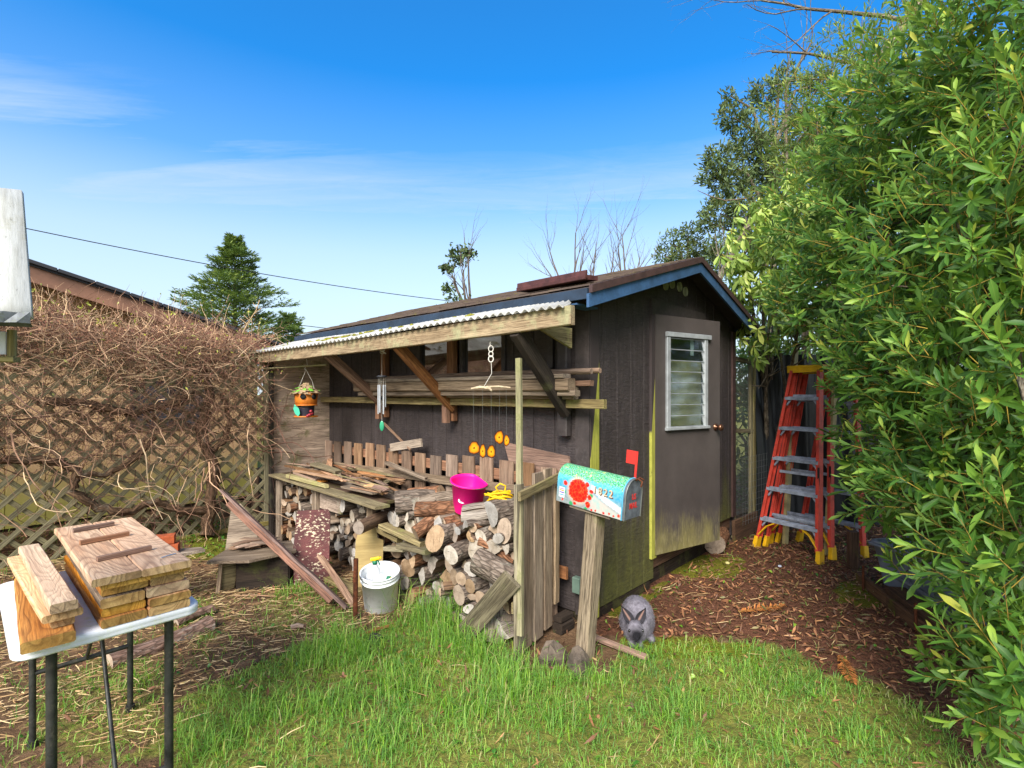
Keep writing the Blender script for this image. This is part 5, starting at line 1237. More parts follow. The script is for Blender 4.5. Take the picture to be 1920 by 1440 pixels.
# boards: near-right stack of two wide, 1.0 long (along AL)
def tboard(x0,x1,y0,y1,z,h,mt,lab,skew=0.0,cat='board',jit=.0012,endm=True,name='stacked_board'):
    mb=M(); xm=(x0+x1)/2; w_=x1-x0; p0=NC+AR*xm+AL*y0+UP*(TZ+z+h/2); p1=NC+AR*(xm+skew)+AL*y1+UP*(TZ+z+h/2)
    mb.beam(p0,p1,w_,h,seg=8,jit=jit,ch=min(.005,h*.2),me=1); single(name,mb,[W[mt],W['end']],lab,cat)
X0=.235
z=0.0
st_=[[(X0,X0+.14,.00,.92,'gold','bottom near left board of the table stack'),(X0+.145,X0+.285,.0,.96,'gold','bottom right board of the table stack')],
     [(X0+.005,X0+.14,.02,.95,'gold','second layer left board of the table stack'),(X0+.145,X0+.285,-.005,.93,'board','second layer right board of the table stack')],
     [(X0,X0+.135,.01,.96,'weather','third layer dark left board of the table stack'),(X0+.14,X0+.285,.01,.96,'gold','third layer right board of the table stack')],
     [(X0+.005,X0+.15,.03,.95,'gold','fourth layer left board of the table stack'),(X0+.155,X0+.27,.02,.98,'gold','fourth layer rounded right board of the table stack')],
     [(X0+.0,X0+.15,-.01,.99,'pale','thin yellow edged board just under the top left board'),(X0+.15,X0+.285,.0,.99,'pale','thin yellow edged board just under the top right board')]]
hs_=[.032,.030,.036,.034,.016]
for lay,h in zip(st_,hs_):
    for (a_,b_,y0,y1,mt,lab) in lay: tboard(a_,b_,y0,y1,z,h,mt,lab,U(-.01,.01))
    z+=h+.003
tboard(X0-.03,X0+.118,-.02,1.02,z,.028,'board','wide grained top left board with a chipped corner on the table stack'); tboard(X0+.119,X0+.285,-.02,1.02,z,.028,'board','wide swirly grained top right board with a blue mark on the table stack')
zt=z+.028
for (y,x0,x1,lab) in ((.84,.03,.19,'small wooden cleat farthest from the camera on the table boards'),(.56,.02,.20,'middle of the three small wooden cleats on the table boards'),(.22,.03,.215,'small wooden cleat nearest the camera on the table boards')):
    mb=M(); p=NC+AL*y+UP*(TZ+zt+.011); mb.beam(p+AR*(X0-.01+x0),p+AR*(X0-.01+x1)+AL*.03,.02,.02); single('cleat',mb,W['red'],lab,'cleat')
mb=M(); p=NC+AL*.10+AR*(X0+.235)+UP*(TZ+zt+.0012); mb.prism([(-.03,0),(.0,.004),(.03,.001),(.03,.006),(0,.009),(-.03,.004)],p,(AR+AL*.35).normalized(),(AL-AR*.35).normalized(),.0006)
single('chalk_mark',mb,plain('blue_chalk',(40,130,170),.8),'blue chalk stroke on the top right board of the table stack','chalk mark')
tboard(.02,.16,-.045,.80,.0,.038,'gold','thick brown flame grained plank lying along the left of the table',.03)
tboard(.10,.165,.02,.70,.041,.028,'end','short dark ended stick wedged between the left planks',.0)
tboard(.075,.185,.0,.98,.070,.026,'pale','middle pale wavy edged board on the left planks',-.04)
tboard(.095,.170,-.01,1.0,.099,.034,'pale','uppermost pale stud lying on the left planks',-.02)
# ================================================================ bricks on a plank bench
bb_=V((-2.68,3.62,0)); bench=Thing('plank_bench','low grey plank bench behind the table carrying orange bricks','bench')
e1=V((.93,.36,0)).normalized(); e2=V((-e1.y,e1.x,0)); ZT=.42
mb=M(); mb.prism([(-.32,-.09),(.22,-.08),(.44,.03),(.40,.10),(.1,.13),(-.3,.12)],bb_+UP*ZT,e1,e2,.02); bench.part('top_plank',mb,W['weather'])
mb=M(); mb.beam(bb_-e1*.2+UP*(ZT-.05)-e2*.02,bb_+e1*.22+UP*(ZT-.04)-e2*.05,.03,.05); bench.part('under_plank',mb,W['weathg'])
for s in (-.22,.0):
    mb=M(); q=bb_+e1*s; mb.beam(gp(q.x,q.y,-.01),V((q.x,q.y,ZT-.02)),.09,.14,up=e1); bench.part('leg',mb,W['dark'])
bench.done()
def brick(p,rz,lab,hz=.0):
    mb=M(); d=V((math.cos(rz),math.sin(rz),0)); c=V(p); mb.beam(c-d*.1+UP*.03,c+d*.1+UP*.03,.095,.06,ch=.005,seg=3,jit=.001); single('brick',mb,W['brick'],lab,'brick','bricks stacked behind the table')
ra=math.atan2(e1.y,e1.x)
zb=ZT+.021
brick(bb_-e1*.19+UP*zb,ra+.1,'lower left brick of the pile mostly behind the table boards'); brick(bb_+e1*.03+UP*zb,ra+1.45,'lower middle brick showing its short end'); brick(bb_+e1*.17+e2*.04+UP*zb,ra+.05,'lower right dark brick of the pile')
brick(bb_-e1*.10-e2*.01+UP*(zb+.061),ra-.02,'upper left bright orange brick of the pile'); brick(bb_+e1*.14+e2*.06+UP*(zb+.061),ra+.08,'upper right orange brick lying behind the bright one')
# ---- bark covered rotten logs by the table
for (u0,v0,u1,v1,r,lab,cat) in ((205,1252,395,1178,.055,'long rotten bark log with flaking white lichen lying right of the table','log'),(330,1178,400,1150,.03,'small pale piece of bark at the table corner on the grass','bark')):
    mb=log_mesh(gnd(u0,v0)+UP*.04,gnd(u1,v1)+UP*.04,r,'half',roll=1.3,seg=9,bend=.02,bumps=.12); single('rotten_log',mb,[W['lichen'] if 'lichen' in W else W.setdefault('lichen',bark('lichen_bark',(132,104,88),(176,152,138),(84,60,50),.8)),W['cutd'],W['splitd']],lab,cat)
# ================================================================ lattice fence
FD=(V((-RX,-RY,0))*1.0).normalized(); F0=V((-2.63,5.52,0)); FL=4.6; fn=V((FD.y,-FD.x,0)) 
if fn.dot(V((0,-1,0)))<0: fn=-fn
lf=Thing('lattice_fence','olive wooden lattice fence overgrown by a bare vine','lattice fence')
def clipseg(x0,z0,x1,z1,X0,X1,Z0,Z1):
    t0,t1=0.,1.; dx,dz=x1-x0,z1-z0
    for p,q in ((-dx,x0-X0),(dx,X1-x0),(-dz,z0-Z0),(dz,Z1-z0)):
        if abs(p)<1e-9:
            if q<0: return None
        else:
            r=q/p
            if p<0: t0=max(t0,r)
            else: t1=min(t1,r)
    return (x0+dx*t0,z0+dz*t0,x0+dx*t1,z0+dz*t1) if t1-t0>.005 else None
Z0f,Z1f=.20,2.02
for sg,dd in ((1,.0),(-1,.012)):
    mb=M(); x=-2.5
    while x<FL+2.5:
        s=clipseg(x,Z0f,x+sg*(Z1f-Z0f),Z1f,0.04,FL,Z0f,Z1f)
        if s:
            o=F0+fn*dd; mb.beam(o+FD*s[0]+UP*s[1],o+FD*s[2]+UP*s[3],.010,.038,up=(UP*1.0-FD*sg),ch=.001)
        x+=.158
    lf.part('lattice',mb,W['olive'])
mb=M(); mb.beam(F0-UP*.0+fn*-.01,F0+UP*2.05,.09,.05,up=fn); lf.part('post',mb,W['olive'])
for k_ in (2.3,4.5):
    mb=M(); mb.beam(F0+FD*k_-fn*.05,F0+FD*k_-fn*.05+UP*2.0,.09,.09,up=fn); lf.part('post',mb,W['olive'])
mb=M(); mb.beam(F0+UP*2.03,F0+FD*FL+UP*2.03,.05,.04); lf.part('top_rail',mb,W['olive'])
mb=M(); mb.beam(F0+UP*.2,F0+FD*FL+UP*.2,.04,.05); lf.part('bottom_rail',mb,W['olive'])
lf.done()
# ================================================================ neighbour's house behind the fence
hw=Thing('neighbour_house','tan neighbouring house with brown gable fascia behind the lattice fence','house')
HO=V((-3.40,6.84,0)); t=NT('tan_siding'); p=t.gc(); q=t.sep(p)
n=t.noise(p,6.,5,.6); c=t.ramp(n,[(.3,S(196,160,118)),(.7,S(218,182,136))]); gm_=t.math('SUBTRACT',t.math('ADD',.62,t.math('MULTIPLY',t.noise(t.mp(p,(5,5,1)),1.,5,.7),.5)),q[2]); c=t.mix(t.ramp(gm_,[(0.,0.),(.45,.8)]),c,S(176,176,84))
t.out(c,.8,None,.2); W['tan']=t.mat
rt_=lambda s: 2.27+.265*s if s<3.0 else 3.065-.265*(s-3.0)
roofh=lambda s: rt_(s)-.10
mb=groove_wall(HO,FD,lambda x: roofh(x)-.02,6.0,lambda x:.25,fn,step=.3,gw=.01,gd=.008)
hw.part('wall',mb,W['tan'])
mb=M(); mb.prism([(0,0),(6,0),(6,roofh(6)),(3,roofh(3)),(0,roofh(0))],HO-fn*.03-UP*.0,FD,UP,.012); mb.beam(HO-fn*.02-UP*0,HO-fn*.02+UP*.6,.1,.1); hw.part('foundation_wall',mb,W['brown2'] if 'brown2' in W else W.setdefault('brown2',plain('brown_foundation',(96,74,56),.9,nz=.3)))
mb=M(); mb.beam(HO-fn*.0,HO-fn*4.,.02,.02,up=UP) ; 
mb=M()
for (s0,s1) in ((-.55,3.0),(3.0,6.5)):
    z0=rt_(s0)-.115; z1=rt_(s1)-.115
    mb.beam(HO+FD*s0+fn*.42+UP*z0,HO+FD*s1+fn*.42+UP*z1,.03,.17)
hw.part('rake_board',mb,W['faschia'] if 'faschia' in W else W.setdefault('faschia',plain('brown_fascia_paint',(146,104,80),.6,nz=.12,nsc=5,dirt=((110,80,64),.4))))
mb=M()
for (s0,s1,z0,z1) in ((-.6,3.0,rt_(-.6),rt_(3)),(3.0,6.6,rt_(3),rt_(6.6))):
    c4=[HO+FD*s0+fn*.46+UP*z0,HO+FD*s1+fn*.46+UP*z1,HO+FD*s1-fn*7+UP*z1,HO+FD*s0-fn*7+UP*z0]; mb.add(c4+[q-UP*.05 for q in c4],[[0,1,2,3],[7,6,5,4],[0,4,5,1],[1,5,6,2],[2,6,7,3],[3,7,4,0]],0)
RR=hw.part('roof',mb,W['tar'])
mb=M()
for i in range(13):
    s=-.55+i*.29; z=rt_(s)-.012; mb.beam(HO+FD*s+fn*.475+UP*z,HO+FD*(s+.28)+fn*.475+UP*(rt_(s+.28)-.012),.03,.035)
hw.part('shingle_edge',mb,W['tar'],RR)
mb=M(); o=HO-fn*.0; mb.prism([(0,0),(-7,0),(-7,2.3),(0,2.3)],HO+UP*.0,fn,UP,.01); hw.part('side_wall',mb,W['tan'])
wq=HO+FD*.62+fn*.012; mb=M()
for z in (1.20,1.72): mb.beam(wq+UP*z,wq+FD*.75+UP*z,.03,.05)
for x in (0,.375,.75): mb.beam(wq+FD*x+UP*1.2,wq+FD*x+UP*1.72,.03,.045,up=FD)
WI=hw.part('window',mb,W['trim']); mb=M(); mb.beam(wq+FD*.02+UP*1.46,wq+FD*.73+UP*1.46,.006,.5); hw.part('pane',mb,W['glasshouse'] if 'glasshouse' in W else W.setdefault('glasshouse',plain('grey_window_glass',(70,74,80),.25,spec=.4)),WI)
hw.done()
# ================================================================ climbing vine (bare)
class VN: pass
def fence_top(k):      # height of the vine mass along the fence
    return 2.16+.17*sm(k/2.4)+.05*math.sin(k*3.1)+.04*math.sin(k*7.7+1)
cv_=Thing('climbing_vine','mass of bare tangled climbing vine sprawling over the lattice fence','vine')
tm=M()
def fpt(k,z,o): return F0+FD*k+fn*o+UP*z
def wob(pts,n=5,a=.03):
    out=[]
    for (p,q) in zip(pts,pts[1:]):
        for i in range(n): out.append(V(p).lerp(V(q),i/n)+V((U(-a,a),U(-a,a),U(-a,a))))
    return out+[V(pts[-1])]
tr_=[([(.62,.2,.10),(.60,.5,.10),(.55,.85,.09),(.66,1.25,.06),(.58,1.6,.08),(.7,1.9,.1)],.062,.03),([(.60,1.0,.08),(.45,1.15,.08),(.42,1.35,.1),(.5,1.6,.12)],.03,.018),
     ([(1.05,.62,.14),(1.25,.55,.16),(1.45,.62,.15),(1.62,.78,.12),(1.60,.95,.10),(1.75,1.05,.10),(2.1,1.08,.1)],.034,.030),([(1.60,.92,.12),(1.40,.90,.12),(1.2,1.02,.12),(1.05,1.2,.12)],.026,.02),([(.62,.45,.1),(.85,.50,.12),(1.05,.62,.14)],.04,.034),
     ([(1.8,1.55,.1),(1.5,1.5,.1),(1.2,1.42,.12),(.9,1.5,.1),(.75,1.62,.1)],.03,.03),([(2.2,1.0,.1),(2.6,1.3,.1),(2.9,1.6,.1)],.03,.02),([(.9,1.5,.1),(.8,1.9,.12)],.022,.02)]
for pl,r0,r1 in tr_:
    pts=wob([fpt(*q) for q in pl],5,.014); n_=len(pts); tm.tube(pts,[ (r0+(r1-r0)*i/(n_-1))*U(.85,1.15) for i in range(n_)],9,irr=.12)
cv_.part('trunk',tm,W['vinebark'])
def twigs(nb,starts,dirs,lens,r0,seg,wand,grav,m,fork=0,rnd=None):
    k=len(starts); p=starts.copy(); d=nrm(dirs); r=np.full(k,r0) if np.isscalar(r0) else r0; rnd=NR.random(k) if rnd is None else rnd; st=(lens/seg)[:,None]; mids=[]
    for i in range(seg):
        d=nrm(d+NR.normal(0,wand,(k,3))+np.array([0,0,-grav])); q=p+d*st
        sticks(nb,p,q,r*(1-i/seg*.55),r*(1-(i+1)/seg*.55),m,rnd); mids.append((q.copy(),d.copy())); p=q
    return mids
def ffr(k,z,o): return np.array(F0)[None]+np.array(FD)[None]*k[:,None]+np.array(fn)[None]*o[:,None]+np.array([[0,0,1.]])*z[:,None]
nb=NB()
n=11000; k=NR.random(n)*4.7+.02; ft=np.array([fence_top(q) for q in k]); o=NR.normal(.05,.26,n)-.15-.25*(k<.4); z=ft-np.abs(NR.normal(0,.26,n))-.05*np.abs(o)*4
z=np.maximum(z,1.38+.15*NR.random(n))
md=twigs(nb,ffr(k,z,o),NR.normal(0,1,(n,3))*np.array([1,1,.7]),.12+NR.random(n)*.34,.0013+NR.random(n)**2*.0024,5,.26,.02,0)
for (q,d) in md[1:5]:
    i=NR.integers(0,n,1500); twigs(nb,q[i],d[i]+NR.normal(0,.8,(1500,3))+[0,0,.25],.05+NR.random(1500)*.13,.0016,3,.25,-.02,0)
n=2600; k=NR.random(n)*4.6; twigs(nb,ffr(k,.95+NR.random(n)**.6*.6,.02+NR.random(n)*.16),NR.normal(0,1,(n,3))*[1,.5,.8],.12+NR.random(n)*.35,.0013+NR.random(n)*.0018,6,.28,.02,0,rnd=NR.random(n)*.6)
# upright whips along the crest
n=420; k=NR.random(n)*4.4+.05; ft=np.array([fence_top(q) for q in k]); md2=twigs(nb,ffr(k,ft-.12,NR.normal(-.05,.2,n)),NR.normal(0,.45,(n,3))+[0,0,1.],.12+NR.random(n)**2*.36,.0024,5,.22,-.02,0)
n=46; k=NR.random(n)*3.6; twigs(nb,ffr(k,.6+NR.random(n)*1.2,.04+NR.random(n)*.10),NR.normal(0,1,(n,3))*[1.2,.25,.7],.5+NR.random(n)*.8,.004+NR.random(n)*.005,12,.20,.01,0,rnd=NR.random(n)*.12)
# sparse hanging strands over the lattice
n=330; k=NR.random(n)*4.4; ft=np.array([fence_top(q) for q in k]); twigs(nb,ffr(k,1.1+NR.random(n)*.8,.04+NR.random(n)*.16),NR.normal(0,.8,(n,3))*[1,.5,1]+[0,0,-.3],.25+NR.random(n)*.6,.0018+NR.random(n)*.002,9,.26,.05,0)
n=130; k=.2+NR.random(n)*3; twigs(nb,ffr(k,.3+NR.random(n)*.8,.06+NR.random(n)*.2),NR.normal(0,1,(n,3))*[1,.6,1],.3+NR.random(n)*.6,.0022+NR.random(n)*.002,9,.28,.02,0)
n=8; k=.3+NR.random(n)*.5
twigs(nb,ffr(np.array([.62,.66,.7,.64,1.2,2.0,.3,2.6]),np.array([1.0,.95,.9,.7,1.2,1.3,1.3,1.4]),np.full(8,.3)),np.tile([0.1,-.2,-1.],(8,1)),np.full(8,.75),.006,10,.16,.03,0)
nt_=len(nb.v)
n=16000; k=NR.random(n)*4.7+.02; ft=np.array([fence_top(q) for q in k]); o=NR.normal(.1,.25,n)-.1; z=ft-np.abs(NR.normal(0,.26,n))-.05*np.abs(o)
leaves(nb,ffr(k,np.maximum(z,1.4),o),NR.normal(0,1,(n,3))-[0,0,.3],NR.normal(0,1,(n,3)),.010+NR.random(n)*.016,.005+NR.random(n)*.007,NR.normal(0,.4,n),2,NR.random(n))
# buds and young leaves
n=900; i=NR.integers(0,420,n); Q=md2[-1][0][i%420]; sel=NR.random(n)<.5
k=NR.random(n)*5-.3; ft=np.array([fence_top(q) for q in k]); base=ffr(k,ft-np.abs(NR.normal(0,.3,n)),NR.normal(.1,.25,n)); base[sel]=Q[sel]
leaves(nb,base,NR.normal(0,1,(n,3))+[0,0,.6],NR.normal(0,1,(n,3)),.02+NR.random(n)*.022,.010+NR.random(n)*.006,np.full(n,.1),1,NR.random(n))
cv_.part('twigs',None,None); cv_.p.pop()
e=cv_.done(); o_=nb.obj('twigs',[L_['twig'],L_['bud'],L_['husk']],tuple(e.location),e,False)
# pale forked branch standing above the vine
mb=M(); b0=at(455,625,4.9)
for pl,r in (([(0,0,0),(.05,.02,.12),(.13,.03,.25),(.17,.02,.36)],.008),([(.06,.02,.14),(.0,.02,.2)],.004),([(.10,.02,.20),(.20,0,.27)],.004),([(.04,.02,.10),(-.03,0,.16)],.004),([(.14,.02,.27),(.10,.02,.33)],.003)):
    mb.tube([b0+V(q)*.9 for q in pl],[r,r*.8,r*.6,r*.4][:len(pl)],6)
single('bare_branch',mb,plain('pale_branch',(206,174,130),.9,nz=.2),'pale forked bare branch poking up from the vine beside the fir','branch')
# ================================================================ weathered feeder at the left edge
fd=Thing('bird_feeder','tall bird feeder on a post with a steep weathered white sheeted roof','bird feeder')
# steep panel: reads at distance ~1.25 m
D1=1.25; tr=at(40,356,D1+.14); br=at(59,594,D1); ea=V((-1,-.35,0)).normalized(); lb_=.62
mb=M(); c4=[br,tr,tr+ea*lb_,br+ea*lb_]; n_=(c4[1]-c4[0]).cross(c4[3]-c4[0]).normalized(); 
if n_.y>0: n_=-n_
def panel(c0,c1,c2,c3,th,nn,gx=10,gy=6,wob_=.003):
    mb=M(); vs_=[];gs=[]
    for s in (0,1):
        for j in range(gy+1):
            for i in range(gx+1):
                a_=V(c0).lerp(V(c1),i/gx); b_=V(c3).lerp(V(c2),i/gx); q=a_.lerp(b_,j/gy)+nn*(U(-wob_,wob_) if 0<i<gx and 0<j<gy else 0)-nn*(th*s); vs_.append(q); gs.append((i/gx*.4,j/gy*.6,s*.1))
    fs=[]; K=(gx+1)*(gy+1)
    for j in range(gy):
        for i in range(gx):
            a_=j*(gx+1)+i; fs.append([a_,a_+1,a_+gx+2,a_+gx+1]); fs.append([K+a_+gx+1,K+a_+gx+2,K+a_+1,K+a_])
    for i in range(gx): fs+= [[i,K+i,K+i+1,i+1],[gy*(gx+1)+i,gy*(gx+1)+i+1,K+gy*(gx+1)+i+1,K+gy*(gx+1)+i]]
    for j in range(gy): a_=j*(gx+1); fs+= [[a_,a_+gx+1,K+a_+gx+1,K+a_],[a_+gx,K+a_+gx,K+a_+2*gx+1,a_+2*gx+1]]
    mb.add(vs_,fs,0,gs,True); return mb
RP=fd.part('roof',panel(*c4,.012,n_),W['whitev'])
back=V((-.42,.33,0)); tb_=V((-.03,.025,0)); c5=[br+back,tr+tb_,tr+tb_+ea*lb_,br+back+ea*lb_]; fd.part('roof',panel(*c5,.012,-n_),W['whitev'])

mb=M(); q0=br-UP*.004; pts=[]
vs_=[];gs=[]
for i in range(25):
    a_=q0+ea*(lb_*i/24); w_=U(-.003,.003); vs_+= [a_+n_*(.004+w_)+UP*.012,a_+n_*(.007-w_)-UP*(.014+U(0,.003)),a_-n_*.010-UP*.016]; gs+= [(i*.02,0,0),(i*.02,.02,0),(i*.02,.04,0)]
mb.add(vs_,[[i*3+j,i*3+j+1,i*3+3+j+1,i*3+3+j] for i in range(24) for j in (0,1)],0,gs); fd.part('edge_flashing',mb,W['flashf'] if 'flashf' in W else W.setdefault('flashf',plain('dark_grey_folded_foil',(92,98,104),.4,.3,nz=.4,nsc=30,dirt=((64,74,44),.8))),RP)
pq=br+V((-.145,.10,-.02)); mb=M(); mb.beam(pq+UP*.0,pq-UP*.070,.016,.016,up=ea); fd.part('corner_post',mb,W['olive'])
mb=M(); mb.beam(pq+ea*-.01-UP*.078,pq+ea*.45-UP*.078,.035,.014); fd.part('tray',mb,W['olive'])
mb=M(); mb.beam(pq+ea*.012-UP*.035,pq+ea*.3-UP*.035,.006,.060); fd.part('side_panel',mb,W['white'])
pb=pq+ea*.26+V((0,.05,0)); mb=M(); mb.beam(gp(pb.x,pb.y,-.02),V((pb.x,pb.y,pq.z-.085)),.08,.08,up=ea); fd.part('post',mb,W['olive'])
fd.done()
# ================================================================ overhead cables
def cable(name,lab,p0,p1,sag,r):
    mb=M(); pts=[]
    for i in range(41): t_=i/40; q=V(p0).lerp(V(p1),t_)-UP*(sag*4*t_*(1-t_)); pts.append(q)
    mb.tube(pts,r,6); single(name,mb,W['cable'],lab,'cable')
cable('overhead_cable','black overhead cable crossing the sky behind the left fir',at(-350,340,10),at(1130,585,22),.55,.011)
cable('overhead_cable','lower black cable glimpsed between the fir and the shed roof',at(380,585,30),at(900,640,34),.2,.02)
# ================================================================ step ladders
def stepladder(name,lab,o,rz,h,steps,lean,open_,bot=.64,top=.29,rail='redfg',feet='yel',grp=None,splay=True):
    """folded step ladder: o = left foot (world), rz = direction left foot -> right foot"""
    T=Thing(name,lab,'ladder',grp); e=V((math.cos(rz),math.sin(rz),0)); n=V((e.y,-e.x,0))   # n: toward the viewer side
    if n.dot(V((0,0,0))-V(o))<0: n=-n
    zb=V(o).z; ln=(bot-top)/2
    def fp(s,t):  # s: 0 left,1 right; t: 0..1 height
        w_=bot+(top-bot)*t; x=(bot-w_)/2+s*w_
        return V(o)+e*x+UP*(h*t)-n*(lean*t)
    d=(fp(.5,1)-fp(.5,0)).normalized()
    def channel(mb,p,q,sd,dp=.072,fl=.028):
        nn=n.cross(UP)*0+n
        mb.beam(p,q,.006,dp,up=n,ch=.001); 
        mb.beam(p+n*(dp/2-.004)-e*(sd*fl/2),q+n*(dp/2-.004)-e*(sd*fl/2),fl,.006,up=n,ch=.001); mb.beam(p-n*(dp/2-.004)-e*(sd*fl/2),q-n*(dp/2-.004)-e*(sd*fl/2),fl,.006,up=n,ch=.001)
    for s,sd in ((0,-1),(1,1)):
        mb=M(); channel(mb,fp(s,.055),fp(s,.985),sd); rid=T.part('front_rail',mb,W[rail])
        mb=M()
        for k in range(1,steps+1): 
            for off in (-.018,.018):
                q=fp(s,k/(steps+1.))+n*(.038)-e*(sd*.014)+UP*(off-.015); mb.lathe(q,[(0,.003),(.005,.002),(.006,0)],8,axis=n)
        T.part('rivets',mb,W['black'],rid)
        mb=M(); q=fp(s,.0); mb.beam(q+UP*.0,fp(s,.06),.045,.095,up=n,taper=.85,ch=.006); T.part('foot',mb,W[feet],rid)
        # corner brace under the first step
        mb=M(); a_=fp(s,.07)-e*sd*.01+n*.02; b_=fp(s,1/(steps+1.))-e*(sd*.16)+n*.02-UP*.03; mid=a_.lerp(b_,.5)-e*(sd*.0)+UP*.03
        mb.tube([a_,mid,b_],.0001,3) if False else mb.beam(a_,mid,.012,.03,up=n); mb.beam(mid,b_,.012,.03,up=n); T.part('gusset',mb,W[feet],rid)
    for k in range(1,steps+1):
        t_=k/(steps+1.); a_=fp(0,t_)+e*.004; b_=fp(1,t_)-e*.004; mb=M(); mb.beam(a_+n*.0,b_+n*.0,.085,.005,ch=.001); mb.beam(a_+n*.040-UP*.014,b_+n*.040-UP*.014,.004,.030,ch=.001); mb.beam(a_-n*.038-UP*.012,b_-n*.038-UP*.012,.004,.026,ch=.001)
        for j in range(5): mb.beam(a_+n*(-.03+j*.015)+UP*.0035,b_+n*(-.03+j*.015)+UP*.0035,.004,.003,ch=.0005)
        T.part('step',mb,W['step'])
        for s,sd in ((0,-1),(1,1)): mb=M(); q=fp(s,t_)-e*(sd*.015)+n*.025; mb.beam(q-UP*.085,q-e*(sd*.055)-UP*.012,.018,.004,up=n); T.part('step_brace',mb,W['step'])
    mb=M(); q=fp(1,.42)+n*.0365; mb.beam(q-UP*.10,q+UP*.10,.022,.0015,up=n,ch=.0002); T.part('warning_sticker',mb,W['black'])
    mb=M(); c0=fp(0,1)-e*.035; c1=fp(1,1)+e*.035; mb.beam(c0-n*.04,c1-n*.04,.17,.030,ch=.006,seg=1); mb.beam(c0+n*.035-UP*.03,c1+n*.035-UP*.03,.014,.060,ch=.004); T.part('top_cap',mb,W[feet])
    if open_ is not None:
        bo=-n*open_
        for s,sd in ((.06,-1),(.94,1)):
            mb=M(); a_=fp(s,.055)+bo; b_=fp(s,.97)-n*.05; channel(mb,a_,b_,sd,.045,.02); rid=T.part('rear_rail',mb,W[rail]); mb=M(); mb.beam(fp(s,0)+bo,fp(s,.058)+bo,.035,.06,up=n,taper=.9,ch=.004); T.part('foot',mb,W[feet],rid)
        for t_ in (.18,.42,.66,.84):
            mb=M(); q=-n*(.05+(open_-.05)*(1-t_)); mb.beam(fp(.08,t_)+q,fp(.92,t_)+q,.02,.028); T.part('rear_bar',mb,W['step'])
    return T.done()
pL=V((2.54,5.33,0)); pR=V((2.876,4.785,0)); rz_=math.atan2(pR.y-pL.y,pR.x-pL.x)
stepladder('step_ladder','nearest red fibreglass step ladder with yellow feet folded and leaning',pL,rz_,1.87,5,.37,.10)
stepladder('step_ladder','second red step ladder tucked directly behind the nearest one',pL+V((.20,.13,0)),rz_,1.86,5,.33,.09)
# tall tan ladder
T=Thing('extension_ladder','tan fibreglass extension ladder standing behind the red step ladders','ladder')
e=(pR-pL).normalized(); n=V((-e.y,e.x,0)); 
if n.x<0: n=-n
q0=pL+n*.36+e*.10; q1=q0+e*.42; top=n*.20+UP*2.12
for q in (q0,q1):
    mb=M(); mb.beam(q,q+top-e*.0,.03,.075,up=n,ch=.003); T.part('rail',mb,W['tanfg'])
for k in range(1,7):
    mb=M(); c=top*(k*.305/2.12); mb.tube([q0+c,q1+c],.016,10); T.part('rung',mb,W['step'])
mb=M(); mb.beam(q0+top*1.0,q1+top*1.0,.05,.06); T.part('end_cap',mb,W['step']); T.done()
stepladder('step_ladder','farthest dull red step ladder half hidden behind the tan ladder',pL+V((.56,.20,0)),rz_,1.80,5,.22,None,rail='redfg')
# ================================================================ wire screen enclosure
G0=P(WID+.03,.02); ed=V((.75,.66,0)).normalized(); gn=V((ed.y,-ed.x,0))
se=Thing('screen_enclosure','olive timber framed wire screen between the shed and the ladders','wire enclosure')
for s_,w_,h_ in ((.0,.045,2.05),(.42,.05,1.92),(.50,.06,1.98)):
    mb=M(); mb.beam(G0+ed*s_+UP*.02,G0+ed*s_+UP*h_,w_,.04,up=gn); se.part('post',mb,W['olive'])
for z,h_ in ((1.98,.05),(1.19,.045)):
    mb=M(); mb.beam(G0+UP*z,G0+ed*.5+UP*(z-.03),.03,h_); se.part('rail',mb,W['weathg'])
mb=M(); mb.beam(G0-ed*.10+gn*.05+UP*.11,G0+ed*.46+gn*.05+UP*.13,.035,.24); se.part('base_board',mb,W['bed'])
nw=M()
for i in range(34): nw.rod(G0+ed*(.02+i*.0135)+UP*.25,G0+ed*(.02+i*.0135)+UP*1.96,.0012,3)
for i in range(26): nw.rod(G0+ed*.02+UP*(.28+i*.065),G0+ed*.47+UP*(.28+i*.065),.0009,3)
se.part('wire_mesh',nw,W['wire'])
nw=M(); g2=G0+gn*.16-ed*.12
for i in range(10): nw.tube([g2+ed*(i*.065)+UP*.2,g2+ed*(i*.065)+UP*.92],.0016,3)
for i in range(11): nw.tube([g2+UP*(.24+i*.068),g2+ed*.3+UP*(.235+i*.068)-gn*.01,g2+ed*.62+UP*(.24+i*.068)],.0016,3)
se.part('loose_wire_mesh',nw,W['wire']); se.done()
# black sheet behind ladders
mb=M(); vs_=[];gs=[]; nxx,nyy=44,14; s0=G0+ed*.52
for j in range(nyy+1):
    for i in range(nxx+1):
        x=i/nxx*1.7; z=.0+j/nyy*2.05; w_=.035*math.sin(x*19+z*1.1)+.02*math.sin(x*43+z*3)+.03*math.sin(z*2+x*5)
        vs_.append(s0+V((.93,.12,0))*x+V((0,-1,0))*w_+UP*z); gs.append((x,z,0))
fs=[[j*(nxx+1)+i,j*(nxx+1)+i+1,(j+1)*(nxx+1)+i+1,(j+1)*(nxx+1)+i] for j in range(nyy) for i in range(nxx)]
K=len(vs_); mb.add(vs_+[q+V((0,.003,0)) for q in vs_],fs+[[K+a for a in f[::-1]] for f in fs],0,gs+gs,True)
single('black_sheet',mb,W['tarp'],'black plastic sheet hanging behind the ladders','plastic sheet')
# log under the door, ladder side
q=gnd(1345,1040); mb=log_mesh(q+V((-.02,0,.095)),q+V((.16,.32,.105)),.098,'round',seg=5); single('ground_log',mb,[W['bark2'],W['cutd'],W['splitd']],'short fat log lying on moss at the far corner of the shed','log')
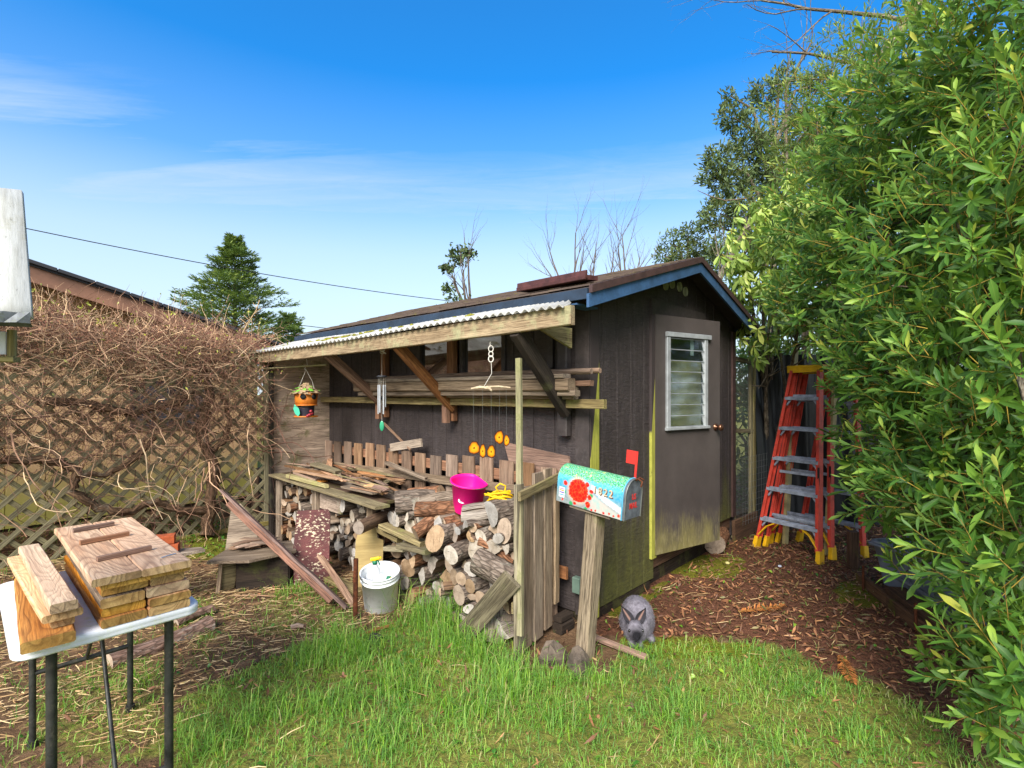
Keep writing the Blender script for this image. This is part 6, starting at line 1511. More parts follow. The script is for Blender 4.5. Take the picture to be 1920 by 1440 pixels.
# ================================================================ raised bed and what lies on it
rb=Thing('raised_bed','low brown timber edged garden bed under the big shrub','raised bed')
e0,e1_=V((2.93,4.32,0)),V((2.62,2.85,0)); d_=(e1_-e0).normalized(); o_=V((-d_.y,d_.x,0)); 
if o_.x<0: o_=-o_
mb=M(); mb.beam(e0+UP*.04,e0.lerp(e1_,.42)+UP*.045,.05,.09); mb.beam(e0.lerp(e1_,.36)-o_*.02+UP*.045,e1_+UP*.05,.05,.10); rb.part('edge_board',mb,W['bed'])
mb=M(); mb.beam(e0.lerp(e1_,.30)+o_*.06+UP*.115,e1_+o_*.05+UP*.12,.14,.045); rb.part('cap_board',mb,W['bed'])
mb=M(); mb.beam(e1_+UP*.05,e1_+V((1.4,.1,.05)),.05,.10); rb.part('edge_board',mb,W['bed'])
for t_ in (.12,.62):
    mb=M(); q=e0.lerp(e1_,t_)-o_*.045; mb.tube([q-UP*.02,q+UP*.20],.009,8); rb.part('stake',mb,W['rustm'])
mb=M(); mb.beam(e0+V((.18,.35,0)),e0+V((.18,.35,.34)),.08,.08,up=o_); rb.part('corner_post',mb,W['bed'])
rb.done()
tt=Thing('storage_tote','blue grey plastic storage tub on the raised bed under the shrub','storage tub')
tc_=V((3.34,3.80,.06)); 
def totebox(c,sx,sy,h,rz,tap=.88):
    mb=M(); vs_=[];gs=[]
    for k,(s,z) in enumerate(((tap,0),(tap+.05,h*.5),(1,h),(1.06,h),(1.06,h+.02),(.98,h+.02),(tap,.03))):
        rp=rrect(-sx/2*s,-sy/2*s,sx/2*s,sy/2*s,.05,5)
        for x,y in rp: vs_.append(V(c)+V((x*math.cos(rz)-y*math.sin(rz),x*math.sin(rz)+y*math.cos(rz),z))); gs.append((x,y,z))
    K=len(rp); mb.add(vs_,[[i*K+k,i*K+(k+1)%K,(i+1)*K+(k+1)%K,(i+1)*K+k] for i in range(6) for k in range(K)],0,gs,True); mb.add(vs_[:K],[list(range(K))[::-1]],0); mb.add(vs_[6*K:],[list(range(K))],0); return mb
tt.part('tub',totebox(tc_,.62,.95,.30,.2),W['grey'])
mb=totebox(tc_+UP*.30,.60,.92,.02,.2,.98); tt.part('lid',mb,W['grey']); 
mb=M()
for s in (-.3,-.1,.1,.3): q=tc_+V((-.31,s*1.1+.0,.03)); mb.beam(q,q+UP*.25+V((-.02,0,0)),.03,.012,up=V((1,0,0)))
tt.part('ribs',mb,W['grey']); tt.done()
mb=M(); pts=[V((2.93,3.95,.20)),V((2.92,3.7,.19)),V((2.86,3.45,.19)),V((2.80,3.2,.17)),V((2.74,3.02,.15)),V((2.80,2.96,.16))]
mb.tube(pts,[.014,.02,.018,.022,.026,.012],8,irr=.25); single('cloth_roll',mb,W['cloth'],'grey rolled cloth lying along the raised bed cap','cloth')
mb=log_mesh(V((3.05,3.75,.66)),V((3.42,3.70,.60)),.028,'half',roll=.3,seg=5); single('dead_branch',mb,[W['trunk'],W['cut'],W['split']],'grey dead branch lying above the tub inside the shrub','branch')
# ================================================================ grass, litter, straw
def scatter(n,x0,x1,y0,y1,fn_,ch=0):
    out=[]
    while n>0:
        x=U(x0,x1); y=U(y0,y1); n-=1
        # keep only what the camera (or a step aside) can see
        if abs(x)>y*1.12+1.0: continue
        if R_.random()<fn_(x,y): out.append((x,y,gz(x,y)))
    return np.array(out)
def inside_shed(x,y):
    a,b=ab(x,y); return a>-.02 and b>-.02 and a<WID and b<DEP
def fgr(x,y):
    if inside_shed(x,y): return 0
    g=zone(x,y)[0]; cl=.75+.75*mnoise.noise(V((x*4.5,y*4.5,2)))
    return g*max(.25,cl)*(1. if y<3.3 else .8)
pts=scatter(170000,-5.5,4.6,1.2,5.6,fgr); n=len(pts)
nb=NB()
def blades(p,h,wd,m,lean,rnd):
    k=len(p); an=NR.random(k)*6.283; dx=np.stack([np.cos(an),np.sin(an),np.zeros(k)],1); sx=np.stack([-np.sin(an),np.cos(an),np.zeros(k)],1)
    v=np.zeros((k,5,3)); W_=wd[:,None]/2; H=h[:,None]; L=lean[:,None]
    v[:,0]=p-sx*W_; v[:,1]=p+sx*W_; mid=p+dx*(L*H*.35)+np.array([[0,0,1.]])*(H*.6); v[:,2]=mid-sx*W_*.8; v[:,3]=mid+sx*W_*.8
    v[:,4]=p+dx*(L*H*1.0)+np.array([[0,0,1.]])*(H*np.clip(1-.35*L,.3,1))
    g=np.zeros((k,5,3)); g[:,:,0]=rnd[:,None]; g[:,:,1]=[0,0,.6,.6,1]; g[:,:,2]=[-1,1,-.8,.8,0]
    nb.block(v,[(0,1,3,2),(2,3,4)],m,g)
k2=n//2; i2=NR.integers(0,n,k2); q2_=pts[i2]+np.stack([NR.normal(0,.012,k2),NR.normal(0,.012,k2),np.full(k2,-.003)],1)
blades(q2_,.012+NR.random(k2)*.022,.002+NR.random(k2)*.003,0,.8+NR.random(k2)*1.6,np.clip(NR.normal(.62,.28,k2),0,1))
cl=np.array([mnoise.noise(V((q[0]*3.,q[1]*3.,5)))+.5*mnoise.noise(V((q[0]*9.,q[1]*9.,6))) for q in pts])
hgt=np.clip(.030+.045*(cl+.5)+NR.normal(0,.012,n),.015,.11); patch=np.array([mnoise.noise(V((q[0]*2.2,q[1]*2.2,9))) for q in pts])
blades(pts-[0,0,.004],hgt,.0022+NR.random(n)*.0028,0,.35+NR.random(n)*1.1,np.clip(.46+patch*.6+NR.normal(0,.2,n)+(NR.random(n)<.07)*.5,0,1))
# taller tufts by the rack and post
tufts=[(830,1155,.36,260),(858,1180,.28,260),(800,1165,.22,220),(845,1205,.18,220),(905,1235,.15,200),(740,1270,.14,240),(640,1215,.20,320),(690,1225,.15,200),(600,1240,.16,240),(960,1300,.17,260),(760,1300,.16,260),(560,1110,.12,160),(960,1260,.17,220),(1010,1275,.13,160),(900,1215,.2,220),(1120,1280,.13,160),(1200,1232,.10,130),(1190,1215,.07,60),(1500,1290,.10,140),(1420,1260,.08,120),(620,1330,.14,220),(500,1350,.13,200),(880,1330,.14,220),(1060,1350,.12,200),(1290,1330,.12,200),(400,1400,.12,200),(1600,1380,.10,150),(720,1400,.13,200),(340,1140,.07,80),(100,1330,.07,100),(245,1290,.07,100)]
for (u,v,h,k) in tufts:
    c=np.array(gnd(u,v)); sp=.05+h*.28; p=c+np.stack([NR.normal(0,sp,k),NR.normal(0,sp*.8,k),np.zeros(k)],1)
    for i in range(k): p[i,2]=gz(p[i,0],p[i,1])-.004
    blades(p,h*(.35+.75*NR.random(k)),.0025+NR.random(k)*.003,0,.2+NR.random(k)*1.0,np.clip(NR.normal(.5,.25,k),0,1))
o=nb.obj('grass',[L_['grass']],(0,0,0),None,False); tag(o,None,None,None,'stuff')
# clover-like weeds and ivy
def weedf(x,y):
    g,m,mo=zone(x,y); a=.0 if inside_shed(x,y) else 1
    return a*(.9*(mo>0 and x<0)+ .10*(g>.5)+.03*(m>0)+ .05)
pts=scatter(16000,-5,4,2.0,6.2,weedf); k=len(pts); nb=NB(); an=NR.random(k)*6.28
leaves(nb,pts+[0,0,.008],np.stack([np.cos(an),np.sin(an),.5+NR.random(k)*.6],1),np.tile([0,0,1.],(k,1))+NR.normal(0,.3,(k,3)),.018+NR.random(k)*.022,.012+NR.random(k)*.012,np.full(k,.3),0,NR.random(k))
o=nb.obj('ground_weeds',[L_['weed']],(0,0,0)); tag(o,None,None,None,'stuff')
# dead leaves
def litf(x,y):
    if inside_shed(x,y): return 0
    g,m,mo=zone(x,y); a,b=ab(x,y)
    base=.95*m*(.65 if mo else 1); 
    if x<-.2 and y>2.6: base=max(base,.22)
    if y>4.6 and m==0: base=max(base,.3)
    return max(base,(.035+.10*max(0,mnoise.noise(V((x*1.7,y*1.7,3))))+(.10 if x>.3 else 0)) if g>.5 else .12)
pts=scatter(52000,-5,6,1.6,7.5,litf); k=len(pts); nb=NB(); an=NR.random(k)*6.28
leaves(nb,pts+np.stack([np.zeros(k),np.zeros(k),.003+NR.random(k)*.018],1),np.stack([np.cos(an),np.sin(an),NR.normal(.05,.22,k)],1),np.tile([0,0,1.],(k,1))+NR.normal(0,.45,(k,3)),.025+NR.random(k)*.04,.007+NR.random(k)*.011,NR.normal(.1,.5,k),0,np.clip(NR.beta(2,2.6,k),0,1))
o=nb.obj('leaf_litter',[L_['litter']],(0,0,0)); tag(o,None,None,None,'stuff')
# straw and twigs
def strf(x,y):
    if inside_shed(x,y): return 0
    g,m,mo=zone(x,y)
    d=.06 if g<.5 else .01
    if x<-.25 and y>2.3 and y<4.6: d=.9*(.6+.9*max(0,mnoise.noise(V((x*2.1,y*2.1,7))))+.2) if g<.6 else .03
    if m: d=.10
    return d
pts=scatter(34000,-5,4.5,1.8,6.0,strf); k=len(pts); nb=NB(); an=NR.normal(.55,.75,k); L=.025+NR.random(k)**2*.12
d=np.stack([np.cos(an),np.sin(an),NR.normal(.0,.10,k)],1); p0=pts+np.stack([np.zeros(k),np.zeros(k),.008+NR.random(k)*.02],1); p1=p0+d*(L*.5)[:,None]; d2=d+NR.normal(0,.15,(k,3)); p2=p1+d2*(L*.5)[:,None]; r=.0010+NR.random(k)*.0018; rn=NR.random(k)
sticks(nb,p0,p1,r,r,0,rn); sticks(nb,p1,p2,r,r*.6,0,rn)
o=nb.obj('dry_straw',[L_['straw']],(0,0,0),None,False); tag(o,None,None,None,'stuff')
# a few sticks and chips that can be told apart
for (u0,v0,u1,v1,r,m_,lab) in ((672,1200,728,1180,.012,'rust','straight brown stick lying in front of the white bucket'),(650,1192,700,1172,.006,'scrap','thin bent twig lying beside the straight brown stick'),(545,1182,570,1180,.016,'scrap','short chunk of wood near the foot of the leaning plank'),(495,1115,525,1108,.006,'pale','thin pale stick on the litter by the old box'),(441,1122,520,1124,.006,'scrap','long straw coloured stick in front of the old box')):
    mb=M(); mb.tube([gnd(u0,v0)+UP*.02,gnd((u0+u1)/2,(v0+v1)/2-1)+UP*.025,gnd(u1,v1)+UP*.02],[r,r*1.1,r*.8],7,irr=.15); single('fallen_stick',mb,W[m_],lab,'stick')
mb=M(); mb.blob(gnd(703,1205)+UP*.02,.05,.04,.035,8,6,.4,3,smooth=False); single('charred_stone',mb,plain('charred_lump',(56,52,50),.9,nz=.3,bmp=.5,nsc=30),'small charred lump in the grass before the white bucket','stone')
for (u0,v0,u1,v1,lab) in ((1385,1152,1470,1142,'brown dried fern frond lying on the mulch before the ladders'),(1575,1235,1600,1290,'brown dried frond at the edge of grass and mulch')):
    nb=NB(); a_=np.array(gnd(u0,v0)+UP*.02); b_=np.array(gnd(u1,v1)+UP*.03); n_=46; tt_=np.linspace(0,1,n_)
    sticks(nb,a_[None],b_[None],np.array([.003]),np.array([.001]),0,np.array([.2])); dd_=nrm((b_-a_)[None])[0]; sd=np.array([-dd_[1],dd_[0],0])
    for sg in (1,-1): leaves(nb,a_+(b_-a_)*tt_[:,None],dd_+sd*sg*1.1+NR.normal(0,.2,(n_,3)),np.tile([0,0,1.],(n_,1)),.045*np.sin(.3+tt_*2.6)+.01,np.full(n_,.009),NR.normal(0,.3,n_),0,.5+.4*NR.random(n_))
    o=nb.obj('dry_frond',[L_['litter2'] if 'litter2' in L_ else L_.setdefault('litter2',leafmat('orange_dead_frond',[(0.,(120,66,34)),(1.,(196,122,62))],rough=.7,trans=.05))],(0,0,0)); tag(o,lab,'fern frond',None,'thing')
for (u,v,r,c,lab) in ((1364,1058,.022,(196,186,120),'small pale yellow mushroom cap on the moss by the fat log'),(1462,1064,.018,(190,196,210),'small pale stone on the mulch before the ladders')):
    mb=M(); mb.blob(gnd(u,v)+UP*.012,r,r,r*.6,9,6,.15,3); single('pebble' if 'stone' in lab else 'mushroom',mb,plain('pale_speck_%d'%u,c,.7),lab,'pebble' if 'stone' in lab else 'mushroom')
# ================================================================ shrubs and trees
def shrub(name,lab,cat,blobs,mat,n_per,ll,lw,nl,ls,root,up=.45,beta=(78,25),group=None,trunk=True,inner=.25,droop=0.,sr=.002,limb_r=.035,seed=1,trunkmat='trunk',colb=0.):
    """blobs: (centre, radius); shoots start inside each blob and point outward and up"""
    global NR
    NR=np.random.default_rng(seed)
    T=Thing(name,lab,cat,group); tm=M(); root=V(root)
    lim=[]
    for (c,r) in blobs:
        c=V(c); base=root+V((U(-.12,.12),U(-.12,.12),0)); mid=base.lerp(c,.5)+V((U(-.1,.1),U(-.1,.1),(c.z-base.z)*.12)); pts=[base,base.lerp(mid,.5)+V((U(-.05,.05),U(-.05,.05),0)),mid,mid.lerp(c,.5),c+V((0,0,r*.3))]
        q=limb_r; tm.tube(pts,[q,q*.8,q*.6,q*.42,q*.2],7,irr=.1)
        for _ in range(7):
            d=V((R_.gauss(0,1),R_.gauss(0,1),R_.gauss(.4,1))).normalized(); s=mid.lerp(c,U(.3,1)); tm.tube([s,s+d*r*.4+V((0,0,.03)),s+d*r*.85+V((0,0,.08))],[q*.3,q*.2,q*.09],5)
    T.part('trunk',tm,W[trunkmat]); e=T.done(); nb=NB()
    for (c,r) in blobs:
        n=int(n_per*r*r); d=nrm(NR.normal(0,1,(n,3))); rr_=r*(.62+.38*NR.random(n)**.6); p=np.array(c)[None]+d*rr_[:,None]*np.array([1,1,.95])
        dirs=nrm(d+[0,0,up]+NR.normal(0,.30,(n,3))); keep=p[:,2]>.05
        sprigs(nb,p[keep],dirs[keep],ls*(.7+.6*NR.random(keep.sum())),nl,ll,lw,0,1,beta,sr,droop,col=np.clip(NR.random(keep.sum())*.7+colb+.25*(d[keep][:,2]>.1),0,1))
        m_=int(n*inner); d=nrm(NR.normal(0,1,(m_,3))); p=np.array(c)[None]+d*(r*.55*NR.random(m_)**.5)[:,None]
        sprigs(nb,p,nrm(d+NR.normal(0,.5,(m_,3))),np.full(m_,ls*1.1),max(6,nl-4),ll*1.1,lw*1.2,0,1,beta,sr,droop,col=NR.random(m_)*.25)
    nb.obj('crown',[L_[mat],L_['stem']],tuple(e.location),e); return e
A=lambda u,v,d,r:(at(u,v,d),r)
Ab=lambda u,v,d,r:(at(u+12,v,d),r-.10)
big=[Ab(1770,170,3.1,.70),Ab(1930,90,2.6,.62),Ab(1930,330,2.35,.52),Ab(1650,260,3.7,.56),Ab(1640,450,3.5,.60),Ab(1830,480,2.5,.60),Ab(1545,560,3.9,.48),Ab(1735,640,2.9,.54),Ab(1900,700,2.2,.52),Ab(1625,680,3.2,.28),Ab(1618,770,3.3,.30),Ab(1590,700,3.6,.27),Ab(1628,850,3.2,.26),Ab(1640,940,3.1,.26),Ab(1765,840,2.7,.42),Ab(1850,900,2.4,.50),Ab(1815,975,2.8,.36),Ab(1930,1050,2.0,.40),Ab(1905,1130,2.25,.26),Ab(1900,1260,1.95,.30),Ab(1960,1380,1.8,.25),
     Ab(1560,400,4.4,.62),Ab(1780,380,4.0,.8),Ab(1850,700,3.6,.9),Ab(1780,900,3.9,.7),Ab(1950,500,3.2,.8),Ab(1700,520,4.6,.8),Ab(2050,900,2.8,.8),Ab(2100,300,3.0,1.0),Ab(1620,560,4.6,.6)]
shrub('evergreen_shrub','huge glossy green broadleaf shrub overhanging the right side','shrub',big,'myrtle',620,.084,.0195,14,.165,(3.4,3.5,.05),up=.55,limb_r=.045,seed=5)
# low shoots reaching over the mulch
nb=NB(); NR=np.random.default_rng(77)
T=Thing('low_shoots','low leafy shoots of glossy shrub reaching over the mulch at bottom right','shrub'); tm=M(); P0=[];D0=[]
for (u,v,d) in ((1800,1260,2.4),(1840,1310,2.2),(1690,1075,3.0),(1880,1190,2.1),(1800,1350,2.15),(1870,1370,2.0),(1900,1330,1.95),(1640,985,3.1),(1625,900,3.2),(1760,1240,2.5),(1850,1240,2.2)):
    p=at(u,v,d); r0=V((2.75,2.55,.12)) if v>1150 else V((3.3,3.4,.5)); tm.tube([r0,r0.lerp(p,.5)+V((0,0,.10)),p],[.010,.007,.003],6)
    dr=(p-r0).normalized()
    for k in range(7):
        s=r0.lerp(p,.35+.65*k/6)+V((0,0,.10*math.sin(pi*(.35+.65*k/6))))
        P0.append(s); D0.append(dr*.8+V((U(-.7,.7),U(-.7,.7),U(.1,.9))))
T.part('stem',tm,W['vinebark']); e=T.done(); P0=np.array(P0); D0=np.array(D0)
sprigs(nb,P0,D0,np.full(len(P0),.16),15,.08,.019,0,1,(75,22),.002,col=NR.random(len(P0))*.6+.35); nb.obj('leaves',[L_['myrtle'],L_['stem']],tuple(e.location),e)
mid=[A(1530,220,6.2,.50),A(1600,230,6.0,.5),A(1500,340,6.6,.45),A(1545,370,6.2,.55),A(1490,430,6.6,.42),A(1560,470,5.8,.6),A(1620,330,5.6,.6),A(1600,120,6.2,.45),A(1680,170,5.4,.6)]
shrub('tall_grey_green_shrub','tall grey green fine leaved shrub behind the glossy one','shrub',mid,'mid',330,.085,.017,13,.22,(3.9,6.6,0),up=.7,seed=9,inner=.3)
rho=[A(1430,410,5.6,.34),A(1480,390,5.5,.34),A(1395,480,5.6,.28),A(1450,480,5.2,.40),A(1510,450,5.0,.35),A(1400,540,5.6,.30),A(1450,570,5.3,.36),A(1510,560,4.9,.36),A(1440,640,5.5,.30),A(1385,520,5.6,.22)]
shrub('drooping_rhododendron','rhododendron with pale drooping leaves rising behind the shed ridge','shrub',rho,'rhodo',270,.115,.034,8,.06,(3.3,6.5,0),up=.9,beta=(125,105),seed=12,droop=.55,sr=.004,colb=.2)
rhd=[A(1400,720,6.9,.45),A(1450,700,7.0,.45),A(1420,850,6.9,.42),A(1390,930,7.2,.4),A(1480,840,7.4,.5),A(1350,760,7.6,.4),A(1560,760,7.4,.7),A(1440,620,7.2,.45)]
shrub('dark_rhododendron','dark leaved rhododendron seen through the wire screen','shrub',rhd,'rhododk',230,.13,.036,9,.07,(3.5,7.4,0),up=.5,beta=(95,60),seed=14,sr=.004)
# ---- conifers
def conifer(name,lab,base,h,rmax,z_low,mat,nbr,seed,dens=1.,nd=.22,irregular=.2,lean=0.):
    NRl=np.random.default_rng(seed); RR=random.Random(seed); T=Thing(name,lab,'conifer tree'); base=V(base); tm=M(); top=base+V((lean,0,h))
    tm.tube([base,base.lerp(top,.5),top],[.022*h,.012*h,.001*h],8,irr=.1); nb=NB(); P=[];D=[];L=[]
    for i in range(nbr):
        t_=(i+.5)/nbr; z=z_low+(h-z_low)*t_**.9; R=rmax*(1-t_)**1.05*(1+RR.gauss(0,irregular)); R=max(R,.12)
        an=i*2.4+RR.uniform(-.3,.3); d=V((math.cos(an),math.sin(an),.22+.4*t_)).normalized(); s=base.lerp(top,z/h)
        tip=s+d*R-V((0,0,.10*R)); m_=s+d*R*.5+V((0,0,.03*R)); tm.tube([s,m_,tip],[.006*h*(1-t_)+.004,.003*h*(1-t_)+.003,.003],4)
        ns=int((10+R*9)*dens)
        for j in range(ns):
            u_=.15+.85*(j+.5)/ns; q=(s.lerp(m_,u_*2) if u_<.5 else m_.lerp(tip,u_*2-1)); sd=V((-d.y,d.x,0))*(1 if j%2 else -1); dd=(d*.8+sd*.8*(1.1-u_*.7)+V((0,0,RR.uniform(-.15,.35)))).normalized(); l=R*.42*(1.15-u_)+nd
            P.append(q);D.append(dd);L.append(l)
    P=np.array(P);D=np.array(D);L=np.array(L)
    T.part('trunk',tm,W['trunk']); e=T.done(); k=len(P)
    for rep in range(4):
        tt_=(rep+.5)/4
        for sg in (-1,1,0):
            sd=np.stack([-D[:,1],D[:,0],np.zeros(k)],1)*sg
            leaves(nb,P+D*(L*tt_)[:,None],D*.9+sd*.7+NRl.normal(0,.22,(k,3)),np.tile([0,0,1.],(k,1))+NRl.normal(0,.5,(k,3)),nd*(.7+.5*NRl.random(k)),nd*.20*(.7+.6*NRl.random(k)),np.full(k,.15),0,np.clip(.25+.55*tt_*NRl.random(k)+.3*NRl.random(k),0,1))
    nb.obj('crown',[L_[mat]],tuple(e.location),e,False); return e
fz0=F*0
bs=at(440,660,20); bs.z=0
conifer('fir_tree','young green fir standing behind the neighbour roof','%s' and bs,7.6,2.55,2.6,'fir',120,21,.8,.19,.26,.0)
bs=at(540,660,24); bs.z=0; conifer('fir_tree','lower dark fir beside the taller young fir',bs,5.2,1.7,1.5,'fir',60,23,.8,.22,.2)
# dark spruce-like tree made of dense tufts at upper right
def tuftree(name,lab,blobs,mat,n_per,root,seed,nd=.10,cat='conifer tree'):
    NRl=np.random.default_rng(seed); T=Thing(name,lab,cat); tm=M(); root=V(root); 
    for (c,r) in blobs: tm.tube([root.lerp(V((root.x,root.y,V(c).z)),.8),V((root.x,root.y,V(c).z-.5)).lerp(V(c),.5),V(c)],[.05,.035,.015],5)
    tm.tube([root,root+UP*(max(V(c).z for c,r in blobs)*.8)],[.14,.05],8); T.part('trunk',tm,W['trunk']); e=T.done(); nb=NB()
    for (c,r) in blobs:
        n=int(n_per*r*r); d=nrm(NRl.normal(0,1,(n,3))); p=np.array(c)+d*(r*(.35+.65*NRl.random(n)))[:,None]
        for j in range(9):
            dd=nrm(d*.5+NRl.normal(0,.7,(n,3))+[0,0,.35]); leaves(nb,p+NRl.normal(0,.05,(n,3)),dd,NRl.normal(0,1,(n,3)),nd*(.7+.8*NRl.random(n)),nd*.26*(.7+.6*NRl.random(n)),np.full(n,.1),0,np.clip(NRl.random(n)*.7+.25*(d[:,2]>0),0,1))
    nb.obj('crown',[L_[mat]],tuple(e.location),e,False); return e
sp=[A(1352,300,12,.42),A(1375,220,12.2,.38),A(1370,345,12,.45),A(1410,270,12.3,.55),A(1350,400,12,.45),A(1330,330,12,.25),A(1395,400,12,.5),A(1435,180,12.5,.42),A(1470,150,12.6,.35),A(1345,475,11.8,.35),A(1400,470,12,.5),A(1440,330,12.5,.8),A(1480,420,12.5,.9),A(1530,160,12.8,.35),A(1500,250,12.8,.7),A(1370,180,12.2,.18),A(1325,415,11.9,.22),A(1560,300,12.5,.8)]
r_=at(1450,640,12.4); r_.z=0; tuftree('dark_conifer','tall ragged dark conifer rising behind the right shrubs',sp,'spruce',420,r_,31,.13)
sp2=[A(1262,455,13,.30),A(1290,440,13,.30),A(1245,478,13,.25),A(1310,470,13,.4),A(1280,490,13,.45),A(1340,500,12.6,.4)]
r_=at(1290,640,13); r_.z=0; tuftree('small_conifer','small yellowish evergreen just behind the shed ridge',sp2,'spruce',330,r_,33,.12,'evergreen')
# ---- bare trees
def baretree(name,lab,base,trunks,seed,mat='twigdk',lv=3,r0=.02,spread=.45,up=.25,cat='bare tree'):
    RR=random.Random(seed); T=Thing(name,lab,cat); mb=M()
    def grow(p,d,l,r,k):
        n=5; pts=[p]; 
        for i in range(n): d=(d+V((RR.gauss(0,.07),RR.gauss(0,.07),RR.gauss(up*.25,.05)))).normalized(); p=p+d*l/n; pts.append(p)
        mb.tube(pts,[r*(1-.6*i/n) for i in range(n+1)],5,cap=False)
        if k>0:
            for i in range(1,n+1):
                for _ in range(RR.choice((0,1,1)) if i<n else 2):
                    a_=V((RR.gauss(0,1),RR.gauss(0,1),RR.gauss(0,.5))); dd=(d+a_*spread).normalized(); grow(pts[i],dd,l*RR.uniform(.35,.62),r*(1-.6*i/n)*.6,k-1)
    for (p,d,l) in trunks: grow(V(p),V(d).normalized(),l,r0,lv)
    T.part('branches',mb,W['baretw'] if 'baretw' in W else W.setdefault('baretw',plain('grey_brown_twig',(112,98,88),.9,nz=.2))); return T.done()
dB=11.
for i,(u,vb,ut,vt,lab) in enumerate(((1075,530,1020,415,'leftmost spray of bare twigs over the shed roof'),(1070,530,1083,385,'tallest straight bare sapling in the middle of the twigs over the shed roof'),(1110,530,1110,430,'middle bushy spray of bare twigs over the shed roof'),(1130,520,1150,440,'spreading bare spray right of the middle twigs over the roof'),(1180,520,1176,385,'rightmost bare sapling with an upright leader over the shed roof'),(1185,515,1205,450,'low curved bare twigs nearest the shed ridge'))):
    b_=at(u,vb+60,dB); t_=at(ut,vt,dB); l=(t_-b_).length
    baretree('bare_sapling',lab,b_,[(b_,t_-b_,l*.74),(b_,(t_-b_)+V((U(-.5,.5),0,0)),l*.58)],40+i,lv=2,r0=.026,spread=.38)
for u in ():
    pass
b_=at(880,600,14); BT=baretree('broken_tree','thin bare tree with a few clumps of dark leaves left of the roof ridge',b_,[(b_,at(905,425,14)-b_,1.85),(b_+V((-.05,0,0)),at(868,470,14)-b_,1.3),(b_+V((-.2,0,.5)),at(835,500,14)-b_,.8)],61,lv=2,r0=.045,spread=.5)
nb=NB(); NR=np.random.default_rng(8)
cc=[(850,478,.12),(868,470,.18),(880,478,.15),(862,488,.12),(832,502,.07),(845,505,.08),(838,540,.1),(850,565,.22),(870,575,.25),(890,580,.2)]
for (u,v,r) in cc:
    c=np.array(at(u,v,14)); n_=70; p=c+NR.normal(0,r*.6,(n_,3)); leaves(nb,p,NR.normal(0,1,(n_,3)),NR.normal(0,1,(n_,3)),.09+NR.random(n_)*.05,.05+NR.random(n_)*.02,np.full(n_,.2),0,NR.random(n_)*.6)
nb.obj('leaf_clumps',[L_['spruce']],tuple(BT.location),BT)
# big bare limb and fine branches at the top right
b_=at(1585,200,7.2); T=Thing('bare_tree','big grey bare limb with fine twigs crossing the top right sky','bare tree'); mb=M(); RR=random.Random(5)
def gb(p,d,l,r,k,sp=.5):
    pts=[p];n_=6
    for i in range(n_): d=(d+V((RR.gauss(0,.13),RR.gauss(0,.08),RR.gauss(0,.10)))).normalized(); p=p+d*l/n_; pts.append(p)
    mb.tube(pts,[r*(1-.6*i/n_) for i in range(n_+1)],6,cap=False,irr=.05)
    if k:
        for i in range(1,n_+1):
            if RR.random()<.75: gb(pts[i],(d+V((RR.gauss(0,1),RR.gauss(0,.5),RR.gauss(.0,1)))*sp).normalized(),l*RR.uniform(.35,.6),r*.5*(1-.5*i/n_),k-1,sp)
b0=V((5.6,8.6,0)); k1=at(1600,210,7.2); k2=at(1640,130,7.2); k3=at(1700,40,7.2)
mb.tube([b0,b0+V((-.2,-.4,2.5)),k1-V((.1,0,.6)),k1,k2,k3,at(1800,-120,7.2)],[.16,.13,.10,.085,.08,.07,.05],10,irr=.06)
gb(k2,V((-.9,0,.25)),1.5,.03,3); gb(k3,V((-1,0,.3)),2.0,.035,3); gb(k1.lerp(k2,.5),V((.8,0,.5)),1.2,.03,2); gb(k3,V((-.6,0,-.4)),1.1,.02,2); gb(k2,V((.9,-.1,-.2)),1.0,.025,3)
gb(at(1475,330,7.6),V((.05,0,1)),1.9,.028,2,.4); gb(at(1330,540,8.5),V((.7,0,.75)),1.5,.035,2,.4); gb(at(1560,150,7.),V((-.9,0,.1)),.9,.012,2)
mb.tube([at(1325,560,8.5),at(1345,530,8.5),at(1372,480,8.5),at(1395,430,8.5),at(1440,395,8.5)],[.05,.045,.04,.035,.02],8,irr=.08); mb.tube([at(1400,372,8.5),at(1360,376,8.5),at(1335,369,8.5),at(1308,357,8.5)],[.014,.012,.010,.004],5)
T.part('branches',mb,W['trunk']); T.done()
# low dark backdrop of garden beyond the screens and shed (hedge)
hd_=[A(1600,800,8.5,1.0),A(1750,780,8.0,1.2),A(1900,760,7.2,1.3),A(1500,700,9.5,1.0),A(1650,600,9,1.2),A(2050,760,6.5,1.3),A(1800,560,8.5,1.4)]
shrub('dark_hedge','dark evergreen hedge closing the garden behind the ladders and shrub','hedge',hd_,'rhododk',70,.14,.05,12,.28,(6.0,7.6,0),up=.4,seed=19,sr=0)
# ================================================================ rabbit
rbm=M()
for (c,r) in (((.838,3.42,.118),(.100,.150,.115)),((.812,3.31,.098),(.080,.095,.090)),((.885,3.42,.085),(.060,.105,.082)),((.772,3.40,.08),(.055,.09,.075)),((.790,3.265,.075),(.062,.050,.065)),
              ((.772,3.215,.112),(.051,.056,.054)),((.768,3.178,.092),(.030,.030,.030)),((.768,3.160,.082),(.017,.016,.018)),((.752,3.192,.090),(.022,.02,.022)),((.786,3.192,.090),(.022,.02,.022)),
              ((.752,3.215,.022),(.019,.045,.020)),((.802,3.215,.022),(.019,.045,.020)),((.760,3.24,.05),(.022,.025,.04)),((.806,3.245,.05),(.022,.025,.04)),((.893,3.315,.022),(.026,.070,.021)),((.755,3.34,.020),(.022,.05,.018)),((.84,3.575,.09),(.035,.03,.035)),((.78,3.24,.15),(.022,.03,.022))):
    rbm.blob(c,*r,18,12,0)
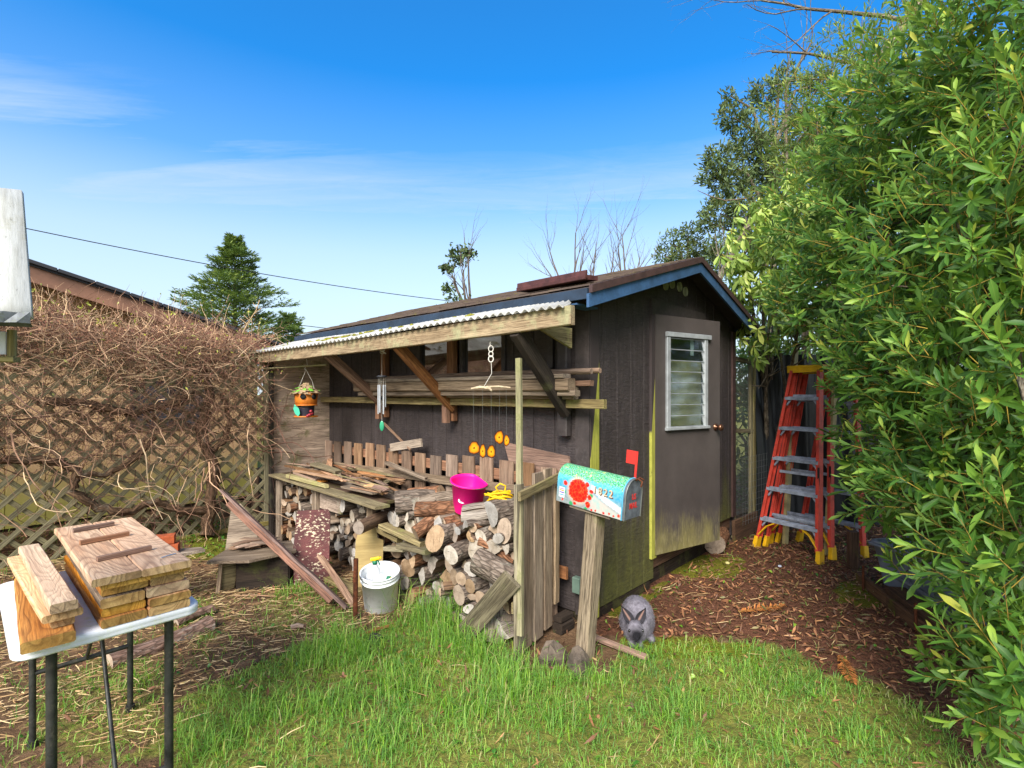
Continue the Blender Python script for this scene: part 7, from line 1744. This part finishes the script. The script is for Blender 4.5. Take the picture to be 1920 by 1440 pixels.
def ear(b,tp,w,cup,sgn):
    b=V(b);tp=V(tp); d=(tp-b); L=d.length; d.normalize(); fr_=V((0,-1,.25)); x=d.cross(fr_).normalized(); z=x.cross(d)
    vs_=[];n_=9;m_=7
    for s in (1,0):
        for i in range(n_+1):
            t_=i/n_; ww=w*math.sin(pi*min(1,(.12+.88*t_))**.85)*(1-.15*t_)+.004*(1-t_); 
            for j in range(m_):
                q=(j/(m_-1)*2-1); vs_.append(b+d*L*t_+x*(ww*q)+z*(cup*(q*q)-(.0055 if s==0 else 0)*(1-abs(q)**3))+d*0)
    fs=[]; K=(n_+1)*m_
    for i in range(n_):
        for j in range(m_-1):
            a_=i*m_+j; fs.append([a_,a_+1,a_+m_+1,a_+m_]); fs.append([K+a_+m_,K+a_+m_+1,K+a_+1,K+a_])
        fs.append([i*m_,(i+1)*m_,K+(i+1)*m_,K+i*m_]); fs.append([i*m_+m_-1,K+i*m_+m_-1,K+(i+1)*m_+m_-1,(i+1)*m_+m_-1])
    fs.append([n_*m_+j for j in range(m_)]+[K+n_*m_+j for j in range(m_)][::-1]); fs.append([j for j in range(m_)][::-1]+[K+j for j in range(m_)])
    return vs_,fs
EARS=[((.757,3.232,.150),(.695,3.262,.245),.029,.012,-1),((.790,3.232,.150),(.850,3.262,.232),.029,.012,1)]
for E in EARS:
    b,tp=V(E[0]),V(E[1]); m_=8
    rbm.tube([b-(tp-b)*.12,b.lerp(tp,.12)],[.014,.013],10)
tmpm=bpy.data.meshes.new('t'); tmpm.from_pydata([tuple(q) for q in rbm.v],[],rbm.f); to=bpy.data.objects.new('t',tmpm); COL.objects.link(to)
md_=to.modifiers.new('r','REMESH'); md_.mode='VOXEL'; md_.voxel_size=.0065; ms2=to.modifiers.new('s','SMOOTH'); ms2.iterations=9; ms2.factor=.6
dg=bpy.context.evaluated_depsgraph_get(); me=bpy.data.meshes.new_from_object(to.evaluated_get(dg)); bpy.data.objects.remove(to)
rv=[tuple(v.co) for v in me.vertices]; rf_=[list(p.vertices) for p in me.polygons]; rn_=[V(v.normal) for v in me.vertices]
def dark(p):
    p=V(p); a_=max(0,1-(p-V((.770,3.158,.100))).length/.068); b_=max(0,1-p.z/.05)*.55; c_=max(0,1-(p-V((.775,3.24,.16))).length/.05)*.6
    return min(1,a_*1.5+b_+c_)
mb=M(); mb.add(rv,rf_,0,[(dark(p),0,0) for p in rv],True)
for E in EARS:
    vs_,fs=ear(*E); K=len(vs_)//2
    g=[(.85,1.,0) if (i%7==3 and 1<i//7<8 and i<K) else (.9,0,0) for i in range(len(vs_))]
    mb.add(vs_,fs,0,g,True)
t=NT('rabbit_fur'); q=t.sep(t.gc()); n=t.noise(t.pos(),260.,3,.6); n2=t.noise(t.pos(),38.,4,.6)
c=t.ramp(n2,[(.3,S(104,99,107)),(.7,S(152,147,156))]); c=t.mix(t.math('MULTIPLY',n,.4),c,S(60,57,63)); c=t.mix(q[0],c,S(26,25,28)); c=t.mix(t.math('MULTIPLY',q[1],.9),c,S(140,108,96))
W['fur']=t.out(c,.9,t.bump(n,.5,.003),.1,0,0)
T=Thing('rabbit','plump grey rabbit with dark face crouching by the shed corner','rabbit'); T.part('body',mb,W['fur'])
ey_=M()
for x in (.730,.813): ey_.blob((x,3.184,.122),.008,.008,.009,10,8)
T.part('eyes',ey_,plain('dark_eye',(14,12,12),.08,spec=.8)); e=T.done()
nb=NB(); NR=np.random.default_rng(3); ar=np.array(rv); an_=np.array([tuple(q) for q in rn_]); k=16000; i=NR.integers(0,len(ar),k); p=ar[i]+NR.normal(0,.002,(k,3)); d=an_[i]*.75+np.array([[.15,.55,-.55]])*.9+NR.normal(0,.2,(k,3))
v=np.zeros((k,3,3)); d=nrm(d); sd=nrm(np.cross(d,NR.normal(0,1,(k,3)))); v[:,0]=p-sd*.0006; v[:,1]=p+sd*.0006; v[:,2]=p+d*(.008+NR.random(k)*.005)[:,None]
g=np.zeros((k,3,3)); g[:,:,0]=np.array([dark(q) for q in p])[:,None]*.9; nb.block(v,[(0,1,2)],0,g); nb.obj('fur',[W['fur']],tuple(e.location),e,False)
